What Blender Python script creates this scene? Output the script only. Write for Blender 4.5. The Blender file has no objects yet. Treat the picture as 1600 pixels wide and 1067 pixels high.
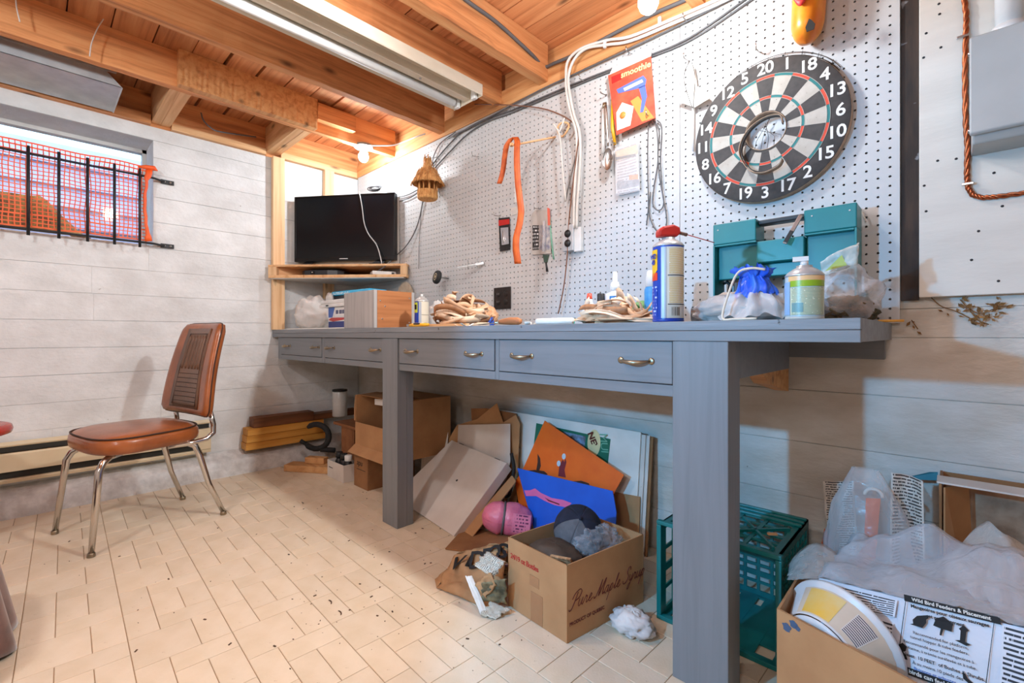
import bpy, bmesh, math, random
from mathutils import Vector as V, Matrix as Mx, noise as NZ
PI = math.pi
S = bpy.context.scene
COL = S.collection
# ------------------------------------------------------------------ camera, world, lights, exposure
FPX = 719.0                                   # focal length in pixels of a 1600 px wide frame
AZ = math.atan(690 / 719)                     # the camera looks this far left of the long wall's normal
EYE = V((3.22, -1.691, 0.84))
cam = bpy.data.cameras.new('camera'); camo = bpy.data.objects.new('camera', cam); COL.objects.link(camo)
cam.sensor_width = 36.0; cam.lens = FPX / 1600 * 36.0; cam.shift_y = -10.5 / 1600; cam.clip_start = 0.02
camo.location = EYE; camo.rotation_euler = (PI / 2, 0, AZ)
S.camera = camo
S.view_settings.view_transform = 'Standard'; S.view_settings.look = 'None'
S.view_settings.gamma = 1.0; S.view_settings.use_curve_mapping = False
S.view_settings.exposure = 0.78
S.cycles.use_denoising = True
S.cycles.max_bounces = 8; S.cycles.transparent_max_bounces = 24; S.cycles.caustics_reflective = False; S.cycles.caustics_refractive = False
S.cycles.sample_clamp_indirect = 6.0
wd = bpy.data.worlds.new('daylight'); S.world = wd; wd.use_nodes = True
wb = wd.node_tree.nodes['Background']; wb.inputs[0].default_value = (0.55, 0.74, 0.95, 1); wb.inputs[1].default_value = 3.0
BULB_W = 205.0                                # radiance of the bare bulbs
def lamp(name, kind, loc, aim, energy, color, **kw):
    l = bpy.data.lights.new(name, kind); l.energy = energy; l.color = color
    for k, v in kw.items(): setattr(l, k, v)
    o = bpy.data.objects.new(name, l); COL.objects.link(o); o.location = loc
    o.rotation_euler = (V(aim) - V(loc)).to_track_quat('-Z', 'Y').to_euler()
    return o
# cool light from the doorway behind the photographer's left shoulder
lamp('doorway_light', 'SPOT', (2.36, -2.24, 1.13), (2.87, -0.3, 0.54), 64.0, (0.16, 0.56, 1.0), spot_size=math.radians(66), spot_blend=0.35, shadow_soft_size=0.025)
# unseen lamps: two added as fill, the middle one inferred from a shadow
lamp('unseen_lamp', 'POINT', (3.3, -3.0, 1.85), (3.3, -3.0, 0), 24.0, (0.9, 0.95, 1.0), shadow_soft_size=0.25)  # added fill behind the camera
lamp('unseen_lamp', 'POINT', (1.6, -2.3, 1.9), (1.6, -2.3, 0), 19.0, (0.88, 0.95, 1.0), shadow_soft_size=0.06)
lamp('unseen_lamp', 'POINT', (1.9, -1.2, 1.95), (1.9, -1.2, 0), 10.0, (0.95, 0.95, 0.96), shadow_soft_size=0.04)  # added overhead fill, evens out the bulbs' hot spots
# added unseen spot above the frame to throw the bench's shadow on the floor
lamp('floor_fill_spot', 'SPOT', (3.0, -0.40, 1.94), (0.7, -1.45, 0.30), 60.0, (0.95, 0.95, 0.94), spot_size=math.radians(80), spot_blend=0.6, shadow_soft_size=0.045)

# ------------------------------------------------------------------ picture geometry helpers
FWD = V((-math.sin(AZ), math.cos(AZ), 0)); RGT = V((math.cos(AZ), math.sin(AZ), 0))
def ray(u, v): return FWD + RGT * ((u - 800) / FPX) + V((0, 0, (523 - v) / FPX))
def PA(u, v, ax, val):
    r = ray(u, v); return EYE + r * ((val - EYE[ax]) / r[ax])
def PX(u, v, x=0.0): return PA(u, v, 0, x)
def PY(u, v, y=0.0): return PA(u, v, 1, y)
def PZ(u, v, z=0.0): return PA(u, v, 2, z)
def PP(u, v, p, n):
    r = ray(u, v); p = V(p); n = V(n); return EYE + r * ((p - EYE).dot(n) / r.dot(n))
rnd = random.Random(7)
def lerp(a, b, t): return a + (b - a) * t

# ------------------------------------------------------------------ mesh builder
class MB:
    def __init__(s): s.v = []; s.f = []; s.mi = []; s.uv = []; s.cur = 0; s.M = Mx.Identity(4); s.sm = []; s.smooth = False
    def at(s, loc=(0, 0, 0), rot=None):
        s.M = Mx.Translation(V(loc)) @ (rot.to_4x4() if rot is not None else Mx.Identity(4)); return s
    def face(s, pts, uv=None):
        i = len(s.v); s.v += [s.M @ V(p) for p in pts]; s.idx(range(i, i + len(pts)), uv)
    def idx(s, ids, uv=None):
        s.f.append(tuple(ids)); s.mi.append(s.cur); s.uv.append(uv); s.sm.append(s.smooth)
    def mat(s, i): s.cur = i; return s
    def verts(s, pts):
        i = len(s.v); s.v += [s.M @ V(p) for p in pts]; return i
    def box(s, x0, x1, y0, y1, z0, z1):
        i = s.verts([(x0, y0, z0), (x1, y0, z0), (x1, y1, z0), (x0, y1, z0), (x0, y0, z1), (x1, y0, z1), (x1, y1, z1), (x0, y1, z1)])
        U = ((0, 0), (1, 0), (1, 1), (0, 1))
        for q in ((3, 2, 1, 0), (4, 5, 6, 7), (0, 1, 5, 4), (1, 2, 6, 5), (2, 3, 7, 6), (3, 0, 4, 7)): s.idx([i + k for k in q], U)
        return s
    def cbox(s, c, d): return s.box(c[0] - d[0] / 2, c[0] + d[0] / 2, c[1] - d[1] / 2, c[1] + d[1] / 2, c[2] - d[2] / 2, c[2] + d[2] / 2)
    def beam(s, a, b, w, h, up=(0, 0, 1)):
        a = V(a); b = V(b); t = (b - a).normalized(); sd = t.cross(V(up)).normalized(); u = sd.cross(t)
        pts = []
        for p in (a, b):
            for q, r in ((-1, -1), (1, -1), (1, 1), (-1, 1)): pts.append(p + sd * (q * w / 2) + u * (r * h / 2))
        i = s.verts(pts)
        for q in ((0, 1, 2, 3), (7, 6, 5, 4), (0, 4, 5, 1), (1, 5, 6, 2), (2, 6, 7, 3), (3, 7, 4, 0)): s.idx([i + k for k in q])
        return s
    def tube(s, pts, r, n=8, closed=False, cap=True, flat=1.0):
        pts = [V(p) for p in pts]; m = len(pts); R = r if isinstance(r, (list, tuple)) else [r] * m
        ts = []
        for k in range(m):
            a = pts[k - 1] if (k > 0 or closed) else pts[k]; b = pts[(k + 1) % m] if (k < m - 1 or closed) else pts[k]
            d = b - a; ts.append(d.normalized() if d.length > 1e-9 else V((0, 0, 1)))
        nrm = ts[0].orthogonal().normalized(); i0 = len(s.v); sm0 = s.smooth; s.smooth = True
        for k in range(m):
            nrm = nrm - ts[k] * nrm.dot(ts[k])
            nrm = nrm.normalized() if nrm.length > 1e-6 else ts[k].orthogonal().normalized()
            bn = ts[k].cross(nrm)
            s.verts([pts[k] + (nrm * math.cos(2 * PI * j / n) + bn * (math.sin(2 * PI * j / n) * flat)) * R[k] for j in range(n)])
        for k in range(m if closed else m - 1):
            a = i0 + k * n; b = i0 + ((k + 1) % m) * n
            for j in range(n): s.idx((a + j, a + (j + 1) % n, b + (j + 1) % n, b + j))
        if cap and not closed:
            s.idx([i0 + j for j in reversed(range(n))]); s.idx([i0 + (m - 1) * n + j for j in range(n)])
        s.smooth = sm0; return s
    def lathe(s, prof, n=24, a0=0.0, a1=2 * PI, cap=True):
        full = abs(a1 - a0 - 2 * PI) < 1e-6; m = n if full else n + 1; i0 = len(s.v); sm0 = s.smooth; s.smooth = True
        for r, z in prof: s.verts([(r * math.cos(a0 + (a1 - a0) * j / n), r * math.sin(a0 + (a1 - a0) * j / n), z) for j in range(m)])
        for k in range(len(prof) - 1):
            a = i0 + k * m; b = a + m
            for j in range(n):
                j2 = (j + 1) % m
                s.idx((a + j, a + j2, b + j2, b + j), ((j / n, k / (len(prof) - 1)), ((j + 1) / n, k / (len(prof) - 1)), ((j + 1) / n, (k + 1) / (len(prof) - 1)), (j / n, (k + 1) / (len(prof) - 1))))
        s.smooth = False
        if cap and full:
            if prof[0][0] > 1e-6: s.idx([i0 + j for j in reversed(range(n))])
            if prof[-1][0] > 1e-6: s.idx([i0 + (len(prof) - 1) * m + j for j in range(n)])
        s.smooth = sm0; return s
    def prism(s, poly, z0, z1):
        n = len(poly); i = s.verts([(x, y, z0) for x, y in poly] + [(x, y, z1) for x, y in poly])
        s.idx([i + k for k in reversed(range(n))]); s.idx([i + n + k for k in range(n)])
        for k in range(n): s.idx((i + k, i + (k + 1) % n, i + n + (k + 1) % n, i + n + k))
        return s
    def slab(s, pts, off):                      # polygon in space, thickened along off
        pts = [V(p) for p in pts]; off = V(off); n = len(pts); i = s.verts(pts + [p + off for p in pts])
        uv = ((0, 0), (1, 0), (1, 1), (0, 1)) if n == 4 else None
        s.idx([i + k for k in range(n)], uv); s.idx([i + n + k for k in reversed(range(n))], uv)
        for k in range(n): s.idx((i + k, i + n + k, i + n + (k + 1) % n, i + (k + 1) % n))
        return s
    def sheet(s, fn, nu, nv, thick=0.0):        # fn(u, v) -> point, u, v in 0..1
        i0 = len(s.v); sm0 = s.smooth; s.smooth = True
        s.verts([fn(a / nu, b / nv) for b in range(nv + 1) for a in range(nu + 1)])
        for b in range(nv):
            for a in range(nu):
                k = i0 + b * (nu + 1) + a
                s.idx((k, k + 1, k + nu + 2, k + nu + 1), ((a / nu, b / nv), ((a + 1) / nu, b / nv), ((a + 1) / nu, (b + 1) / nv), (a / nu, (b + 1) / nv)))
        s.smooth = sm0; return s
    def ball(s, c, r, nu=16, nv=10, fn=None):   # fn(dir) -> radial factor
        c = V(c); R = r if isinstance(r, (tuple, list, V)) else (r, r, r); i0 = len(s.v); sm0 = s.smooth; s.smooth = True
        for b in range(nv + 1):
            th = PI * b / nv
            for a in range(nu):
                ph = 2 * PI * a / nu; d = V((math.sin(th) * math.cos(ph), math.sin(th) * math.sin(ph), math.cos(th)))
                k = fn(d) if fn else 1.0
                s.verts([c + V((d.x * R[0], d.y * R[1], d.z * R[2])) * k])
        for b in range(nv):
            for a in range(nu):
                k = i0 + b * nu + a; k2 = i0 + b * nu + (a + 1) % nu
                s.idx((k, k + nu, k2 + nu, k2), ((a / nu, b / nv), (a / nu, (b + 1) / nv), ((a + 1) / nu, (b + 1) / nv), ((a + 1) / nu, b / nv)))
        s.smooth = sm0; return s

FR = {}                                         # world frame of each root and part
def fr(o): return FR.get(o.name, Mx.Identity(4)) if o is not None else Mx.Identity(4)
def ob_for(name, me, parent=None):
    o = bpy.data.objects.new(name, me); COL.objects.link(o)
    if parent is not None: o.parent = parent; FR[o.name] = fr(parent)
    return o
def tag(o, label=None, cat=None, group=None, kind=None):
    if label: o['label'] = label
    if cat: o['category'] = cat
    if group: o['group'] = group
    if kind: o['kind'] = kind
    return o
def mesh_of(name, verts, b, mats):
    me = bpy.data.meshes.new(name); me.from_pydata([tuple(v) for v in verts], [], b.f)
    for m in (mats if isinstance(mats, (list, tuple)) else [mats]): me.materials.append(m)
    me.polygons.foreach_set('material_index', b.mi); me.polygons.foreach_set('use_smooth', b.sm)
    if any(u is not None for u in b.uv):
        ul = me.uv_layers.new(name='UVMap'); flat = []
        for f, u in zip(b.f, b.uv):
            if u is not None and len(u) == len(f):
                for q in u: flat += [q[0], q[1]]
            else: flat += [0.0, 0.0] * len(f)
        ul.data.foreach_set('uv', flat)
    me.update(); return me
def bev(o, w, seg=2):
    if w:
        m = o.modifiers.new('bevel', 'BEVEL'); m.width = w; m.segments = seg; m.limit_method = 'ANGLE'; m.angle_limit = math.radians(40)
    return o
def part(name, b, mats, parent, bevel=0, local=False, weld=False, label=None, solid=0, sub=0):
    vs = b.v if (local or parent is None) else [fr(parent).inverted() @ p for p in b.v]
    me = mesh_of(name, vs, b, mats)
    if weld:
        bm = bmesh.new(); bm.from_mesh(me); bmesh.ops.remove_doubles(bm, verts=bm.verts, dist=1e-5); bm.to_mesh(me); bm.free()
    o = ob_for(name, me, parent)
    if label: o['label'] = label
    if sub: m = o.modifiers.new('smooth', 'SUBSURF'); m.levels = m.render_levels = sub
    if solid: m = o.modifiers.new('thickness', 'SOLIDIFY'); m.thickness = solid
    return bev(o, bevel)
def thing(name, label, cat, loc=(0, 0, 0), rot=0.0, group=None, kind=None):
    o = bpy.data.objects.new(name, None); COL.objects.link(o); o.empty_display_size = 0.05
    R = rot.to_4x4() if isinstance(rot, Mx) else Mx.Rotation(rot, 4, 'Z')
    M = Mx.Translation(V(loc)) @ R; o.matrix_world = M; FR[o.name] = M
    return tag(o, label, cat, group, kind)
def one(name, b, mats, label, cat, bevel=0, group=None, kind=None, weld=False, solid=0, sub=0):
    lo = V((min(v.x for v in b.v), min(v.y for v in b.v), min(v.z for v in b.v))); hi = V((max(v.x for v in b.v), max(v.y for v in b.v), max(v.z for v in b.v)))
    c = V(((lo.x + hi.x) / 2, (lo.y + hi.y) / 2, lo.z))
    me = mesh_of(name, [p - c for p in b.v], b, mats)
    if weld:
        bm = bmesh.new(); bm.from_mesh(me); bmesh.ops.remove_doubles(bm, verts=bm.verts, dist=1e-5); bm.to_mesh(me); bm.free()
    o = ob_for(name, me); o.location = c; FR[o.name] = Mx.Translation(c)
    if sub: m = o.modifiers.new('smooth', 'SUBSURF'); m.levels = m.render_levels = sub
    if solid: m = o.modifiers.new('thickness', 'SOLIDIFY'); m.thickness = solid
    tag(o, label, cat, group, kind); return bev(o, bevel)
def letters(text, p, ex, ey, size, mat, parent, name='lettering', align='CENTER', shear=0.0, thick=0.0002, spacing=1.0, bold=0.0):
    """flat print lying on the surface with axes ex (reading direction), ey (up)"""
    c = bpy.data.curves.new(name, 'FONT'); c.body = text; c.size = size; c.align_x = align; c.align_y = 'CENTER'; c.shear = shear
    c.extrude = thick; c.space_character = spacing; c.offset = bold; c.resolution_u = 3; c.materials.append(mat)
    tmp = bpy.data.objects.new(name, c); me = bpy.data.meshes.new_from_object(tmp); bpy.data.objects.remove(tmp); bpy.data.curves.remove(c)
    o = bpy.data.objects.new(name, me); COL.objects.link(o)
    ex = V(ex).normalized(); ey = V(ey).normalized(); n = ex.cross(ey).normalized(); ey = n.cross(ex)
    M = Mx((ex, ey, n)).transposed().to_4x4(); M.translation = V(p) + n * (thick + 0.0002)
    if parent is not None: o.parent = parent; o.matrix_local = fr(parent).inverted() @ M
    else: o.matrix_world = M
    return o
def RZ(a): return Mx.Rotation(a, 3, 'Z')
def axes(x, y, z): return Mx((V(x), V(y), V(z))).transposed()

# ------------------------------------------------------------------ materials
def lin(c):
    f = lambda v: v / 12.92 if v <= 0.04045 else ((v + 0.055) / 1.055) ** 2.4
    return tuple(f(x / 255) for x in c) + (1.0,)
MATS = {}
def base_mat(name):
    m = bpy.data.materials.new(name); m.use_nodes = True; nt = m.node_tree
    return m, nt, nt.nodes['Principled BSDF']
def coord(nt, kind='Object', sc=(1, 1, 1)):
    tc = nt.nodes.new('ShaderNodeTexCoord'); mp = nt.nodes.new('ShaderNodeMapping'); mp.inputs['Scale'].default_value = sc
    nt.links.new(tc.outputs[kind], mp.inputs[0]); return mp.outputs[0]
def noise(nt, vec, scale=1.0, detail=4, rough=0.55, dist=0.0):
    n = nt.nodes.new('ShaderNodeTexNoise'); n.inputs['Scale'].default_value = scale; n.inputs['Detail'].default_value = detail
    n.inputs['Roughness'].default_value = rough; n.inputs['Distortion'].default_value = dist; nt.links.new(vec, n.inputs['Vector']); return n.outputs['Fac']
def ramp(nt, fac, stops):
    r = nt.nodes.new('ShaderNodeValToRGB'); e = r.color_ramp.elements
    while len(e) < len(stops): e.new(0.5)
    for k, (p, c) in enumerate(stops): e[k].position = p; e[k].color = lin(c)
    nt.links.new(fac, r.inputs[0]); return r.outputs[0]
def mixc(nt, fac, a, b, mode='MIX'):
    m = nt.nodes.new('ShaderNodeMix'); m.data_type = 'RGBA'; m.blend_type = mode
    for sock, v in ((m.inputs[0], fac), (m.inputs[6], a), (m.inputs[7], b)):
        if isinstance(v, (int, float)): sock.default_value = v
        elif isinstance(v, tuple): sock.default_value = v if len(v) == 4 else lin(v)
        else: nt.links.new(v, sock)
    return m.outputs[2]
def bump(nt, bs, h, strength=0.3, dist=0.01):
    b = nt.nodes.new('ShaderNodeBump'); b.inputs['Strength'].default_value = strength; b.inputs['Distance'].default_value = dist
    nt.links.new(h, b.inputs['Height']); nt.links.new(b.outputs[0], bs.inputs['Normal'])
def pm(name, c1, c2=None, rough=0.6, sc=(8, 8, 8), metal=0.0, bmp=0.0, bsc=None, lo=0.35, hi=0.65, var=0.0, spots=None, spec=None, coat=0.0, detail=5):
    """plain procedural material: noise between two colours, optional dark specks, relief and per-object shade"""
    if name in MATS: return MATS[name]
    m, nt, bs = base_mat(name); bs.inputs['Roughness'].default_value = rough; bs.inputs['Metallic'].default_value = metal
    if spec is not None: bs.inputs['Specular IOR Level'].default_value = spec
    bs.inputs['Coat Weight'].default_value = coat
    vec = coord(nt, 'Object', sc); f = noise(nt, vec, 1.0, detail)
    c2 = c2 or tuple(x * 0.92 for x in c1)
    col = ramp(nt, f, [(lo, c1), (hi, c2)])
    if spots:                                   # (colour, scale, threshold)
        v2 = coord(nt, 'Object', (spots[1],) * 3); f2 = noise(nt, v2, 1.0, 3)
        col = mixc(nt, ramp(nt, f2, [(spots[2], (0, 0, 0)), (spots[2] + 0.04, (255, 255, 255))]), col, spots[0])
    if var:
        oi = nt.nodes.new('ShaderNodeObjectInfo'); mr = nt.nodes.new('ShaderNodeMapRange'); mr.inputs[3].default_value = 1 - var; mr.inputs[4].default_value = 1 + var
        nt.links.new(oi.outputs['Random'], mr.inputs[0]); hs = nt.nodes.new('ShaderNodeHueSaturation'); nt.links.new(mr.outputs[0], hs.inputs['Value']); nt.links.new(col, hs.inputs['Color']); col = hs.outputs[0]
    nt.links.new(col, bs.inputs['Base Color'])
    if bmp: bump(nt, bs, noise(nt, coord(nt, 'Object', bsc or sc), 1.0, 4), bmp)
    MATS[name] = m; return m
def wood(name, stops, axis=0, rough=0.65, grain=34, along=1.6, var=0.0, bmp=0.25, knots=True):
    if name in MATS: return MATS[name]
    m, nt, bs = base_mat(name); bs.inputs['Roughness'].default_value = rough
    sc = [grain] * 3; sc[axis] = along
    f = noise(nt, coord(nt, 'Object', tuple(sc)), 1.0, 6, 0.6, 0.6)
    col = ramp(nt, f, stops)
    sb = [3.5] * 3; sb[axis] = 1.2
    fb = noise(nt, coord(nt, 'Object', tuple(sb)), 1.0, 3)
    col = mixc(nt, ramp(nt, fb, [(0.35, (0, 0, 0)), (0.7, (110, 110, 110))]), col, stops[0][1])
    if knots:
        sk = [9.0] * 3; sk[axis] = 3.5
        vo = nt.nodes.new('ShaderNodeTexVoronoi'); vo.inputs['Scale'].default_value = 1.0; nt.links.new(coord(nt, 'Object', tuple(sk)), vo.inputs['Vector'])
        col = mixc(nt, ramp(nt, vo.outputs['Distance'], [(0.04, (230, 230, 230)), (0.16, (0, 0, 0))]), col, tuple(x * 0.5 for x in stops[0][1]))
    if var:
        oi = nt.nodes.new('ShaderNodeObjectInfo'); mr = nt.nodes.new('ShaderNodeMapRange'); mr.inputs[3].default_value = 1 - var; mr.inputs[4].default_value = 1 + var
        nt.links.new(oi.outputs['Random'], mr.inputs[0]); hs = nt.nodes.new('ShaderNodeHueSaturation'); nt.links.new(mr.outputs[0], hs.inputs['Value']); nt.links.new(col, hs.inputs['Color']); col = hs.outputs[0]
    nt.links.new(col, bs.inputs['Base Color']); bump(nt, bs, f, bmp, 0.004)
    MATS[name] = m; return m
def film(name, tint=(235, 235, 240), opacity=0.35, rough=0.12, sc=25, bmp=0.5):
    """thin clear plastic: partly see-through, glossy, crinkled"""
    if name in MATS: return MATS[name]
    m, nt, bs = base_mat(name); bs.inputs['Base Color'].default_value = lin(tint); bs.inputs['Roughness'].default_value = rough
    h = noise(nt, coord(nt, 'Object', (sc,) * 3), 1.0, 5, 0.6, 1.0); bump(nt, bs, h, bmp, 0.01)
    tr = nt.nodes.new('ShaderNodeBsdfTransparent'); mx = nt.nodes.new('ShaderNodeMixShader')
    lw = nt.nodes.new('ShaderNodeLayerWeight'); lw.inputs[0].default_value = 0.35
    mr = nt.nodes.new('ShaderNodeMapRange'); mr.inputs[3].default_value = opacity * 0.7; mr.inputs[4].default_value = min(1, opacity * 2.2)
    nt.links.new(lw.outputs['Facing'], mr.inputs[0]); nt.links.new(mr.outputs[0], mx.inputs[0])
    nt.links.new(tr.outputs[0], mx.inputs[1]); nt.links.new(bs.outputs[0], mx.inputs[2])
    nt.links.new(mx.outputs[0], nt.nodes['Material Output'].inputs[0]); MATS[name] = m; return m
def glow(name, col, strength):
    m, nt, bs = base_mat(name); bs.inputs['Base Color'].default_value = (0.9, 0.9, 0.9, 1)
    bs.inputs['Emission Color'].default_value = col + (1,); bs.inputs['Emission Strength'].default_value = strength; return m
def print_lines(name, paper, ink, rows, dens=0.45, word=26.0, margin=0.06, rough=0.5):
    """rows of small illegible print, laid out by UV"""
    if name in MATS: return MATS[name]
    m, nt, bs = base_mat(name); bs.inputs['Roughness'].default_value = rough
    tc = nt.nodes.new('ShaderNodeTexCoord'); sx = nt.nodes.new('ShaderNodeSeparateXYZ'); nt.links.new(tc.outputs['UV'], sx.inputs[0])
    def mt(op, a, b=None):
        n = nt.nodes.new('ShaderNodeMath'); n.operation = op
        for k, q in enumerate((a, b)):
            if q is None: continue
            if isinstance(q, (int, float)): n.inputs[k].default_value = q
            else: nt.links.new(q, n.inputs[k])
        return n.outputs[0]
    y = mt('MULTIPLY', sx.outputs[1], rows); row = mt('FLOOR', y); inrow = mt('LESS_THAN', mt('ABSOLUTE', mt('SUBTRACT', mt('FRACT', y), 0.5)), 0.24)
    cb = nt.nodes.new('ShaderNodeCombineXYZ'); nt.links.new(mt('MULTIPLY', sx.outputs[0], word), cb.inputs[0]); nt.links.new(mt('MULTIPLY', row, 7.31), cb.inputs[1])
    nz = nt.nodes.new('ShaderNodeTexNoise'); nz.inputs['Scale'].default_value = 1.0; nz.inputs['Detail'].default_value = 2; nt.links.new(cb.outputs[0], nz.inputs['Vector'])
    ink_f = mt('MULTIPLY', inrow, mt('GREATER_THAN', nz.outputs['Fac'], dens))
    ink_f = mt('MULTIPLY', ink_f, mt('LESS_THAN', mt('ABSOLUTE', mt('SUBTRACT', sx.outputs[0], 0.5)), 0.5 - margin))
    nt.links.new(mixc(nt, ink_f, lin(paper), lin(ink)), bs.inputs['Base Color']); MATS[name] = m; return m
# ------------------------------------------------------------------ shared materials
W_JOIST = wood('joist_wood', [(0.22, (150, 88, 48)), (0.5, (220, 150, 94)), (0.78, (238, 182, 126))], axis=1, var=0.1, bmp=0.5)
W_PLANK = wood('plank_wood', [(0.25, (160, 94, 54)), (0.5, (212, 142, 92)), (0.78, (230, 168, 116))], axis=0, var=0.16, bmp=0.4)
W_PLATE = wood('plate_wood', [(0.25, (176, 112, 62)), (0.5, (222, 162, 104)), (0.75, (236, 186, 130))], axis=0, var=0.06)
W_PINE_Y = wood('pine_along_y', [(0.25, (200, 142, 92)), (0.5, (232, 184, 134)), (0.75, (240, 202, 158))], axis=1, var=0.06)
W_PINE_X = wood('pine_along_x', [(0.25, (200, 142, 92)), (0.5, (232, 184, 134)), (0.75, (240, 202, 158))], axis=0, var=0.06)
W_PINE_Z = wood('pine_along_z', [(0.25, (206, 156, 108)), (0.5, (236, 196, 150)), (0.75, (244, 212, 172))], axis=2, var=0.05)
PAINT_WALL = pm('white_painted_concrete', (228, 231, 233), (210, 212, 213), rough=0.8, sc=(5, 5, 7), bmp=0.35, bsc=(40, 40, 60), var=0.025, spots=((120, 108, 96), 30, 0.74))
PAINT_WALL_R = pm('worn_white_painted_concrete', (216, 212, 206), (194, 187, 176), rough=0.8, sc=(4, 4, 9), bmp=0.35, bsc=(30, 30, 70), var=0.02, spots=((92, 78, 64), 40, 0.74))
CURB = pm('grey_painted_concrete', (230, 230, 230), (204, 203, 203), rough=0.85, sc=(22, 22, 22), bmp=0.6, bsc=(60, 60, 60))
PEG = pm('pegboard_white', (202, 203, 204), (197, 198, 199), rough=0.45, sc=(3, 3, 3))
BENCH = wood('grey_painted_wood', [(0.2, (110, 114, 119)), (0.5, (122, 126, 131)), (0.8, (129, 133, 138))], axis=0, rough=0.5, grain=40, along=2, bmp=0.12, knots=False)
BENCH_Z = wood('grey_painted_wood_upright', [(0.2, (110, 114, 119)), (0.5, (122, 126, 131)), (0.8, (129, 133, 138))], axis=2, rough=0.5, grain=40, along=2, bmp=0.12, knots=False)
BENCH_TOP = pm('worn_grey_bench_top', (138, 143, 149), (118, 122, 127), rough=0.5, sc=(3, 60, 60), bmp=0.2, bsc=(6, 60, 60), spots=((70, 60, 56), 38, 0.69))
CARD = pm('brown_cardboard', (188, 142, 98), (176, 130, 88), rough=0.85, sc=(10, 10, 10), var=0.05)
CARD_D = pm('dark_brown_cardboard', (158, 112, 72), (140, 96, 60), rough=0.85, sc=(10, 10, 10), var=0.05)
CARD_W = pm('white_card', (222, 214, 206), (208, 198, 190), rough=0.75, sc=(5, 5, 5), var=0.03, spots=((120, 90, 70), 14, 0.76))
WHITE = pm('white_plastic', (236, 236, 234), rough=0.4)
PAPER = pm('white_paper', (236, 234, 228), (226, 222, 214), rough=0.8)
BLACK = pm('black_plastic', (24, 24, 26), (32, 32, 34), rough=0.45)
RUBBER = pm('black_rubber', (30, 30, 31), (42, 42, 42), rough=0.8, sc=(40, 40, 40))
STEEL = pm('steel', (190, 190, 190), (170, 168, 165), rough=0.28, metal=1.0, sc=(30, 30, 30))
CHROME = pm('chrome', (214, 212, 208), (200, 196, 190), rough=0.12, metal=1.0)
GALV = pm('galvanised_steel', (206, 210, 212), (184, 188, 192), rough=0.45, metal=0.5, sc=(12, 12, 12))
IRON = pm('dark_iron', (52, 54, 57), (40, 40, 42), rough=0.55, metal=0.4, sc=(30, 30, 30))
BRASS = pm('worn_brass', (170, 150, 118), (140, 132, 118), rough=0.35, metal=0.9, sc=(30, 30, 30))
TEAL = pm('teal_plastic', (16, 128, 132), (14, 120, 124), rough=0.35)
GREY_CABLE = pm('grey_cable', (96, 96, 98), rough=0.6)
WHITE_CABLE = pm('white_cable', (228, 224, 218), rough=0.5)
BROWN_CORD = pm('brown_cord', (128, 84, 62), rough=0.6)
COPPER = pm('copper', (196, 112, 72), (150, 82, 52), rough=0.35, metal=0.9, sc=(60, 60, 60))
RED = pm('red_plastic', (196, 36, 28), rough=0.4)
BLUE = pm('blue_plastic', (24, 80, 190), rough=0.35)
INK = pm('black_ink', (26, 24, 24), rough=0.7)
INK_BROWN = pm('maroon_ink', (104, 34, 26), rough=0.7)
INK_RED = pm('red_ink', (186, 44, 38), rough=0.7)
INK_WHITE = pm('white_ink', (238, 236, 230), rough=0.6)
YELLOW = pm('yellow_plastic', (236, 172, 24), rough=0.4)
FILM = film('clear_film', (232, 232, 238), 0.30)
FILM_W = film('milky_film', (236, 232, 228), 0.62, rough=0.3)

def struct(name, b, m, parent=None, **k):
    o = part(name, b, m, parent, **k); o['kind'] = 'structure' if parent is None else o.get('kind', ''); 
    if parent is not None: del o['kind']
    return o
# ------------------------------------------------------------------ floor: vinyl tiles embossed with a broken block pattern
VINYL = pm('cream_vinyl', (230, 213, 190), (221, 202, 175), rough=0.42, sc=(9, 9, 9), bmp=0.12, bsc=(160, 160, 160), var=0.035, spots=((168, 134, 100), 30, 0.72))
GROUT = pm('vinyl_groove', (176, 146, 114), rough=0.8)
b = MB(); b.box(-0.12, 4.9, -4.1, 0.1, -0.08, -0.0025); floor = tag(struct('floor', b, GROUT), None)
FR[floor.name] = Mx.Identity(4)
ux, uy = 0.0787, 0.0718; g = 0.0018; YAW = math.radians(-2.0); org = V((1.119, -1.278, 0))
kinds = [(0, 0, 2, 1), (0, 1, 2, 2), (2, 0, 1, 2), (3, 0, 2, 1), (3, 1, 2, 1), (5, 0, 1, 2), (2, 2, 2, 1), (4, 2, 2, 1)]
tile_mesh = {}
def tile_me(w, d):
    if (w, d) not in tile_mesh:
        t = MB(); x, y = w * ux / 2 - g / 2, d * uy / 2 - g / 2; c = 0.0012
        lo = [(-x, -y), (x, -y), (x, y), (-x, y)]; i = t.verts([(p, q, -0.0026) for p, q in lo] + [(p, q, -0.0008) for p, q in lo] + [(p * (1 - c / x), q * (1 - c / y), 0) for p, q in lo])
        for k in range(4): t.idx((i + k, i + (k + 1) % 4, i + 4 + (k + 1) % 4, i + 4 + k)); t.idx((i + 4 + k, i + 4 + (k + 1) % 4, i + 8 + (k + 1) % 4, i + 8 + k))
        t.idx((i + 8, i + 9, i + 10, i + 11)); tile_mesh[(w, d)] = mesh_of('tile', t.v, t, VINYL)
    return tile_mesh[(w, d)]
near, far = [], []
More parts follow.
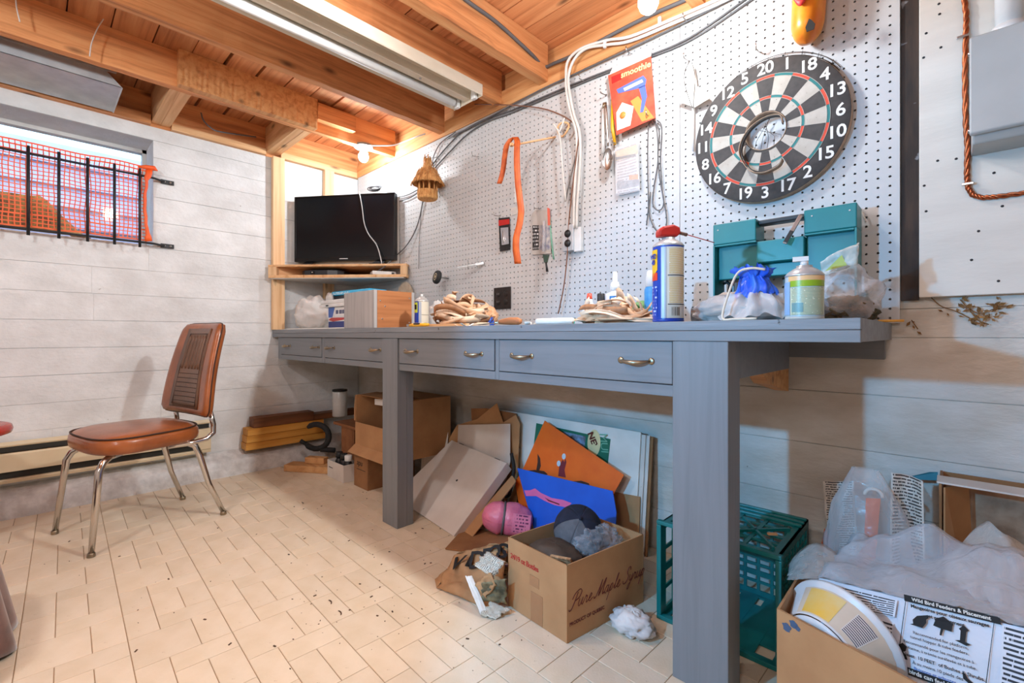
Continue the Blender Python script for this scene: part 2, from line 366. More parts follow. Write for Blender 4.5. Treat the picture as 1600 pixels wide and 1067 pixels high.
for r in range(-7, 8):
    for c in range(-12, 13):
        for (kx, ky, w, d) in kinds:
            px = ((kx + w / 2) + c * 6 + 4 * (r % 3)) * ux; py = (-(ky + d / 2) - r * 3) * uy
            p = org + RZ(YAW) @ V((px, py - 0.0 * c, 0))
            if not (-0.05 < p.x < 4.8 and -3.2 < p.y < 0.07): continue
            q = p - EYE; k = q.dot(FWD); u = 800 + FPX * q.dot(RGT) / max(k, 0.05); v = 523 + FPX * 0.84 / max(k, 0.05)
            if k > 0.3 and -60 < u < 1660 and v < 1120:
                area = w * d / k ** 3
                hidden = p.y > -0.42 and p.x < 3.2
                near.append((area * (0.2 if hidden else 1), p, w, d))
            else: far.append((p, w, d))
near.sort(key=lambda t: -t[0])
for a, p, w, d in near[:300]:
    o = bpy.data.objects.new('tile', tile_me(w, d)); COL.objects.link(o); o.parent = floor; o.location = p; o.rotation_euler = (0, 0, YAW)
b = MB()
for p, w, d in [(t[1], t[2], t[3]) for t in near[300:]] + [f for f in far if f[0].x > -0.05]:
    b.at(p, RZ(YAW)); b.box(-w * ux / 2 + g / 2, w * ux / 2 - g / 2, -d * uy / 2 + g / 2, d * uy / 2 - g / 2, -0.0026, 0)
b.at(); tag(part('tile_remainder', b, VINYL, floor), kind='stuff')
# ------------------------------------------------------------------ left wall: board-marked concrete with a basement window
WZ0, WZ1, WY0, WY1 = 1.325, 1.925, -2.35, -1.225
b = MB()
b.box(-0.30, -0.006, WY1, 0.1, -0.08, 2.0); b.box(-0.30, -0.006, -4.1, WY0, -0.08, 2.0)
b.box(-0.30, -0.006, WY0, WY1, -0.08, WZ0); b.box(-0.30, -0.006, WY0, WY1, WZ1, 2.0)
wl = struct('wall_left', b, PAINT_WALL); FR[wl.name] = Mx.Identity(4)
seams = [0.0, 0.115, 0.235, 0.375, 0.505, 0.64, 0.775, 0.915, 1.055, 1.195, 1.325, 1.47, 1.61, 1.735, 1.83, 1.925, 2.0]
for k in range(len(seams) - 1):
    z0, z1 = seams[k], seams[k + 1]
    spans = [(-4.05, 0.0)] if not (z0 >= WZ0 - 0.01 and z1 <= WZ1 + 0.01) else [(WY1, 0.0), (-4.05, WY0)]
    cuts = []
    for (y0, y1) in spans:
        if y1 - y0 > 2.5: m = -1.6 + rnd.uniform(-0.5, 0.6); cuts += [(y0, m), (m, y1)]
        else: cuts.append((y0, y1))
    for (y0, y1) in cuts:
        b = MB(); t = rnd.uniform(0.0, 0.0016); gp = rnd.choice((0.0003, 0.0006, 0.0012))
        b.box(-0.007, t - 0.002, y0 + (0.0002 if y0 > -4 else 0), y1 - 0.0002, z0 + gp, z1 - gp); struct('concrete_strip', b, PAINT_WALL, wl, bevel=0.0008)
b = MB(); b.sheet(lambda u, v: V((lerp(0.0, 0.124, v) + 0.006 * NZ.noise(V((u * 30, v * 4, 1))), lerp(-4.0, -0.002, u), [0, 0.125][0] if v == 1 else lerp(0.128, 0.085 + 0.004 * NZ.noise(V((u * 40, 2, v))), min(v * 1.15, 1)) )), 120, 8)
i0 = len(b.v)
base = struct('baseboard_left', b, CURB)
# window: frame, pane; outside a pale house wall and a heap of straw
b = MB(); fx = -0.235
for (y0, y1, z0, z1) in ((WY0, WY1, WZ1 - 0.02, WZ1), (WY0, WY1, WZ0, WZ0 + 0.03), (WY1 - 0.02, WY1, WZ0, WZ1), (WY0, WY0 + 0.02, WZ0, WZ1)): b.box(fx - 0.03, fx + 0.02, y0, y1, z0, z1)
win = struct('window_1', b, pm('window_frame_paint', (214, 214, 210), rough=0.5))
m, nt, bs = base_mat('window_glass'); bs.inputs['Transmission Weight'].default_value = 1.0; bs.inputs['Roughness'].default_value = 0.02; bs.inputs['IOR'].default_value = 1.02
tr = nt.nodes.new('ShaderNodeBsdfTransparent'); tr.inputs[0].default_value = (0.9, 0.95, 0.97, 1); mx = nt.nodes.new('ShaderNodeMixShader'); mx.inputs[0].default_value = 0.1
gl = nt.nodes.new('ShaderNodeBsdfGlossy'); gl.inputs['Roughness'].default_value = 0.05
nt.links.new(tr.outputs[0], mx.inputs[1]); nt.links.new(gl.outputs[0], mx.inputs[2]); nt.links.new(mx.outputs[0], nt.nodes['Material Output'].inputs[0]); GLASS = m
b = MB(); b.box(fx - 0.008, fx - 0.004, WY0 + 0.02, WY1 - 0.02, WZ0 + 0.03, WZ1 - 0.02); part('pane', b, GLASS, win)
b = MB(); b.box(-0.29, -0.002, WY0, WY1, WZ0 - 0.0, WZ0 + 0.012); part('sill', b, PAINT_WALL, win)
SIDING = pm('lavender_siding', (214, 212, 238), (200, 198, 230), rough=0.7, sc=(2, 9, 2))
hw = thing('neighbouring_house', 'pale lavender house wall with lap siding seen through the basement window', 'house', (-1.1, -2.2, 1.0))
b = MB(); b.box(-1.3, -1.12, -5.5, 0.5, 0.9, 2.12); part('wall_core', b, SIDING, hw)
for k in range(8):
    b = MB(); z = 1.0 + k * 0.14; b.slab([(-1.12, -5.5, z), (-1.09, -5.5, z), (-1.115, -5.5, z + 0.142), (-1.12, -5.5, z + 0.142)], (0, 6.0, 0)); part('siding_board', b, SIDING, hw)
STRAW = pm('straw', (206, 142, 66), (120, 72, 30), rough=0.9, sc=(26, 26, 26), bmp=1.0, bsc=(60, 60, 60))
b = MB()
b.sheet(lambda u, v: V((lerp(-0.31, -0.8, v), lerp(-3.2, -1.46, u), 1.39 + (0.21 + 0.03 * NZ.noise(V((u * 14, v * 5, 0)))) * min(1, v * 5) * min(1, (1 - u) * 9))), 60, 14)
tag(one('straw_heap', b, STRAW, 'heap of brown straw outside behind the window bars', 'straw'), kind='stuff')
b = MB(); b.box(-3.0, -0.30, -5.5, 0.5, 1.2, 1.33); struct('ground', b, pm('outside_soil', (150, 128, 96), (110, 90, 64), sc=(8, 8, 8), rough=0.95))
# ------------------------------------------------------------------ long wall behind the bench, rest of the room shell
b = MB(); b.box(-0.3, 4.9, 0.006, 0.3, -0.08, 2.0); wr = struct('wall_right', b, PAINT_WALL_R)
for k, (z0, z1) in enumerate([(0, 0.16), (0.16, 0.33), (0.33, 0.50), (0.50, 0.665), (0.665, 0.832), (0.832, 0.912), (0.912, 1.1), (1.1, 1.5), (1.5, 2.0)]):
    for x0, x1 in ((0.0, 2.0), (2.0, 4.85)):
        b = MB(); b.box(x0 + (0.0004 if x0 else 0), x1, 0.0008 + rnd.uniform(0, 0.002), 0.007, z0 + 0.0007, z1 - 0.0007); struct('concrete_strip', b, PAINT_WALL_R, wr, bevel=0.0012)
BACKW = pm('back_wall_paint', (212, 204, 196), rough=0.8)
b = MB(); b.box(4.8, 4.9, -4.1, 0.3, -0.08, 2.2); struct('wall_near', b, BACKW)
b = MB(); b.box(-0.3, 4.9, -4.1, -4.0, -0.08, 2.2); struct('wall_back', b, BACKW)
# ------------------------------------------------------------------ ceiling: joists and subfloor boards
ZB, ZS = 2.02, 2.188
b = MB(); b.box(-0.3, 4.9, -4.1, 0.3, ZS + 0.022, ZS + 0.06); ceil = struct('ceiling', b, CARD_D)
y = 0.09; k = 0
while y > -4.0:
    w = rnd.choice((0.135, 0.14, 0.145)); b = MB()
    cut = rnd.uniform(0.7, 3.0)
    b.box(-0.3, 4.85, y - w, y - rnd.choice((0.004, 0.007, 0.014, 0.005)), ZS + rnd.uniform(0, 0.003), ZS + 0.022); struct('plank', b, W_PLANK, ceil); y -= w
def rough_joist(x0, x1, y0, y1, z0=ZB, z1=ZS):
    b = MB(); n = 60; i = b.verts([(x + (0.0022 * math.sin(k * 2.6) + 0.002 * NZ.noise(V((k * .7, x * 9, 0)))) * (1 if z == z0 else 0), lerp(y0, y1, k / n), z) for k in range(n + 1) for x, z in ((x0, z0), (x1, z0), (x1, z1), (x0, z1))])
    for k in range(n):
        a = i + k * 4
        for j in range(4): b.idx((a + j, a + 4 + j, a + 4 + (j + 1) % 4, a + (j + 1) % 4))
    b.idx((i, i + 1, i + 2, i + 3)); b.idx([i + n * 4 + j for j in (3, 2, 1, 0)]); return b
for (x0, x1) in ((0.508, 0.55), (1.037, 1.08), (1.51, 1.552), (1.806, 1.856), (2.537, 2.58), (2.85, 2.893), (3.3, 3.343), (3.75, 3.793), (4.2, 4.243)):
    struct('joist', rough_joist(x0, x1, -4.0, -0.028 if x0 < 2 else 0.08), W_JOIST, ceil)
b = rough_joist(0.5505, 0.592, -1.215, -0.56); struct('sister_board', b, W_PLATE, ceil)
b = MB(); b.box(0.5505, 0.60, -0.56, -0.33, ZB + 0.055, ZS - 0.02); struct('sister_board', b, W_JOIST, ceil)
for y0, y1 in ((-1.235, -1.15), (-0.645, -0.565)):
    b = MB(); b.box(0.0, 0.507, y0, y0 + 0.042, ZB, ZS - 0.005); struct('blocking', b, W_PINE_X, ceil)
    b = MB(); b.box(-0.02, 0.507, y0 + 0.0425, y1, ZB - 0.001, ZB + 0.04); struct('blocking', b, W_PINE_X, ceil)
b = MB(); b.box(-0.05, -0.006, -4.0, 0.0, 2.0, ZS); struct('rim_board', b, W_JOIST, ceil)
b = MB(); b.box(-0.04, 0.035, -0.56, 0.0, 2.0, 2.04); struct('sill_plate', b, W_PINE_Y, ceil)
b = MB(); b.box(-0.005, 0.03, -1.145, -0.65, 2.0, 2.035); struct('sill_plate', b, W_PINE_Y, ceil)
b = MB(); b.box(-0.005, 0.04, -4.0, -1.24, 2.0, 2.05); struct('sill_plate', b, W_JOIST, ceil)
xs = [0.0, 0.508, 0.55, 1.037, 1.08, 1.51, 1.552, 1.806, 1.856, 2.42, 2.465, 2.85, 2.893, 3.3]
b = MB(); b.box(0.036, 3.3, -0.028, 0.006, 2.0, 2.085); struct('wall_plate', b, W_PLATE, ceil)
b = MB(); b.box(-0.02, 3.3, 0.008, 0.05, 2.085, ZS); struct('rim_board', b, W_PLATE, ceil)
# ------------------------------------------------------------------ pegboard: two sheets, every hole cut through
def pegsheet(x0, x1, label):
    p = 0.0266; z0, z1 = 0.8735, 2.0; nx = int((x1 - x0) / p); nz = int((z1 - z0) / p); ox = (x1 - x0 - nx * p) / 2
    yf, yb = -0.020, -0.0152; vs = []; fs = []; R = 0.0034
    cs = [(math.cos(PI * (2 * k + 1) / 8) * R, math.sin(PI * (2 * k + 1) / 8) * R) for k in range(8)]
    for i in range(nx):
        for j in range(nz):
            xa = x0 if i == 0 else x0 + ox + i * p; xb = x1 if i == nx - 1 else x0 + ox + (i + 1) * p
            za = z0 + j * p; zb = z1 if j == nz - 1 else za + p; cx = x0 + ox + (i + .5) * p; cz = za + p / 2
            o = len(vs); vs += [(xb, yf, zb), (xa, yf, zb), (xa, yf, za), (xb, yf, za)]
            vs += [(cx + a, yf, cz + c) for a, c in cs] + [(cx + a, yb, cz + c) for a, c in cs]
            r = o + 4                             # ring 0..7 from 22.5 deg; corners: 0 NE 1 NW 2 SW 3 SE
            fs += [(o, o + 1, r + 2, r + 1), (o + 1, o + 2, r + 4, r + 3), (o + 2, o + 3, r + 6, r + 5), (o + 3, o, r, r + 7),
                   (o, r + 1, r), (o + 1, r + 3, r + 2), (o + 2, r + 5, r + 4), (o + 3, r + 7, r + 6)]
            fs += [(r + k, r + (k + 1) % 8, r + 8 + (k + 1) % 8, r + 8 + k) for k in range(8)]
    o = len(vs); vs += [(x0, yf, z0), (x1, yf, z0), (x1, yf, z1), (x0, yf, z1), (x0, yb, z0), (x1, yb, z0), (x1, yb, z1), (x0, yb, z1)]
    fs += [(o, o + 4, o + 5, o + 1), (o + 1, o + 5, o + 6, o + 2), (o + 2, o + 6, o + 7, o + 3), (o + 3, o + 7, o + 4, o)]
    me = bpy.data.meshes.new('pegboard'); c = V(((x0 + x1) / 2, yf, z0)); me.from_pydata([tuple(V(q) - c) for q in vs], [], fs); me.materials.append(PEG)
    ob = ob_for('pegboard', me); ob.location = c; return tag(ob, label, 'pegboard', 'pegboard sheets')
pegsheet(0.036, 2.4825, 'long white pegboard sheet from the room corner to the seam')
pegsheet(2.4845, 3.112, 'narrower white pegboard sheet behind the dartboard')
# ------------------------------------------------------------------ workbench
wbn = thing('workbench', 'long grey painted workbench with four drawers running along the pegboard wall', 'workbench', (1.55, -0.3, 0))
YB = -0.603
for k, (y0, y1) in enumerate(((-0.588, -0.395), (-0.394, -0.2), (-0.199, -0.0005))):
    b = MB(); b.box(0.002, 3.093, y0, y1, 0.826, 0.8725); part('plank', b, BENCH_TOP, wbn, bevel=0.001)
b = MB(); b.box(0.002, 3.093, YB, -0.5885, 0.850, 0.8725); part('edge_board', b, BENCH_TOP, wbn, bevel=0.0015)
b = MB(); b.box(0.002, 3.093, YB - 0.0006, -0.5885, 0.825, 0.8493); part('edge_board', b, BENCH, wbn, bevel=0.0015)
def bpart(name, x0, x1, y0, y1, z0, z1, m=BENCH, bv=0.0015): b = MB(); b.box(x0, x1, y0, y1, z0, z1); return part(name, b, m, wbn, bevel=bv)
for x0, x1 in ((1.366, 1.487), (2.721, 2.852)):
    bpart('post', x0, x1, YB + 0.002, -0.552, 0.0, 0.8248, BENCH_Z, 0.002); bpart('post', x0 + 0.002, x1 - 0.001, -0.5515, -0.518, 0.0, 0.8248, BENCH_Z, 0.002)
for x0, x1 in ((0.074, 0.125), (0.723, 0.757), (2.086, 2.104)): bpart('stile', x0, x1, -0.592, -0.57, 0.686, 0.8248, BENCH_Z)
for x0, x1 in ((0.1255, 0.7225), (0.7575, 1.3655), (1.4875, 2.0855), (2.1045, 2.7205)):
    bpart('rail', x0, x1, -0.592, -0.57, 0.686, 0.7145)
    b = MB(); b.box(x0 + 0.003, x1 - 0.003, -0.5945, -0.574, 0.717, 0.8235); dr = part('drawer', b, BENCH, wbn, bevel=0.002)
    b = MB(); b.box(x0 + 0.02, x1 - 0.02, -0.5735, -0.15, 0.72, 0.81); part('drawer_box', b, BENCH, dr)
    for xx in ({0.1255: (PY(447, 538, YB).x, PY(491, 541, YB).x), 0.7575: (PY(514, 541, YB).x, PY(584, 543, YB).x), 1.4875: (PY(640, 547, YB).x, PY(737, 553, YB).x), 2.1045: (PY(812, 557, YB).x, PY(991, 566, YB).x)}[x0]):
        b = MB(); n = 12; z = 0.772
        b.tube([(xx + lerp(-0.04, 0.04, t / n), -0.5955 - 0.021 * math.sin(PI * t / n) ** 0.6 - 0.003, z - 0.004 * math.sin(PI * t / n)) for t in range(n + 1)], [0.003 + 0.0035 * math.sin(PI * t / n) for t in range(n + 1)], 10)
        for sx in (-0.044, 0.044): b.at((xx + sx, -0.5947, z), Mx.Rotation(PI / 2, 3, 'X')); b.lathe([(0.009, 0), (0.009, 0.0012), (0.006, 0.0028), (0.0, 0.003)], 12); b.at()
        part('handle', b, BRASS, dr)
bpart('side_rail', 2.832, 2.851, -0.5175, -0.06, 0.735, 0.8248); bpart('side_rail', 0.08, 0.1, -0.569, -0.01, 0.70, 0.8248)
b = MB(); b.slab([(2.80, -0.30, 0.735), (2.80, -0.02, 0.735), (2.80, -0.02, 0.66), (2.80, -0.24, 0.70)], (0.04, 0, 0)); part('bracket', b, W_PLATE, wbn)
bpart('back_rail', 0.01, 3.08, -0.03, -0.001, 0.77, 0.8248)
# ------------------------------------------------------------------ bare bulbs
GLOW = glow('lit_bulb', (0.86, 0.94, 1.0), BULB_W)
PORC = pm('grey_lampholder', (150, 148, 146), rough=0.4)
def bulb(p, zt, label):
    t = thing('light_bulb', label, 'light bulb', (p.x, p.y, p.z - 0.05), group='bare ceiling bulbs')
    b = MB(); b.at((p.x, p.y, 0)); b.lathe([(0.0, p.z - 0.034), (0.014, p.z - 0.031), (0.024, p.z - 0.022), (0.030, p.z - 0.006), (0.030, p.z + 0.004), (0.025, p.z + 0.02), (0.016, p.z + 0.038), (0.0135, p.z + 0.048)], 20, cap=False); part('glass_bulb', b, GLOW, t)
    b = MB(); b.at((p.x, p.y, 0)); b.lathe([(0.0135, p.z + 0.045), (0.0135, p.z + 0.06), (0.02, p.z + 0.06)], 16); part('screw_base', b, STEEL, t)
    h = thing('lampholder', label.replace('bulb', 'lampholder').replace('lit bare', 'round porcelain'), 'lampholder', (p.x, p.y, p.z + 0.05), group='lampholders')
    b = MB(); b.at((p.x, p.y, 0)); b.lathe([(0.022, p.z + 0.054), (0.026, p.z + 0.054), (0.034, p.z + 0.064), (0.056, p.z + 0.072), (0.057, zt - 0.001)], 24); part('holder', b, PORC, h)
B1 = PY(568, 245, -0.245); B2 = PY(1013, 3, -0.405)
bulb(B1, 2.02, 'lit bare bulb hanging from the joist above the television')
bulb(B2, B2.z + 0.10, 'lit bare bulb above the red package at the top of the picture')
b = MB(); b.at((B2.x, B2.y, 0)); b.lathe([(0.052, B2.z + 0.1005), (0.052, ZB - 0.0005)], 8); one('junction_box', b, GALV, 'octagonal metal ceiling box above the bulb near the pegboard seam', 'electrical box')
# ------------------------------------------------------------------ fluorescent fixture
fl = thing('fluorescent_light', 'long white fluorescent strip light, unlit, fixed under the ceiling joists', 'ceiling light', (1.51, -0.9, 1.95))
ENAMEL = pm('old_white_enamel', (228, 218, 200), (212, 198, 176), rough=0.45, sc=(6, 3, 6), spots=((120, 90, 60), 60, 0.78))
xa, xb, zt, zl = 1.408, 1.618, 2.019, 1.972; ye, yn = -0.225, -1.75
prof = [(xa, zl), (xa + 0.004, zl - 0.004), (xa + 0.012, zl + 0.004), (xa + 0.05, zt - 0.012), (1.49, zt - 0.010), (1.495, zl + 0.006), (1.531, zl + 0.006), (1.536, zt - 0.010), (xb - 0.05, zt - 0.012), (xb - 0.012, zl + 0.004), (xb - 0.004, zl - 0.004), (xb, zl)]
b = MB(); pr = prof + [(xb, zt), (xa, zt)]; n = len(pr); i = b.verts([(x, ye, z) for x, z in pr] + [(x, yn, z) for x, z in pr])
for k in range(n): b.idx((i + k, i + n + k, i + n + (k + 1) % n, i + (k + 1) % n))
part('housing', b, ENAMEL, fl)
b = MB(); b.box(xa, xb, ye + 0.0005, ye + 0.003, zl - 0.006, zt); part('end_plate', b, ENAMEL, fl)
TUBEM = pm('fluorescent_tube', (240, 240, 238), rough=0.55)
b = MB(); b.tube([(xa + 0.042, ye - 0.035, zl + 0.008), (xa + 0.042, yn, zl + 0.008)], 0.019, 16); part('tube', b, TUBEM, fl)
for xx in (xa + 0.042, xb - 0.042):
    b = MB(); b.box(xx - 0.014, xx + 0.014, ye - 0.022, ye - 0.002, zl - 0.014, zt - 0.013); part('socket', b, WHITE, fl, bevel=0.004)
for yy in (-0.5, -1.2):
    b = MB(); b.at((1.513, yy, 0)); b.lathe([(0.0, zl + 0.001), (0.006, zl + 0.003), (0.006, zl + 0.006)], 10); part('screw', b, STEEL, fl)
# ------------------------------------------------------------------ metal duct between the joists above the window
b = MB(); y0 = PA(137, 140, 0, 0.3).y
du = thing('metal_duct', 'grey galvanised duct with a cut sloping end above the window', 'duct', (0.3, -1.7, 2.0))
b.slab([(0.06, -1.40, 2.0), (0.40, -1.40, 2.0), (0.40, -2.6, 2.0), (0.06, -2.6, 2.0)], (0, 0, 0.002))
b.slab([(0.40, -1.40, 2.0), (0.40, -1.52, 2.12), (0.40, -2.6, 2.12), (0.40, -2.6, 2.0)], (-0.002, 0, 0))
b.slab([(0.06, -1.40, 2.0), (0.06, -1.52, 2.12), (0.06, -2.6, 2.12), (0.06, -2.6, 2.0)], (0.002, 0, 0))
b.slab([(0.06, -1.52, 2.12), (0.40, -1.52, 2.12), (0.40, -2.6, 2.12), (0.06, -2.6, 2.12)], (0, 0, 0.002)); part('duct_body', b, GALV, du)
b = MB(); b.slab([(0.058, -1.397, 1.998), (0.402, -1.397, 1.998), (0.402, -1.52, 2.122), (0.058, -1.52, 2.122)], (0, -0.002, -0.002)); part('end_flap', b, GALV, du)
b = MB(); b.beam((0.403, -1.42, 2.06), (0.403, -2.6, 2.06), 0.003, 0.008); part('seam', b, GALV, du)
# ------------------------------------------------------------------ baseboard heater
he = thing('baseboard_heater', 'long cream baseboard heater with dark slots on the left wall', 'heater', (0.04, -1.8, 0.15))
CREAM = pm('cream_enamel', (232, 216, 184), (222, 204, 170), rough=0.45, sc=(4, 4, 4)); SLOT = pm('heater_slot', (54, 54, 50), rough=0.6, metal=0.3)
def hp(name, pr, m, y0=-3.4, y1=-0.965):
    b = MB(); n = len(pr); i = b.verts([(x, y0, z) for x, z in pr] + [(x, y1, z) for x, z in pr]); b.idx([i + k for k in range(n)]); b.idx([i + n + k for k in reversed(range(n))])
    for k in range(n): b.idx((i + k, i + (k + 1) % n, i + n + (k + 1) % n, i + n + k))
    return part(name, b, m, he, bevel=0.001)
hp('back_plate', [(0.004, 0.15), (0.012, 0.15), (0.012, 0.335), (0.004, 0.335)], CREAM)
hp('front_cover', [(0.058, 0.205), (0.07, 0.205), (0.07, 0.283), (0.064, 0.291), (0.058, 0.291)], CREAM, y1=-1.03)
hp('top_rail', [(0.013, 0.324), (0.052, 0.318), (0.056, 0.326), (0.013, 0.336)], CREAM)
hp('top_slot', [(0.02, 0.293), (0.05, 0.293), (0.05, 0.3165), (0.02, 0.32)], SLOT, y1=-0.97)
hp('lower_slot', [(0.02, 0.172), (0.05, 0.172), (0.05, 0.204), (0.02, 0.204)], SLOT, y1=-1.03)
hp('bottom_rail', [(0.013, 0.152), (0.066, 0.152), (0.07, 0.166), (0.064, 0.171), (0.013, 0.171)], CREAM)
hp('end_cover', [(0.0125, 0.172), (0.071, 0.172), (0.071, 0.291), (0.0125, 0.291)], CREAM, y0=-1.029, y1=-0.965)
# ------------------------------------------------------------------ window guard and net
gd = thing('window_guard', 'dark iron bar guard bolted across the basement window', 'window guard', (0.03, -1.7, 1.3))
XB = 0.052
for (v0, z) in ((0, 1.342), (1, 1.703)):
    b = MB(); b.tube([(XB - 0.008, -2.5, z), (XB - 0.008, -1.26, z), (XB - 0.012, -1.225, z), (0.012, -1.185, z), (0.010, -1.175, z)], 0.006, 8); part('cross_bar', b, IRON, gd)
    b = MB(); b.cbox((0.0065, -1.162, z), (0.006, 0.062, 0.024)); pl = part('bolt_plate', b, IRON, gd, bevel=0.002)
    for dy in (-0.014, 0.014):
        b = MB(); b.at((0.009, -1.162 + dy, z), Mx.Rotation(PI / 2, 3, 'Y')); b.lathe([(0.007, 0), (0.006, 0.003), (0, 0.0045)], 8); part('bolt', b, STEEL, pl)
yy = -1.291
for k in range(9):
    b = MB(); b.tube([(XB + 0.006, yy, 1.312), (XB + 0.006, yy, 1.735)], 0.0062, 8); part('bar', b, IRON, gd); yy -= 0.1035
ORANGE = pm('orange_plastic_net', (244, 104, 40), (236, 88, 30), rough=0.5)
b = MB()
def netp(y, z): return V((0.035 + 0.012 * NZ.noise(V((y * 6, z * 5, 0))) - 0.0 + (0.028 if z > 1.70 else 0) * min(1, (z - 1.70) * 30 if z > 1.7 else 0), y + 0.006 * NZ.noise(V((y * 9, z * 12, 5))), z + 0.008 * NZ.noise(V((y * 7, z * 3, 9)))))
nz_, ny_ = 20, 58; z0, z1 = 1.357, 1.748; ya, yb = -2.35, -1.262
def ribbon(pts, w, ax):
    for p, q in zip(pts, pts[1:]):
        o = V((0, 0, w / 2)) if ax else V((0, w / 2, 0)); b.face([p - o, q - o, q + o, p + o]); 
for j in range(nz_ + 1):
    z = lerp(z0, z1, j / nz_); w = 0.0075 if j in (0, nz_, nz_ - 1, 3) else 0.0045
    ribbon([netp(lerp(ya, yb, k / 70), z) for k in range(71)], w, True)
for k in range(ny_ + 1):
    y = lerp(ya, yb, k / ny_); ribbon([netp(y, lerp(z0, z1, j / 24)) + V((0.0004, 0, 0)) for j in range(25)], 0.0042, False)
nt_ = thing('safety_net', 'orange plastic safety netting draped over the window bars', 'netting', (0.04, -1.8, 1.35))
part('mesh', b, ORANGE, nt_, solid=0.0008)
b = MB(); n = 18; pts = [V((0.062 + 0.003 * math.sin(k * .6), -1.252 - 0.018 * math.sin(PI * k / n) + 0.002 * math.sin(k * 1.7), lerp(1.735, 1.345, k / n))) for k in range(n + 1)]
b.sheet(lambda u, v: pts[round(v * n)] + V((0.004 * u, (0.03 if v < 0.12 or v > 0.9 else 0.013) * (u - 0.5), 0.006 * u)), 3, n); part('gathered_edge', b, ORANGE, nt_, solid=0.001)
b = MB(); b.tube([(0.06, -1.30, 1.742), (0.064, -1.265, 1.748), (0.058, -1.23, 1.752), (0.05, -1.213, 1.744)], [0.006, 0.012, 0.014, 0.003], 8); part('knot', b, ORANGE, nt_)
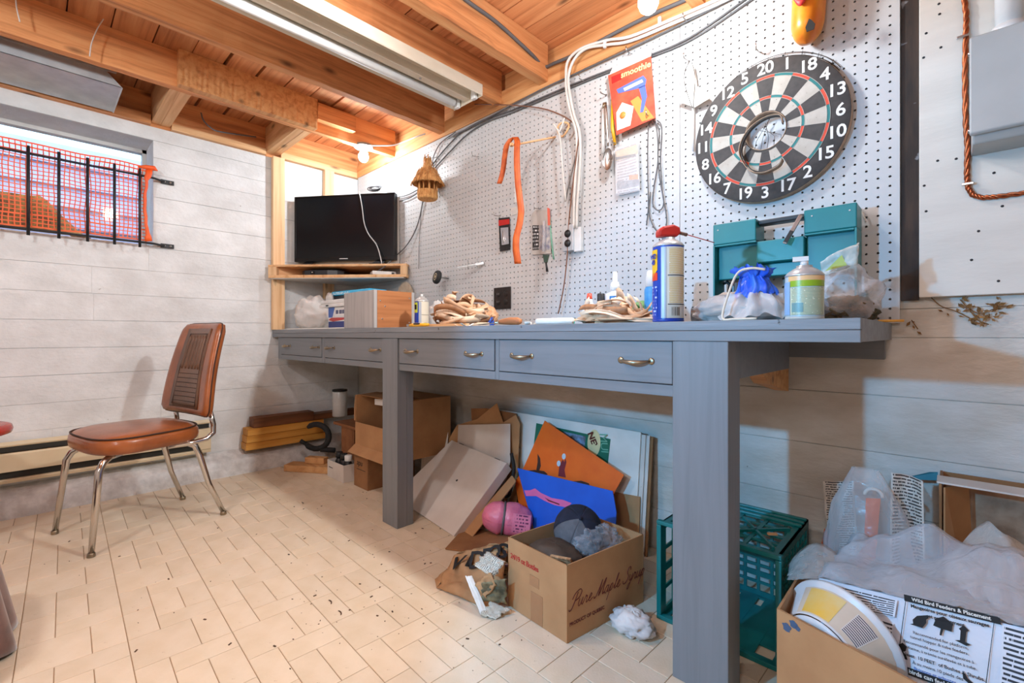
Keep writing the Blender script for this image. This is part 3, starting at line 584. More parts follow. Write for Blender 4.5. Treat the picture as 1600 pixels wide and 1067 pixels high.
# ------------------------------------------------------------------ chair
def chair():
    yaw = math.radians(13); c = V((0.628, -1.372, 0))
    ch = thing('dining_chair', 'brown vinyl dining chair with chrome legs standing alone on the tile floor', 'chair', c, yaw)
    VIN = pm('brown_vinyl', (172, 98, 52), (118, 64, 34), rough=0.28, sc=(7, 7, 7), lo=0.3, hi=0.75, bmp=0.08, bsc=(90, 90, 90), coat=0.2)
    VIN2 = pm('brown_vinyl_panel', (122, 90, 70), (104, 76, 58), rough=0.4, sc=(9, 9, 9), bmp=0.1, bsc=(120, 120, 120))
    ST = pm('stitching', (60, 34, 20), rough=0.7)
    hx, hy = 0.215, 0.20
    def seat_r(a):                              # superellipse, front a little wider
        ca, sa = math.cos(a), math.sin(a); k = (abs(ca) ** 3.4 + abs(sa) ** 3.4) ** (-1 / 3.4); x, y = ca * k * hx, sa * k * hy
        return x * (1 - 0.10 * (y / hy)), y
    b = MB(); N = 40; rings = [(0.80, 0.366), (0.95, 0.366), (1.0, 0.376), (1.015, 0.395), (1.005, 0.415), (0.97, 0.428), (0.95, 0.4265), (0.93, 0.432), (0.8, 0.443), (0.5, 0.450), (0.2, 0.452)]
    i = len(b.v); b.smooth = True
    for k, z in rings: b.verts([(seat_r(2 * PI * j / N)[0] * k, seat_r(2 * PI * j / N)[1] * k, z) for j in range(N)])
    for r in range(len(rings) - 1):
        for j in range(N): b.idx((i + r * N + j, i + r * N + (j + 1) % N, i + (r + 1) * N + (j + 1) % N, i + (r + 1) * N + j))
    b.idx([i + (len(rings) - 1) * N + j for j in range(N)]); b.idx([i + j for j in reversed(range(N))])
    seat = part('seat', b, VIN, ch, local=True)
    b = MB(); b.tube([(seat_r(2 * PI * j / N)[0] * 0.975, seat_r(2 * PI * j / N)[1] * 0.975, 0.4295) for j in range(N)], 0.0035, 6, closed=True); part('piping', b, ST, seat, local=True)
    # backrest: tapered padded panel leaning back
    zb, ztp, yb, yt = 0.465, 0.895, 0.185, 0.275
    def bp(s, t, d):                            # s across -1..1, t up 0..1, d proud of the front
        w = lerp(0.222, 0.172, t); y = lerp(yb, yt, t) - 0.012 * math.sin(PI * t) + 0.02 * (1 - s * s); z = lerp(zb, ztp, t)
        return V((s * w, y, z)) + V((0, -0.98, 0.2)) * d
    b = MB(); b.smooth = True; M_ = 60; out = []
    for j in range(M_):
        a = 2 * PI * j / M_; ca, sa = math.cos(a), math.sin(a); k = (abs(ca) ** 14 + abs(sa) ** 14) ** (-1 / 14); out.append((ca * k, sa * k))
    ringd = [(0.5, -0.022), (0.93, -0.022), (0.99, -0.014), (1.0, 0.0), (0.985, 0.014), (0.93, 0.021), (0.85, 0.022), (0.4, 0.024)]
    i = len(b.v)
    for k, d in ringd: b.verts([bp(s * k, 0.5 + t * k * 0.5, d) for s, t in out])
    for r in range(len(ringd) - 1):
        for j in range(M_): b.idx((i + r * M_ + j, i + (r + 1) * M_ + j, i + (r + 1) * M_ + (j + 1) % M_, i + r * M_ + (j + 1) % M_))
    b.idx([i + j for j in range(M_)]); b.idx([i + (len(ringd) - 1) * M_ + j for j in reversed(range(M_))])
    back = part('backrest', b, VIN, ch, local=True)
    b = MB(); i = 0; b.sheet(lambda u, v: bp(lerp(-0.60, 0.60, u), lerp(0.06, 0.93, v), 0.0262), 8, 12); part('front_panel', b, VIN2, back, local=True, solid=0.003)
    for k in range(6):                          # vertical channels above, horizontal below
        b = MB(); s0 = lerp(-0.38, 0.38, k / 5); b.tube([bp(s0, lerp(0.48, 0.85, q / 8), 0.027) for q in range(9)], [0.004] + [0.0085] * 7 + [0.004], 8, flat=0.55); part('channel', b, VIN2, back, local=True)
    for k in range(7):
        b = MB(); t0 = lerp(0.13, 0.43, k / 6); b.tube([bp(lerp(-0.46, 0.46, q / 8), t0, 0.0275) for q in range(9)], 0.0013, 5); part('seam', b, ST, back, local=True)
    b = MB(); lp = [(-0.5, 0.09), (0.5, 0.09), (0.47, 0.5), (0.44, 0.87), (-0.44, 0.87), (-0.47, 0.5)]; b.tube([bp(s, t, 0.0275) for s, t in lp], 0.0015, 5, closed=True); part('seam', b, ST, back, local=True)
    b = MB(); b.tube([bp(s * 1.002, 0.5 + t * 0.501, 0.0) for s, t in out], 0.003, 5, closed=True); part('piping', b, ST, back, local=True)
    for sx in (-1, 1):
        b = MB(); b.tube([(sx * 0.165, 0.05, 0.358), (sx * 0.170, 0.15, 0.358), (sx * 0.172, 0.200, 0.364), (sx * 0.174, 0.228, 0.388), (sx * 0.174, 0.228, 0.425), (sx * 0.168, 0.214, 0.50)], 0.011, 10); part('back_support', b, CHROME, ch, local=True)
        for pts in ([(sx * 0.12, -0.10, 0.358), (sx * 0.15, -0.145, 0.356), (sx * 0.165, -0.17, 0.34), (sx * 0.172, -0.185, 0.31), (sx * 0.196, -0.215, 0.012)],
                    [(sx * 0.12, 0.08, 0.358), (sx * 0.15, 0.13, 0.356), (sx * 0.165, 0.155, 0.34), (sx * 0.17, 0.17, 0.30), (sx * 0.18, 0.205, 0.16), (sx * 0.193, 0.262, 0.012)]):
            b = MB(); b.tube(pts, [0.013, 0.013, 0.013, 0.013] + [0.011] * (len(pts) - 5) + [0.010], 12); lg = part('leg', b, CHROME, ch, local=True)
            b = MB(); e = pts[-1]; b.at((e[0], e[1], 0)); b.lathe([(0.012, 0.0), (0.0135, 0.003), (0.0125, 0.014), (0.0105, 0.016)], 12); part('foot_cap', b, BRASS, lg, local=True)
    b = MB(); b.box(-0.15, 0.15, -0.14, 0.16, 0.356, 0.3655); part('seat_frame', b, CHROME, ch, local=True)
chair()
# ------------------------------------------------------------------ pine studs, corner shelf, television
def stud(y0, y1, z0, z1, label):
    b = MB(); b.box(0.005, 0.043, y0, y1, z0, z1); one('stud', b, W_PINE_Z, label, 'stud', bevel=0.0015, group='pine studs behind the television')
stud(-0.612, -0.54, 0.873, 1.9995, 'pale pine stud left of the television, full height in view')
stud(-0.272, -0.205, 0.873, 1.9995, 'pale pine stud partly hidden behind the television')
A_ = V((0.049, -0.645, 0)); B_ = V((0.735, -0.06, 0)); E_ = (B_ - A_).normalized(); N_ = V((E_.y, -E_.x, 0)); LEN = (B_ - A_).length
def fp(t): return A_ + E_ * (t * LEN)
def dep(t): p = fp(t); return max(0.004, min((p.x - 0.048) / N_.x, (-0.022 - p.y) / -N_.y))
tp = 0; best = -1
for k in range(1001):
    if dep(k / 1000) > best: best = dep(k / 1000); tp = k / 1000
sh = thing('corner_shelf', 'two-tier pine corner shelf carrying the television and set-top box', 'shelf', (0.2, -0.2, 1.2))
def shboard(t0, t1, z0, z1, name, m, parent=sh):
    pts = [fp(t0), fp(t1), fp(t1) - N_ * dep(t1)] + ([fp(tp) - N_ * dep(tp)] if t0 < tp < t1 else []) + [fp(t0) - N_ * dep(t0)]
    b = MB(); b.slab([V((p.x, p.y, z0)) for p in pts], (0, 0, z1 - z0)); return part(name, b, m, parent, bevel=0.001)
shboard(0.0, 1.0, 1.276, 1.289, 'top_board', W_PINE_X)
ts = [0.0, 0.26, 0.40, 0.66, 0.78, 1.0]
for k in range(5): shboard(ts[k] + 0.001, ts[k + 1] - 0.001, 1.204, 1.222, 'plank', W_PINE_X)
PLYG = pm('grey_plywood', (200, 196, 190), rough=0.7)
shboard(0.02, 0.98, 1.198, 1.2035, 'bottom_panel', PLYG)
for t0, t1 in ((0.0, 0.06), (0.955, 1.0)):
    b = MB(); p, q = fp(t0), fp(t1); b.slab([V((p.x, p.y, 1.2225)), V((q.x, q.y, 1.2225)), V((q.x, q.y, 1.2755)), V((p.x, p.y, 1.2755))], -N_ * 0.03); part('end_block', b, W_PINE_Z, sh, bevel=0.001)
b = MB(); b.slab([(0.0485, -0.60, 1.2225), (0.066, -0.60, 1.2225), (0.066, -0.03, 1.2225), (0.0485, -0.03, 1.2225)], (0, 0, 0.0525)); part('wall_cleat', b, W_PINE_Y, sh)
tl, tr_ = V((0.053, -0.483, 0)) , V((0.626, -0.078, 0)); te = (tr_ - tl).normalized(); tn = V((te.y, -te.x, 0)); TW = (tr_ - tl).length
tv = thing('television', 'black flat screen television in the corner on the pine shelf', 'television', ((tl + tr_) / 2) + V((0, 0, 1.29)))
TM = axes(te, -tn, (0, 0, 1)); zb_, zt_ = 1.325, 1.757
def tvb(name, x0, x1, y0, y1, z0, z1, m, parent=tv, bv=0.002): b = MB(); b.at(tl, TM); b.box(x0, x1, y0, y1, z0, z1); return part(name, b, m, parent, bevel=bv)
SCREEN = pm('dark_screen', (10, 16, 22), rough=0.16, spec=0.6)
tvb('casing', 0, TW, 0.004, 0.045, zb_, zt_, BLACK); tvb('screen', 0.012, TW - 0.008, 0.0015, 0.0039, zb_ + 0.024, zt_ - 0.009, SCREEN, bv=0)
BEZ = pm('glossy_black_bezel', (20, 20, 22), rough=0.2)
for a in ((0, TW, -0.001, 0.0039, zb_, zb_ + 0.0235), (0, TW, -0.001, 0.0039, zt_ - 0.0085, zt_), (0, 0.0115, -0.001, 0.0039, zb_ + 0.0236, zt_ - 0.0086), (TW - 0.0075, TW, -0.001, 0.0039, zb_ + 0.0236, zt_ - 0.0086)): tvb('bezel', *a, BEZ, bv=0.001)
b = MB(); b.at(tl, TM); x_ = TW / 2; b.face([(x_ - 0.03, -0.0014, zb_ + 0.008), (x_ + 0.03, -0.0014, zb_ + 0.008), (x_ + 0.03, -0.0014, zb_ + 0.018), (x_ - 0.03, -0.0014, zb_ + 0.018)], ((0, 0), (1, 0), (1, 1), (0, 1))); part('logo', b, print_lines('tv_logo_print', (40, 42, 46), (205, 208, 212), 1, 0.35, 9, 0.02, 0.3), tv)
for q in (0.10, TW - 0.10):
    b = MB(); b.at(tl, TM); b.slab([(q - 0.03, 0.015, zb_ - 0.001), (q + 0.03, 0.015, zb_ - 0.001), (q + 0.045, -0.05, 1.290), (q - 0.045, -0.05, 1.290)], (0, 0.008, 0)); b.box(q - 0.05, q + 0.05, -0.055, 0.10, 1.2895, 1.296); part('foot', b, BLACK, tv)

b = MB(); b.at(tl, TM); b.box(-0.022, TW + 0.012, 0.046, 0.050, 1.2895, zt_ - 0.02); one('plywood_panel', b, PLYG, 'thin grey brown plywood panel standing behind the television', 'panel')
b = MB(); mdev = fp(0.36) - N_ * 0.10; sbx = thing('set_top_box', 'rounded black set-top box on the lower tier of the corner shelf', 'set-top box', (mdev.x, mdev.y, 1.2222))
DM3 = axes(E_, -N_, (0, 0, 1)); b.at((mdev.x, mdev.y, 1.2225), DM3); b.prism([(-0.14, 0.07), (-0.14, -0.02), (-0.11, -0.05), (-0.05, -0.066), (0.05, -0.068), (0.11, -0.055), (0.14, -0.02), (0.14, 0.07)], 0, 0.036); part('body', b, pm('dark_grey_plastic', (44, 48, 54), rough=0.35), sbx, bevel=0.004)
b = MB(); b.at((mdev.x, mdev.y, 1.2225), DM3); b.box(-0.06, -0.035, -0.0725, -0.066, 0.010, 0.028); part('logo_plate', b, BEZ, sbx)
b = MB(); b.at((mdev.x, mdev.y, 1.2225), DM3); b.box(-0.052, -0.044, -0.0732, -0.0726, 0.017, 0.022); part('status_light', b, INK_WHITE, sbx)
mrt = fp(0.80) - N_ * 0.085; b = MB(); rtr = thing('router', 'flat white modem at the right end of the lower shelf tier', 'modem', (mrt.x, mrt.y, 1.2222)); b.at((mrt.x, mrt.y, 1.2225), axes(E_, -N_, (0, 0, 1)) @ RZ(0.5)); b.box(-0.075, 0.075, -0.05, 0.05, 0, 0.026); part('body', b, WHITE, rtr, bevel=0.006)
b = MB(); b.at((mrt.x, mrt.y, 1.2225), axes(E_, -N_, (0, 0, 1)) @ RZ(0.5)); b.box(0.045, 0.062, -0.0512, -0.0502, 0.006, 0.020); part('socket', b, BLACK, rtr)
# ------------------------------------------------------------------ dark gap board, painted panel, electrical box at the right
YP = -0.020
GAPM = pm('dark_stained_board', (70, 54, 44), (40, 34, 32), rough=0.8, sc=(40, 40, 6), spots=((120, 120, 124), 22, 0.66))
b = MB(); b.box(3.1135, 3.152, -0.0125, 0.0, 0.935, 2.15); one('gap_board', b, GAPM, 'dark stained upright board in the gap beside the pegboard edge', 'board', bevel=0.001)
pn = thing('painted_panel', 'white painted plywood panel with nail holes behind the grey electrical box', 'panel', (3.45, -0.01, 0.94))
PANEL = pm('white_painted_plywood', (222, 217, 208), (212, 206, 197), rough=0.6, sc=(3, 3, 14), bmp=0.1, bsc=(20, 20, 60))
b = MB(); b.box(3.1525, 3.95, -0.028, -0.0125, 0.941, 2.15); b.v = [V((p.x - 0.0 * p.z, p.y, p.z)) for p in b.v]; part('sheet', b, PANEL, pn, bevel=0.002)
for u, v in ((1467, 6), (1468, 22), (1443, 90), (1470, 74), (1465, 251), (1494, 248), (1444, 290), (1553, 270), (1566, 322), (1529, 361), (1518, 406), (1560, 439), (1447, 330), (1447, 52)):
    p = PY(u, v, -0.0283); b = MB(); b.at(p, Mx.Rotation(PI / 2, 3, 'X')); b.lathe([(0.0032, -0.0002), (0.003, 0.0006), (0.0, 0.0008)], 8); part('nail', b, IRON, pn)
eb = thing('electrical_box', 'grey painted steel electrical box with a white conduit on the panel', 'electrical box', (3.36, -0.09, 1.29))
EBM = pm('grey_box_paint', (176, 180, 180), (166, 170, 170), rough=0.35, sc=(6, 6, 6))
b = MB(); b.at((0, 0, 0)); b.slab([(3.252, -0.0285, 1.295), (3.252, -0.13, 1.295), (3.252, -0.148, 1.318), (3.252, -0.148, 1.535), (3.252, -0.132, 1.553), (3.252, -0.0285, 1.553)], (0.23, 0, 0)); part('body', b, EBM, eb, bevel=0.004)
b = MB(); b.slab([(3.247, -0.1495, 1.31), (3.247, -0.1495, 1.545), (3.247, -0.158, 1.54), (3.247, -0.158, 1.315)], (0.24, 0, 0)); cv = part('cover', b, EBM, eb, bevel=0.003)
b = MB(); b.box(3.3335, 3.3345, -0.1588, -0.1581, 1.32, 1.535); part('cover_seam', b, GALV, cv)
for z in (1.333, 1.52):
    b = MB(); b.at((3.2465, -0.118, z), Mx.Rotation(-PI / 2, 3, 'Y')); b.lathe([(0.005, -0.006), (0.005, 0.001), (0.0, 0.002)], 10); part('screw', b, STEEL, eb)
b = MB(); b.tube([(3.315, -0.082, 1.5535), (3.315, -0.082, 2.15)], 0.024, 20); b.tube([(3.315, -0.082, 1.5535), (3.315, -0.082, 1.575)], 0.030, 20); part('conduit', b, WHITE, eb)
def pxcable(name, label, cat, pts, r, m, group=None, n=8, smooth=True):
    """pts: points in space; a rounded cable through them"""
    pts = [V(p) for p in pts]
    if smooth and len(pts) > 2:
        q = []; P = [pts[0] * 2 - pts[1]] + pts + [pts[-1] * 2 - pts[-2]]
        for k in range(1, len(P) - 2):
            for t in range(5):
                t /= 5; a, c, d, e = P[k - 1], P[k], P[k + 1], P[k + 2]
                q.append(0.5 * ((2 * c) + (d - a) * t + (2 * a - 5 * c + 4 * d - e) * t * t + (3 * c - a - 3 * d + e) * t ** 3))
        pts = q + [P[-2]]
    b = MB(); b.tube(pts, r, n)
    return b if name is None else one(name, b, m, label, cat, group=group)
def ys(y, *uv): return [PY(u, v, y) for u, v in uv]
for k in range(3):
    o_ = V((0.003 * math.cos(k * 2.1), 0.003 * math.sin(k * 2.1), 0))
    if k == 0: gw = thing('ground_wire', 'twisted copper ground wire bent beside the grey electrical box', 'wire', PY(1510, 300, -0.034))
    path = ys(-0.034, (1506, -10), (1510, 25), (1509, 60), (1508, 120), (1509, 190), (1512, 228), (1511, 270), (1512, 292), (1520, 305), (1535, 309), (1560, 307), (1610, 300), (1660, 294))
    full = []
    for a, c in zip(path, path[1:]): full += [lerp(a, c, t / 10) for t in range(10)]
    b = MB(); pp = []
    for j, p in enumerate(full):
        t = (full[min(j + 1, len(full) - 1)] - full[max(j - 1, 0)]).normalized(); a = V((0, -1, 0)); c = t.cross(a); an = j * 0.55 + k * 2.094
        pp.append(p + a * (math.cos(an) * 0.0032) + c * (math.sin(an) * 0.0032))
    b.tube(pp, 0.0033, 6); part('strand', b, COPPER, gw)
for u, v in ((1504, 57), (1512, 287)):
    p = PY(u, v, -0.041); b = MB(); b.cbox(p, (0.022, 0.006, 0.006)); part('clip', b, STEEL, gw, bevel=0.001)
# ------------------------------------------------------------------ cables
yw = -0.036
pxcable('cable', 'thick grey cable stapled along a joist and bending onto the wall plate', 'cable', [PX(700, -26, 1.864), PX(728, 0, 1.864), PX(775, 34, 1.864), PX(815, 70, 1.864), PX(832, 86, 1.864)] + ys(yw - 0.010, (850, 104), (868, 98), (905, 82), (960, 52), (1020, 22), (1075, -2), (1140, -34)), 0.0075, GREY_CABLE)
wc = thing('cable_bundle', 'pair of thick white cables curving down from the ceiling to the outlet', 'cable', PY(900, 350, -0.05))
for k, dx in enumerate((0, 7)):
    P1 = ys(-0.045, (1240, -52 - dx), (1130, 2 - dx), (1050, 37 - dx), (985, 64 - dx), (948, 70 - dx))
    P2 = ys(-0.055, (915 - dx, 76), (896 - dx * 1.2, 95), (888 - dx * .5, 122), (889 - dx * .7 + 2, 150), (897 - dx * .6, 180), (905 - dx * .7, 205))
    P3 = ys(-0.045, (907 - dx * .8, 240), (905 - dx * .9, 280), (902 - dx * .7, 320), (901 - dx * .6, 357))
    part('cable', pxcable(None, '', '', P1 + P2 + P3, 0.0062, None), WHITE_CABLE, wc)
for u, v in ((945, 70), (1031, 32)):
    p = PY(u, v, -0.046); b = MB(); b.cbox(p, (0.012, 0.012, 0.026)); part('strap', b, WHITE, wc, bevel=0.002)
for k, (pts, lab) in enumerate((
    (((1250, -60), (1180, -12), (1110, 38), (1060, 68), (1000, 92), (940, 114), (880, 138), (800, 172), (755, 188), (722, 206), (696, 232), (672, 262), (660, 280)), 'grey cable sagging across the pegboard to the straw birdhouse, upper strand'),
    (((1250, -50), (1180, -4), (1110, 44), (1060, 72), (1000, 95), (940, 117), (880, 142), (800, 176), (762, 190), (730, 210), (702, 238), (680, 262), (664, 284)), 'grey cable sagging across the pegboard to the straw birdhouse, lower strand'))):
    pxcable('cable', lab, 'cable', ys(-0.027, *pts), 0.0036, GREY_CABLE, 'grey cables across the pegboard')
pxcable('cable', 'thin grey cable looping from the plate down behind the birdhouse', 'cable', ys(-0.03, (712, 206), (690, 222), (680, 238), (676, 252), (678, 268)), 0.0028, GREY_CABLE)
pxcable('cable', 'dark cable stapled along the lower edge of the wall plate', 'cable', ys(-0.034, (700, 216), (760, 186), (840, 143), (900, 115), (985, 76), (1060, 40), (1130, 5), (1200, -30)), 0.004, GREY_CABLE)
br = pxcable('cord', 'thin brown cord hanging past the outlet down to the bench top', 'cord', ys(-0.05, (742, 163), (790, 164), (838, 168), (868, 176), (893, 190), (904, 208), (902, 232), (895, 290), (889, 345), (887, 390), (882, 440), (875, 478), (872, 490)), 0.003, BROWN_CORD)
cw = thing('wire_coil', 'loops of thin dark wire hanging from a hook below the red package', 'wire', PY(1022, 280, -0.03))
for pts in (((1018, 190), (1013, 200), (1012, 260), (1013, 320), (1010, 352)), ((1020, 188), (1026, 200), (1028, 250), (1022, 290), (1020, 318), (1026, 328), (1034, 326), (1037, 312), (1031, 280), (1028, 240), (1030, 205), (1024, 190)), ((1016, 300), (1014, 330), (1020, 352), (1030, 363), (1040, 355), (1041, 335), (1035, 300), (1032, 250), (1034, 200), (1027, 188))):
    part('loop', pxcable(None, '', '', ys(-0.03, *pts), 0.0022, None), GREY_CABLE, cw)
TVP = tl + tn * 0.01
def tvp(u, v, d=0.01): return PP(u, v, tl + tn * d, tn)
pxcable('cable', 'pale cable hanging over the front of the television screen', 'cable', [tvp(561, 300, -0.02), tvp(562, 303, 0.012), tvp(566, 325), tvp(569, 348), tvp(576, 366), tvp(588, 382), tvp(594, 400, 0.03), tvp(597, 415, 0.06)], 0.0035, pm('pale_grey_cable', (190, 188, 186), rough=0.5))
pxcable('cable', 'dark cable swinging from the birdhouse down to the set-top box shelf', 'cable', [PY(661, 312, -0.03), PY(656, 338, -0.03), PY(648, 362, -0.03), PY(634, 385, -0.04), PY(616, 402, -0.05), tvp(604, 414, 0.05), tvp(590, 424, 0.03)], 0.0035, GREY_CABLE)
pxcable('cable', 'very thin cable hanging straight down beside the corner shelf', 'cable', ys(-0.026, (660, 314), (657, 345), (655, 380), (654, 420)), 0.0016, GREY_CABLE)
pxcable('cable', 'upper grey cable running behind the right edge of the television', 'cable', ys(-0.03, (606, 309), (622, 308), (638, 304), (655, 295)), 0.003, GREY_CABLE)
pxcable('cable', 'lower grey cable running behind the right edge of the television', 'cable', ys(-0.03, (606, 312), (624, 314), (642, 308), (660, 296)), 0.003, GREY_CABLE)
cc = thing('cable_coil', 'small coil of dark cable lying on top of the television', 'cable', tvp(585, 300, -0.025))
for k in range(3):
    ce = tvp(584 + k * 2, 298, -0.025); b = MB(); b.tube([ce + te * (0.042 * math.cos(a)) + V((0, 0, 0.012 + 0.012 * math.sin(a) + 0.004 * k)) + tn * (0.012 * math.sin(a + k)) for a in [2 * PI * j / 20 for j in range(20)]], 0.0035, 6, closed=True); part('loop', b, GREY_CABLE, cc)
pxcable('cable', 'white cable feeding the bulb above the television', 'cable', [B1 + V((0.05, 0, 0.058))] + [PZ(612, 227, 2.008), PZ(630, 222, 2.012), PZ(650, 214, 1.992), PZ(664, 209, 1.994)], 0.004, WHITE_CABLE)
pxcable('cable', 'short thin white cord hanging from the joist at top left corner', 'cable', [PX(24, -8, 0.62), PX(26, 12, 0.62), PX(31, 34, 0.62)], 0.0022, WHITE_CABLE)
pxcable('cable', 'longer thin white cord curving below the joist above the duct', 'cable', [PX(169, -8, 0.60), PX(165, 22, 0.60), PX(152, 45, 0.60), PX(143, 68, 0.60), PX(140, 88, 0.60)], 0.0022, WHITE_CABLE)
pxcable('cable', 'dark cable drooping between the blocking boards near the left wall', 'cable', [PX(314, 176, 0.10), PX(318, 188, 0.10), PX(330, 200, 0.09), PX(345, 206, 0.07), PX(400, 214, 0.05)], 0.004, GREY_CABLE)
# ------------------------------------------------------------------ dartboard
db = (V((PY(1087, 205, -0.05).x + PY(1330, 200, -0.05).x, 0, PY(1206, 88, -0.05).z + PY(1190, 318, -0.05).z))) * 0.5
R = (PY(1330, 200, -0.05).x - PY(1087, 205, -0.05).x) / 2 * 1.005; DC = V((db.x, -0.05, db.z))
e6 = PY(1302, 175, -0.05) - DC; A6 = math.atan2(e6.z, e6.x)
da = thing('dartboard', 'round coiled paper dartboard with numbers and a torn centre on the pegboard', 'dartboard', DC)
DM = Mx.Rotation(PI / 2, 3, 'X')                # local z -> toward the room
D_DARK = pm('dart_charcoal', (76, 72, 70), (64, 61, 60), rough=0.8, sc=(50, 50, 50)); D_WHITE = pm('dart_cream', (190, 184, 174), (180, 172, 161), rough=0.8, sc=(40, 40, 40), spots=((110, 96, 84), 170, 0.66))
D_RED = pm('dart_red', (226, 84, 62), rough=0.8); D_TEAL = pm('dart_teal', (52, 128, 128), rough=0.8); D_EDGE = pm('dart_paper_edge', (186, 160, 136), (160, 134, 112), rough=0.9, sc=(60, 60, 60)); WIRE = pm('thin_dark_wire', (60, 54, 50), rough=0.5, metal=0.5)
b = MB(); b.at(DC, DM); rh = 0.275 * R
b.lathe([(rh, -0.028), (R, -0.028), (R, -0.002), (R - 0.002, 0.0), (rh, 0.0), (rh, -0.028)], 80, cap=False); part('board', b, D_DARK, da)
b = MB(); b.at(DC, DM); b.lathe([(R + 0.0004, -0.026), (R + 0.001, -0.004), (R - 0.0004, -0.0008)], 80, cap=False); part('rim', b, D_EDGE, da)
def wedge(name, r0, r1, h):
    b = MB(); n = 6; a = PI / 20 * 0.985; i = b.verts([(r * math.sin(lerp(-a, a, k / n)), -r * 0 + 0, 0) for r in () for k in ()]) if False else 0
    top = []
    for r in (r0, r1): top.append([V((r * math.cos(lerp(-a, a, k / n)), -h, r * math.sin(lerp(-a, a, k / n)))) for k in range(n + 1)])
    for k in range(n): b.face([top[0][k], top[1][k], top[1][k + 1], top[0][k + 1]])
    return b
order = [6, 13, 4, 18, 1, 20, 5, 12, 9, 14, 11, 8, 16, 7, 19, 3, 17, 2, 15, 10]
protos = {}
for k, num in enumerate(order):
    dark = num in (20, 18, 13, 10, 2, 3, 7, 8, 14, 12)
    for nm, r0, r1, mt in (('single_segment', 0.487, 0.735, D_DARK if dark else D_WHITE), ('inner_segment', 0.278, 0.447, D_DARK if dark else D_WHITE), ('treble_segment', 0.450, 0.484, D_RED if dark else D_TEAL), ('double_segment', 0.738, 0.775, D_RED if dark else D_TEAL)):
        if nm == 'inner_segment' and num in (19, 3, 17, 7): r0 = 0.30
        key = (nm, mt.name, r0)
        if key not in protos: w = wedge(nm, r0 * R, r1 * R, 0.0008); protos[key] = mesh_of(nm, w.v, w, mt)
        o = ob_for(nm, protos[key], da); o.rotation_euler = (0, -(A6 + k * PI / 10), 0)
    an = A6 + k * PI / 10; p = DC + V((math.cos(an), 0, math.sin(an))) * (0.885 * R) + V((0, -0.0004, 0))
    letters(str(num), p, (1, 0, 0), (0, 0, 1), 0.052, INK_WHITE, da, 'number', bold=0.0009, spacing=0.92)
for r in (0.737, 0.776, 0.4485, 0.4855):
    b = MB(); b.tube([DC + V((r * R * math.cos(a), -0.001, r * R * math.sin(a))) for a in [2 * PI * j / 72 for j in range(72)]], 0.0008, 4, closed=True); part('ring_line', b, D_WHITE, da)
# the torn, telescoped paper coil at the centre
def band(pts, wid, name, m, th=0.002):
    b = MB(); b.sheet(lambda u, v: pts[round(u * (len(pts) - 1))] + V((0, -wid(u) * v, 0)), len(pts) - 1, 2); return part(name, b, m, da, solid=th)
def arc(c, r, a0, a1, n, y0=0.0, y1=0.0): return [c + V((r * math.cos(lerp(a0, a1, k / n)), lerp(y0, y1, k / n), r * math.sin(lerp(a0, a1, k / n)))) for k in range(n + 1)]
C1 = DC + V((0.0, -0.001, -0.01))
band(arc(DC + V((0, 0.026, 0)), rh - 0.001, 0.1, 0.1 + 2 * PI, 40), lambda u: 0.028, 'coil', D_EDGE)
lp_ = [(0.24, 0.02), (0.2, 0.14), (0.02, 0.16), (-0.17, 0.07), (-0.29, -0.10), (-0.31, -0.30), (-0.18, -0.55), (0.0, -0.64), (0.2, -0.60), (0.27, -0.50)]
lp3 = [DC + V((x * R, -0.004 - 0.016 * k / 9, z * R)) for k, (x, z) in enumerate(lp_)]; lq = []; PP_ = [lp3[0] * 2 - lp3[1]] + lp3 + [lp3[-1] * 2 - lp3[-2]]
for k in range(1, len(PP_) - 2):
    for t in range(5): t /= 5; a, c, d, e2 = PP_[k - 1], PP_[k], PP_[k + 1], PP_[k + 2]; lq.append(0.5 * ((2 * c) + (d - a) * t + (2 * a - 5 * c + 4 * d - e2) * t * t + (3 * c - a - 3 * d + e2) * t ** 3))
band(lq, lambda u: 0.014 + 0.010 * u, 'loose_coil', D_EDGE)
band([q + V((0.002, -0.0015, 0.0)) + (DC + V((0, 0, -0.055)) - q).normalized() * 0.004 for q in lq], lambda u: 0.012 + 0.008 * u, 'loose_coil', D_DARK)
for k in range(5):
    b = MB(); a = 0.6 + k * 0.55; b.tube([DC + V((0.02 * math.cos(a), 0.012, 0.05 - 0.01 * k)), DC + V((-0.03 + 0.018 * k, 0.014, -0.02)), DC + V((-0.04 + 0.02 * k, 0.012, -0.075))], 0.0008, 4); part('thin_wire', b, WIRE, da)
wrg = thing('number_ring', 'loose thin wire number ring hanging behind the top of the dartboard', 'wire ring', DC + V((0, 0.02, R)))
for dz, rr in ((0.012, 0.985), (0.018, 1.0)):
    b = MB(); b.tube(arc(DC + V((0.004, 0.024, dz)), R * rr, 0.55, 2.25, 28), 0.0011, 5); part('ring_wire', b, WIRE, wrg)
for k in range(7):
    a = 0.7 + k * 0.22; b = MB(); b.tube([DC + V((0.004 + R * q * math.cos(a), 0.024, d2 + R * q * math.sin(a))) for q, d2 in ((0.975, 0.010), (1.012, 0.02))], 0.0009, 4); part('clip_wire', b, WIRE, wrg)
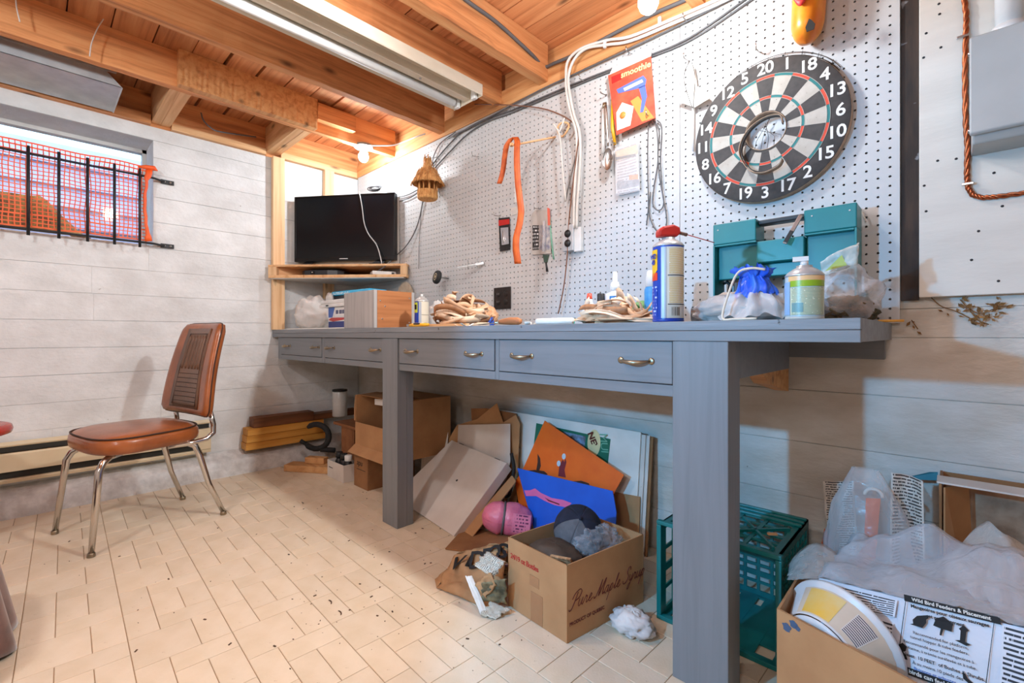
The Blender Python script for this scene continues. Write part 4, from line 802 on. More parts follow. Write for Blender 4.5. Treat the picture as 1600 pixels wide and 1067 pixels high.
# ------------------------------------------------------------------ hooks and hung things
def hook(u, v, label, L=0.05, up=0.012):
    p = PY(u, v, YP); b = MB(); b.tube([p + V((0, 0.004, 0.006)), p + V((0, -0.006, 0.004)), p + V((0, -0.012, 0)), p + V((0, -L, -0.004)), p + V((0, -L - 0.006, up))], 0.0021, 6); return one('peg_hook', b, STEEL, label, 'hook', group='wire pegboard hooks')
for u, v, l in ((1188, 84, 'wire hook holding the top of the dartboard'), (1077, 97, 'wire hook above the white paper bird'), (988, 86, 'wire hook through the top of the red package'), (966, 226, 'wire hook holding the small clear packet'), (948, 150, 'wire hook holding the spoon'), (1019, 184, 'wire hook holding the loops of dark wire'), (1076, 36, 'empty wire hook below the seam top'), (915, 128, 'empty wire hook under the sagging cable, left of the red package'), (748, 246, 'bent wire hook right of the straw birdhouse'), (782, 338, 'wire hook holding the small black and red blister pack'), (845, 327, 'wire hook holding the wider clear blister pack')): hook(u, v, l, 0.045)
# straw birdhouse
LC = PY(668, 312, -0.11); st = thing('straw_birdhouse', 'small woven straw birdhouse with a thatched cone roof on the pegboard', 'birdhouse', LC)
STR = pm('straw_weave', (240, 184, 116), (204, 138, 78), rough=0.85, sc=(90, 90, 30), bmp=0.6, bsc=(140, 140, 60))
b = MB(); b.at(LC); b.lathe([(0.0, 0.0), (0.05, 0.0), (0.057, 0.006), (0.057, 0.018)], 28); part('base', b, STR, st)
for k in range(6):
    b = MB(); a = [2 * PI * j / 28 for j in range(28)]; b.tube([LC + V((0.056 * math.cos(t), 0.056 * math.sin(t), 0.02 + 0.0055 * k)) for t in a], 0.003, 6, closed=True); part('woven_ring', b, STR, st)
for k in range(10):
    a = 2 * PI * k / 10 + 0.2; b = MB(); b.tube([LC + V((0.054 * math.cos(a), 0.054 * math.sin(a), 0.01)), LC + V((0.05 * math.cos(a), 0.05 * math.sin(a), 0.115))], 0.006 if k % 2 else 0.0035, 6); part('post', b, STR, st)
b = MB(); b.at(LC); b.lathe([(0.088, 0.088), (0.082, 0.112), (0.055, 0.150), (0.030, 0.185), (0.016, 0.215), (0.018, 0.235)], 30, cap=False); part('roof', b, STR, st)
b = MB()
for k in range(210):
    a = rnd.uniform(0, 2 * PI); z0 = rnd.choice((0.085, 0.085, 0.09, 0.13, 0.20)); r0 = {0.085: 0.096, 0.09: 0.092, 0.13: 0.074, 0.20: 0.024}[z0] + rnd.uniform(-0.004, 0.008)
    q = lambda r, z: LC + V((r * math.cos(a), r * math.sin(a), z)); z1 = z0 + rnd.uniform(0.03, 0.06)
    rr = r0 - (z1 - z0) * 0.75; b.tube([q(r0, z0 - rnd.uniform(0, 0.008)), q(max(rr, 0.012) + 0.004, z1)], [0.0010, 0.0018], 4)
tag(part('thatch', b, STR, st), kind='stuff')
b = MB(); b.tube([LC + V((0.022 * math.cos(t), 0, 0.235 + 0.02 * math.sin(t))) for t in [PI * j / 10 for j in range(11)]], 0.002, 6); part('hanger', b, STEEL, st)
b = MB(); b.tube([LC + V((0.045 * math.cos(t), 0.045 * math.sin(t), 0.165)) for t in [2 * PI * j / 24 for j in range(24)]], 0.0025, 6, closed=True); part('binding', b, STR, st)
b = MB(); b.tube([LC + V((0, 0, 0.236)), LC + V((0, 0.06, 0.262)), LC + V((0, 0.088, 0.255))], 0.002, 6); one('peg_hook', b, STEEL, 'long wire hook carrying the straw birdhouse', 'hook', group='wire pegboard hooks')
# hook arm with orange strap, white strip, tape
pa, pb = PY(868, 214, YP), PY(801, 227, -0.19)
b = MB(); b.beam(pa, pb, 0.007, 0.007); b.beam(pb, pb + V((0, -0.012, 0.002)), 0.014, 0.014); one('hook_arm', b, W_PINE_Y, 'thin wooden arm sticking out of the pegboard with the orange strap', 'rod')
STRAP = pm('orange_leather', (214, 104, 40), (180, 78, 28), rough=0.55, sc=(60, 60, 20))
sp = [PY(u, v, -0.18) for u, v in ((780, 287), (784, 268), (788, 248), (793, 228), (799, 217), (804, 214), (808, 221), (809, 250), (810, 290), (813, 330), (811, 352), (808, 372), (807, 392), (808, 412))]
sp = [lerp(sp[k], sp[k + 1], t / 4) for k in range(len(sp) - 1) for t in range(4)] + [sp[-1]]
b = MB(); b.sheet(lambda u, v: sp[round(v * (len(sp) - 1))] + V((0.011 * (u - 0.5) * (1.5 + v), 0.016 * (u - 0.5) + 0.006 * math.sin(v * 20), 0)), 2, len(sp) - 1); one('leather_strap', b, STRAP, 'long orange leather strap looped over the wooden arm', 'strap', solid=0.0022)
b = MB(); b.slab(ys(-0.0225, (802, 226), (805, 226), (808, 316), (804, 316)), (0, 0.0014, 0)); one('plastic_strip', b, WHITE, 'narrow white strip taped flat on the pegboard behind the orange strap', 'strip')
b = MB(); b.slab(ys(-0.0235, (798, 325), (822, 320), (822, 331), (798, 337)), (0, 0.0005, 0)); one('tape', b, FILM_W, 'piece of clear tape across the lower end of the white strip', 'tape')
wh = thing('wire_tongs', 'white wire tongs with their shadow as a grey arm beside the white cables', 'tongs', PY(882, 314, -0.05))
part('arm', pxcable(None, '', '', ys(-0.06, (864, 193), (872, 204), (876, 222), (879, 262), (884, 314)), 0.0042, None), WHITE_CABLE, wh)
part('arm', pxcable(None, '', '', ys(-0.06, (882, 184), (877, 200), (873, 207)), 0.0042, None), WHITE_CABLE, wh)
part('arm', pxcable(None, '', '', ys(-0.04, (906, 214), (898, 250), (888, 292), (884, 314)), 0.0032, None), pm('wire_shadow_grey', (120, 116, 112), rough=0.4, metal=0.6), wh)  # grey arm stands in for the white wire's cast shadow
b = MB(); rc = PY(880, 202, -0.055); b.tube([rc + V((0.030 * math.cos(t), 0.006 * math.sin(2 * t), 0.030 * math.sin(t))) for t in [2 * PI * j / 26 for j in range(26)]], 0.0045, 8, closed=True); one('wooden_ring', b, W_PINE_X, 'tan wooden ring hanging at the top of the white tongs', 'ring')
# blister packs
k1 = thing('blister_pack', 'small black and red blister pack with a metal tube, left of the strap end', 'package', PY(788, 392, -0.026))
b = MB(); b.slab(ys(-0.028, (779, 341), (796, 339), (797, 390), (781, 393)), (0, 0.0012, 0)); part('card', b, BLACK, k1)
b = MB(); b.slab(ys(-0.0287, (779, 344), (796, 342), (796, 350), (779, 353)), (0, 0.0004, 0)); part('red_band', b, RED, k1)
b = MB(); q = ys(-0.032, (787, 357), (789, 380)); b.tube([q[0], lerp(q[0], q[1], 0.9), q[1]], [0.007, 0.0105, 0.0035], 10, flat=0.4); part('metal_tube', b, STEEL, k1)
b = MB(); b.slab(ys(-0.0375, (782, 356), (794, 355), (795, 381), (784, 383)), (0, 0.0005, 0)); part('blister', b, FILM, k1)
k2 = thing('blister_pack', 'wider clear and grey blister pack hanging left of the outlet', 'package', PY(846, 398, -0.026))
CGREY = pm('grey_card', (196, 190, 184), rough=0.7)
b = MB(); b.slab(ys(-0.028, (831, 334), (836, 328), (858, 328), (861, 396), (831, 398)), (0, 0.0012, 0)); part('card', b, CGREY, k2)
b = MB(); b.slab(ys(-0.0287, (832, 352), (842, 352), (842, 390), (832, 391)), (0, 0.0004, 0)); part('black_panel', b, print_lines('black_panel_print', (40, 40, 42), (220, 220, 220), 7, 0.5, 6), k2)
b = MB(); b.slab(ys(-0.0287, (843, 352), (859, 351), (860, 390), (843, 391)), (0, 0.0004, 0)); part('picture_panel', b, pm('blister_picture', (120, 124, 150), (200, 196, 190), rough=0.6, sc=(60, 60, 40)), k2)
b = MB(); b.slab(ys(-0.0295, (855, 324), (859, 326), (860, 352), (856, 352)), (0, 0.0004, 0)); part('red_tag', b, pm('coral_tag', (236, 112, 90), rough=0.6), k2)
b = MB(); q = ys(-0.036, (850, 345), (850, 392)); b.tube([q[0], q[1]], [0.006, 0.009], 10); part('blister', b, FILM, k2)
sc = thing('garden_snips', 'slim green handled snips hanging behind the wider blister pack', 'snips', PY(858, 424, -0.025))
part('handle', pxcable(None, '', '', ys(-0.024, (859, 340), (861, 370), (865, 405)), 0.003, None), pm('mint_plastic', (120, 190, 160), rough=0.4), sc)
b = MB(); b.slab(ys(-0.0235, (848, 398), (858, 398), (855, 410), (850, 410)), (0, 0.002, 0)); part('blade', b, pm('dark_green_steel', (60, 84, 72), rough=0.4), sc)
b = MB(); q = ys(-0.024, (853, 410), (855, 424)); b.tube(q, [0.003, 0.006], 8); part('tip', b, BLACK, sc)
# outlet box and black plate
ot = thing('outlet_box', 'grey metal outlet box with two black sockets on the pegboard', 'outlet', PY(887, 392, -0.03))
b = MB(); q0, q1 = PY(879, 353, -0.05), PY(896, 391, -0.05); b.box(q0.x, q1.x, -0.052, -0.0205, q1.z, q0.z); part('box', b, GALV, ot, bevel=0.003)
for v in (365, 380):
    p = PY(887, v, -0.0525); b = MB(); b.at(p, DM); b.lathe([(0.0165, -0.001), (0.0165, 0.003), (0.0, 0.0035)], 20); so = part('socket', b, BLACK, ot)
    for dx in (-0.005, 0.005): b = MB(); b.cbox(p + V((dx, -0.0036, 0.003)), (0.002, 0.0008, 0.007)); part('slot', b, GREY_CABLE, so)
b = MB(); q0, q1 = PY(897, 356, -0.04), PY(908, 392, -0.04); b.box(q0.x, q1.x, -0.044, -0.0205, q1.z, q0.z); part('junction_cover', b, WHITE, ot, bevel=0.003)
bp_ = thing('outlet_plate', 'dark bronze double outlet plate low on the pegboard', 'outlet', PY(785, 482, -0.022))
q0, q1 = PY(772, 450, -0.024), PY(798, 482, -0.024); PLT = pm('bronze_plate', (54, 46, 42), (40, 34, 32), rough=0.4, metal=0.4, sc=(60, 60, 60))
b = MB(); b.box(q0.x, q1.x, -0.027, -0.0205, q1.z, q0.z); part('plate', b, PLT, bp_, bevel=0.0025)
for fx_ in (0.28, 0.72):
    for fz in (0.32, 0.68):
        p = V((lerp(q0.x, q1.x, fx_), -0.0275, lerp(q1.z, q0.z, fz))); b = MB(); b.at(p, DM); b.lathe([(0.0145, -0.001), (0.0145, 0.0012), (0.013, 0.002), (0.0, 0.002)], 16); so = part('socket', b, PLT, bp_)
        for dx in (-0.005, 0.005): b = MB(); b.cbox(p + V((dx, -0.0022, 0.002)), (0.002, 0.0007, 0.008)); part('slot', b, STEEL if fx_ < 0.5 else BLACK, so)
# small wheel on an axle
WC = PY(683, 433, -0.10); wl_ = thing('wheel', 'small black rubber wheel with a cream hub stuck on the pegboard', 'wheel', WC)
rot = Mx.Rotation(math.radians(78), 3, 'X') @ Mx.Rotation(math.radians(-14), 3, 'Y')
b = MB(); b.at(WC, rot); b.lathe([(0.022, -0.012), (0.034, -0.013), (0.039, -0.006), (0.039, 0.006), (0.034, 0.013), (0.022, 0.012)], 28); part('tyre', b, RUBBER, wl_)
b = MB(); b.at(WC, rot); b.lathe([(0.0225, 0.011), (0.019, 0.013), (0.012, 0.010), (0.006, 0.013), (0.0, 0.013)], 20); part('hub', b, pm('cream_hub', (214, 196, 160), rough=0.5), wl_)
b = MB(); b.tube([WC, V((WC.x, -0.021, WC.z))], 0.005, 8); part('axle', b, STEEL, wl_)
tk = thing('steel_bracket', 'slim steel bracket with two cross pins right of the small wheel', 'bracket', PY(735, 414, -0.06))
b = MB(); p0, p1 = PY(715, 418, -0.10), PY(756, 411, -0.03); b.beam(p0, p1, 0.004, 0.004); b.beam(lerp(p0, p1, 0.7), p1, 0.006, 0.012); part('arm', b, STEEL, tk)
for t in (0.4, 0.75): p = lerp(p0, p1, t); b = MB(); b.tube([p + V((0, 0, -0.02)), p + V((0, 0, 0.028))], 0.002, 6); part('pin', b, STEEL, tk)
# spoon, brushes
yS = -0.055
spn = thing('spoon', 'large metal spoon hanging bowl down beside the red package', 'spoon', PY(950, 270, yS))
part('handle', pxcable(None, '', '', ys(yS, (946, 165), (948, 195), (950, 228)), [0.006] * 6 + [0.0045] * 5, None), STEEL, spn)
c0 = PY(950, 249, yS); b = MB(); b.sheet(lambda u, v: c0 + V((0.025 * math.cos(2 * PI * u) * math.sin(v * PI / 2), 0.012 * math.cos(v * PI / 2) ** 1 - 0.004, 0.046 * math.sin(2 * PI * u) * math.sin(v * PI / 2))), 24, 8); part('bowl', b, STEEL, spn, solid=0.0015)
pbr = thing('paint_brush', 'long white handled brush hanging left of the spoon', 'brush', PY(944, 240, -0.04))
b = MB(); b.tube(ys(-0.04, (944, 168), (943, 200), (942, 240)), [0.007, 0.009, 0.007], 8); part('handle', b, WHITE, pbr)
b = MB(); b.tube(ys(-0.04, (945, 161), (944, 170)), [0.009, 0.0085], 8); part('ferrule', b, BRASS, pbr)
b = MB(); b.tube(ys(-0.04, (957, 135), (957, 200), (961, 226)), [0.004, 0.008, 0.006], 8); one('yellow_handle', b, YELLOW, 'yellow wooden tool handle half hidden behind the red package', 'tool')
# red package
rp = thing('red_package', 'red hang-sell package with a blue tool pictured, high on the pegboard', 'package', PY(990, 200, -0.05))
REDP = pm('red_print', (222, 62, 44), (232, 96, 66), rough=0.5, sc=(14, 14, 14))
yf = -0.052
b = MB(); b.slab(ys(yf, (950, 118), (1017, 88), (1024, 184), (963, 211)), (0, 0.003, 0)); part('card', b, REDP, rp)
b = MB(); b.slab(ys(yf, (957, 106), (1018, 73), (1017, 87.5), (952, 117)), (0, 0.002, 0)); part('header', b, PAPER, rp)
def flat(u_v, y, m, nm, parent, th=0.0005): b = MB(); b.slab(ys(y, *u_v), (0, th, 0)); return part(nm, b, m, parent)
ORP = pm('orange_print', (240, 150, 70), rough=0.5); BLP = pm('blue_print', (88, 112, 190), rough=0.5)
flat(((985, 158), (997, 150), (1022, 184), (1003, 190)), yf - 0.0006, ORP, 'orange_swoosh', rp)
flat(((963, 140), (1005, 118), (1010, 124), (1008, 134), (998, 138), (966, 146)), yf - 0.0012, BLP, 'tool_body', rp)
flat(((998, 137), (1008, 133), (1011, 150), (1005, 175), (1000, 176), (1003, 155)), yf - 0.0012, BLP, 'tool_handle', rp)
flat(((974, 138), (1003, 124), (1005, 128), (976, 142)), yf - 0.0018, PAPER, 'tool_label', rp)
flat(((963, 176), (972, 160), (990, 166), (985, 196), (964, 204)), yf - 0.0012, PAPER, 'white_blob', rp)
b = MB(); b.at(PY(973, 180, yf - 0.0018), DM); b.lathe([(0.0, 0), (0.014, 0), (0.014, 0.0004), (0.0, 0.0005)], 16); part('orange_dot', b, ORP, rp)
flat(((955, 120), (970, 114), (971, 124), (956, 131)), yf - 0.0006, pm('deep_red_print', (186, 30, 26), rough=0.5), 'corner_patch', rp)
e_ = (PY(1017, 100, yf) - PY(972, 118, yf)).normalized()
letters('smoothie', PY(993, 109, yf - 0.0007), e_, (0, 0, 1), 0.034, pm('pale_yellow_ink', (246, 214, 150), rough=0.6), rp, bold=0.0008)
cpk = thing('clear_packet', 'small clear packet with an orange stripe under the red package', 'package', PY(981, 300, -0.04))
b = MB(); b.slab(ys(-0.036, (961, 234), (996, 222), (999, 296), (963, 303)), (0, 0.002, 0)); part('card', b, print_lines('packet_print', (226, 224, 222), (150, 150, 156), 16, 0.42, 16), cpk)
flat(((961, 237), (996, 225), (997, 240), (962, 252)), -0.0366, pm('tan_header', (228, 196, 150), rough=0.6), 'header', cpk)
flat(((962, 246), (993, 240), (993, 244), (962, 250)), -0.0372, INK, 'title_band', cpk)
flat(((983, 274), (997, 272), (997, 280), (983, 281)), -0.0368, pm('orange_label', (240, 160, 60), rough=0.6), 'orange_label', cpk)
flat(((964, 284), (998, 280), (999, 290), (964, 296)), -0.0368, pm('grey_photo', (120, 126, 132), (180, 184, 188), rough=0.6, sc=(50, 50, 50)), 'photo', cpk)
b = MB(); b.slab(ys(-0.040, (960, 232), (997, 220), (1000, 298), (962, 306)), (0, 0.0004, 0)); part('wrap', b, FILM, cpk)
# white paper bird with string
pbd = thing('paper_bird', 'white cut-out bird on a stick hung by string left of the dartboard', 'ornament', PY(1084, 235, -0.035))
yb_ = -0.040
b = MB(); b.slab(ys(yb_, (1076, 112), (1080, 100), (1085, 104), (1089, 130), (1090, 166), (1080, 160)), (0, 0.004, 0)); part('body', b, PAPER, pbd, bevel=0.001)
b = MB(); b.slab(ys(yb_ - 0.006, (1057, 158), (1085, 132), (1086, 168)), (0, 0.003, 0)); part('wing', b, PAPER, pbd, bevel=0.001)
b = MB(); b.slab([PY(1085, 168, yb_ - 0.003), PY(1086, 132, yb_ - 0.003), PY(1113, 151, yb_ - 0.02)], (0, 0.003, 0)); part('wing', b, PAPER, pbd, bevel=0.001)
b = MB(); b.tube(ys(yb_ + 0.006, (1083, 160), (1083, 236)), 0.0042, 8); part('stick', b, WHITE, pbd)
part('string', pxcable(None, '', '', ys(yb_ - 0.008, (1078, 95), (1070, 112), (1070, 132), (1082, 168), (1084, 150), (1086, 120), (1081, 97)), 0.0011, None), WIRE, pbd)
# wooden clog
CL = PY(1268, 22, -0.075); cg = thing('wooden_clog', 'small orange painted wooden clog hanging toe down at the top of the pegboard', 'clog', CL + V((0, 0, -0.075)))
CLM = pm('orange_clog_paint', (238, 156, 40), (222, 116, 30), rough=0.35, sc=(16, 16, 10)); CLR = pm('red_clog_lining', (206, 44, 44), rough=0.5)
def clog(u, v):                                 # v 0 heel (top) .. 1 toe (bottom)
    z = lerp(0.16, -0.088, v); w = 0.043 * (1 - 0.25 * (v - 0.45) ** 2) * math.sqrt(max(0, 1 - max(0, (v - 0.72) / 0.28) ** 2.2)) + 0.0005
    d = (0.034 + 0.02 * math.sin(v * 2.6)) * math.sqrt(max(0, 1 - max(0, (v - 0.8) / 0.2) ** 2)) + 0.0005
    a = 2 * PI * u; return CL + V((w * math.cos(a) - 0.012 * v, -0.004 - d * math.sin(a) - 0.014 * max(0, v - 0.7), z))
b = MB(); b.sheet(clog, 28, 26); part('shoe', b, CLM, cg, weld=True)
b = MB(); b.sheet(lambda u, v: CL + V((0.031 * (u - 0.5) * 2 * math.sin(min(1, v * 1.6 + 0.25) * PI / 2) - 0.014, -0.0655 - 0.004 * math.cos((u - .5) * 3), lerp(-0.004, 0.15, v) + 0.012 * (u - .5) ** 2 * 4)), 8, 8); part('opening', b, CLR, cg, solid=0.002)
p = PY(1266, 40, -0.137); b = MB(); b.slab([p + V((-0.012, 0, 0.0)), p + V((-0.009, 0, -0.014)), p + V((0.009, 0, -0.014)), p + V((0.012, 0, 0.0)), p + V((0.004, 0, 0.014)), p + V((-0.003, 0, 0.022))], (0, 0.002, 0)); part('painted_mill', b, INK, cg)
hook(1270, -14, 'wire hook holding the orange clog', 0.05)
# dried vine under the panel, pencil on the bench corner
LEAF = pm('dry_leaf', (150, 108, 58), (96, 66, 36), rough=0.9, sc=(60, 60, 60))
vn = thing('dried_vine', 'dried brown vine and leaves clinging to the wall below the white panel', 'vine', PY(1500, 510, -0.006))
for pts in (((1455, 465), (1470, 478), (1490, 485), (1505, 492), (1520, 500)), ((1500, 468), (1512, 480), (1530, 490), (1555, 482), (1575, 478)), ((1512, 480), (1528, 500), (1545, 507)), ((1424, 500), (1430, 508), (1434, 514))):
    part('stem', pxcable(None, '', '', ys(-0.008, *pts), 0.0013, None, n=5), LEAF, vn)
for k in range(56):
    u, v = rnd.choice(((1500, 478), (1515, 490), (1535, 498), (1548, 486), (1560, 480), (1428, 506), (1530, 506), (1485, 486))); p = PY(u + rnd.gauss(0, 11), v + rnd.gauss(0, 6), -0.006 - rnd.uniform(0, 0.008)); s_ = rnd.uniform(0.004, 0.009); a = rnd.uniform(0, 6.3); e1 = V((math.cos(a), rnd.uniform(-.5, .5), math.sin(a))) * s_; e2 = V((-math.sin(a), rnd.uniform(-.6, .6), math.cos(a))) * s_ * 0.45
    b = MB(); b.slab([p - e1, p - e2, p + e1, p + e2], (0, 0.0006, 0)); part('leaf', b, LEAF, vn)
b = MB(); b.tube([PZ(1372, 501.5, 0.8775), V((3.125, -0.085, 0.8775))], 0.0036, 6); one('pencil', b, pm('pencil_yellow', (236, 170, 70), rough=0.4), 'yellow pencil poking past the back right corner of the bench', 'pencil')
# ------------------------------------------------------------------ things on the bench top
ZT = 0.8728
def crumple(c, r, seed, amp=0.18, freq=3.0, nu=40, nv=26, flat_z=None, ridg=0.12, top=None):
    """crinkled bag-like blob; flattened where it rests"""
    b = MB(); c = V(c)
    def fn(d):
        q = d * freq + V((seed * 3.1, seed * 1.7, seed)); n = NZ.noise(q) * amp; m = (1 - abs(NZ.noise(q * 2.3)) * 2) * ridg * 0.5 + (1 - abs(NZ.noise(q * 5.0)) * 2) * ridg * 0.25
        return 1 + n + m
    b.ball(c, r, nu, nv, fn)
    if flat_z is not None:
        for k, p in enumerate(b.v):
            if p.z < flat_z: b.v[k] = V((p.x, p.y, flat_z + 0.0003))
    if top: b.v = [top(p) for p in b.v]
    return b
# wooden box
cr = thing('wooden_box', 'open wooden box with a grey painted front and bare brown side', 'box', (1.13, -0.48, ZT))
CRG = wood('weathered_grey_board', [(0.25, (148, 146, 146)), (0.5, (176, 174, 173)), (0.75, (192, 190, 188))], axis=2, rough=0.8, knots=False); CRB = wood('bare_brown_board', [(0.25, (142, 84, 44)), (0.5, (180, 116, 68)), (0.75, (196, 134, 84))], axis=1, rough=0.7)
def bxp(name, parent, m, *a, bv=0.001): b = MB(); b.box(*a); return part(name, b, m, parent, bevel=bv)
bxp('front_board', cr, CRG, 0.979, 1.277, -0.592, -0.576, ZT, 1.050); bxp('back_board', cr, CRG, 0.979, 1.277, -0.386, -0.370, ZT, 1.050)
bxp('side_board', cr, CRB, 1.262, 1.2772, -0.5755, -0.3865, ZT, 1.050); bxp('side_board', cr, CRB, 0.979, 0.994, -0.5755, -0.3865, ZT, 1.050); bxp('bottom_board', cr, CRB, 0.995, 1.261, -0.5755, -0.3865, ZT, ZT + 0.012)
for y, z in ((-0.56, 1.0), (-0.55, 0.915), (-0.535, 0.975), (-0.40, 1.02), (-0.40, 0.90)):
    b = MB(); b.at((1.2772, y, z), Mx.Rotation(PI / 2, 3, 'Y')); b.lathe([(0.004, -0.001), (0.004, 0.0006), (0.0, 0.001)], 8); part('nail', b, STEEL, cr)
# white bag, paper, small boxes at the left end
bg = thing('plastic_bag', 'white plastic bag tied in a knot at the left end of the bench', 'bag', (0.22, -0.42, ZT))
b = crumple((0.22, -0.42, ZT + 0.095), (0.125, 0.11, 0.115), 2, 0.22, 2.6, flat_z=ZT + 0.007); part('bag', b, film('white_bag', (236, 230, 226), 0.75, 0.35), bg)
b = crumple((0.33, -0.37, ZT + 0.20), (0.03, 0.02, 0.035), 4, 0.4, 3, 16, 10); part('knot', b, MATS['white_bag'], bg)
ps = thing('paper_stack', 'few flat sheets of white paper under the white bag', 'paper', (0.6, -0.5, ZT))
for k in range(3):
    b = MB(); o_ = 0.01 * k; b.box(0.10 + o_, 0.97, -0.580 + o_, -0.30, ZT + 0.0022 * k, ZT + 0.0022 * k + 0.0020); part('sheet', b, PAPER, ps)
mb_ = thing('bandage_box', 'small white carton with blue and red print left of the wooden box', 'carton', (0.92, -0.43, ZT))
ZP = ZT + 0.0068
b = MB(); x0, x1 = 0.60, 0.86; b.box(x0, x1, -0.50, -0.40, ZP, ZP + 0.118); part('carton', b, WHITE, mb_, bevel=0.001)
b = MB(); b.box(x0 + 0.002, x1, -0.5012, -0.5002, ZP + 0.001, ZP + 0.036); part('blue_band', b, pm('navy_print', (48, 62, 130), rough=0.6), mb_)
b = MB(); b.slab([(x0 + 0.001, -0.5012, ZP + 0.06), (x0 + 0.05, -0.5012, ZP + 0.06), (x0 + 0.08, -0.5012, ZP + 0.117), (x0 + 0.001, -0.5012, ZP + 0.117)], (0, 0.001, 0)); part('blue_patch', b, pm('blue_print_2', (70, 110, 190), rough=0.6), mb_)
b = MB(); b.slab([(x0 + 0.001, -0.5018, ZP + 0.046), (x0 + 0.06, -0.5018, ZP + 0.036), (x1, -0.5018, ZP + 0.048), (x1, -0.5018, ZP + 0.056), (x0 + 0.04, -0.5018, ZP + 0.058)], (0, 0.001, 0)); part('red_swoosh', b, RED, mb_)
b = MB(); b.face([(x0 + 0.085, -0.5014, ZP + 0.066), (x0 + 0.215, -0.5014, ZP + 0.066), (x0 + 0.215, -0.5014, ZP + 0.112), (x0 + 0.085, -0.5014, ZP + 0.112)], ((0, 0), (1, 0), (1, 1), (0, 1))); part('print', b, print_lines('carton_title_print', (236, 236, 234), (70, 74, 110), 1, 0.45, 7, 0.02, 0.5), mb_)
wt = thing('white_case', 'white plastic case lying on the small printed carton', 'case', (0.88, -0.45, ZP + 0.119))
b = MB(); b.box(0.51, 0.84, -0.515, -0.395, ZP + 0.1185, ZP + 0.138); part('base', b, WHITE, wt, bevel=0.003); b = MB(); b.box(0.515, 0.835, -0.512, -0.398, ZP + 0.1385, ZP + 0.160); part('lid', b, WHITE, wt, bevel=0.005)
b = MB(); b.box(0.60, 0.63, -0.517, -0.5155, ZP + 0.124, ZP + 0.132); part('latch', b, BLACK, wt)
dk = thing('dark_carton', 'dark carton behind the wooden box with a cyan pack on top', 'carton', (0.48, -0.26, ZT))
b = MB(); b.box(0.27, 0.70, -0.33, -0.195, ZT, 1.09); part('carton', b, pm('dark_print_card', (52, 58, 66), rough=0.5), dk, bevel=0.002)
b = MB(); b.box(0.28, 0.45, -0.3312, -0.3302, 1.02, 1.06); part('label', b, print_lines('grey_label_print', (70, 84, 100), (170, 180, 190), 4), dk)
cy = thing('cyan_pack', 'flat shiny cyan pack on top of the dark carton', 'package', (0.5, -0.26, 1.0905))
b = MB(); b.at((0.50, -0.26, 1.0906), RZ(0.12)); b.box(-0.20, 0.20, -0.065, 0.065, 0, 0.028); part('pack', b, pm('cyan_film', (40, 170, 226), (70, 190, 236), rough=0.2, sc=(12, 12, 12)), cy, bevel=0.006)
b = MB(); b.at((0.50, -0.26, 1.0906), RZ(0.12)); b.box(-0.19, 0.0, -0.0664, -0.0654, 0.006, 0.022); part('label', b, print_lines('cyan_print', (96, 196, 236), (240, 248, 252), 2, 0.45, 10), cy)
# saw blade
SB = PY(633, 452, -0.034); swb = thing('saw_blade', 'circular saw blade with fine teeth hung on the pegboard behind the wooden box', 'saw blade', SB + V((0, 0, -0.1)))
sc_ = SB + V((0, 0, -0.045)); b = MB(); n = 48; b.at(sc_, DM)
po = []
for k in range(n):
    a = 2 * PI * k / n; po += [(0.086 * math.cos(a), 0.086 * math.sin(a)), (0.096 * math.cos(a + 0.02), 0.096 * math.sin(a + 0.02))]
b.prism(po, 0, 0.0018); part('blade', b, pm('rusty_steel', (226, 208, 186), (206, 182, 154), rough=0.5, metal=0.1, sc=(30, 30, 30)), swb)
b = MB(); b.at(sc_, DM); b.lathe([(0.0, 0.0018), (0.02, 0.002), (0.02, 0.003), (0.0, 0.003)], 20); part('hub', b, STEEL, swb)
b = MB(); b.tube([sc_ + V((0, 0.012, 0)), sc_ + V((0, -0.02, 0))], 0.003, 6); part('pin', b, STEEL, swb)
# spray cans
def can(name, label, c, r, z1, wrap, dome, group=None):
    t = thing(name, label, 'spray can', c, group=group); x, y, z = c
    b = MB(); b.at(c); b.lathe([(r - 0.003, 0.0), (r, 0.002), (r, 0.006)], 32); part('base_rim', b, dome, t)
    b = MB(); b.at(c); b.lathe([(r - 0.0004, 0.0062), (r - 0.0004, z1)], 40, cap=False); part('body', b, wrap, t)
    b = MB(); b.at(c); b.lathe([(r, z1 + 0.0002), (r + 0.0006, z1 + 0.002), (r, z1 + 0.0045), (r * 0.88, z1 + 0.010), (r * 0.62, z1 + 0.017), (r * 0.42, z1 + 0.021), (r * 0.42, z1 + 0.025), (0.0, z1 + 0.026)], 32); part('dome', b, pm('can_dome', (198, 198, 196), (184, 184, 182), rough=0.3, metal=0.35), t)
    return t
BLUEC = pm('blue_can_paint', (18, 66, 170), (16, 60, 160), rough=0.3)
def arcpatch(t, c, r, a0, a1, z0, z1, m, name, lift=0.0006):
    b = MB(); c = V(c); n = 12; b.sheet(lambda u, v: c + V(((r + lift) * math.cos(lerp(a0, a1, u)), (r + lift) * math.sin(lerp(a0, a1, u)), lerp(z0, z1, v))), n, 1); return part(name, b, m, t)
WR = 0.0395; wc_ = (2.679, -0.535, ZT); wd40 = can('spray_can', 'tall blue and yellow spray can with a red nozzle and straw at the bench edge', wc_, WR, 0.196, BLUEC, BLUEC)
face = math.atan2(EYE.y - wc_[1], EYE.x - wc_[0])
YL = print_lines('yellow_fine_print', (226, 222, 206), (206, 168, 60), 26, 0.3, 9, 0.05, 0.3); SIL = pm('silver_print', (176, 186, 200), rough=0.3)
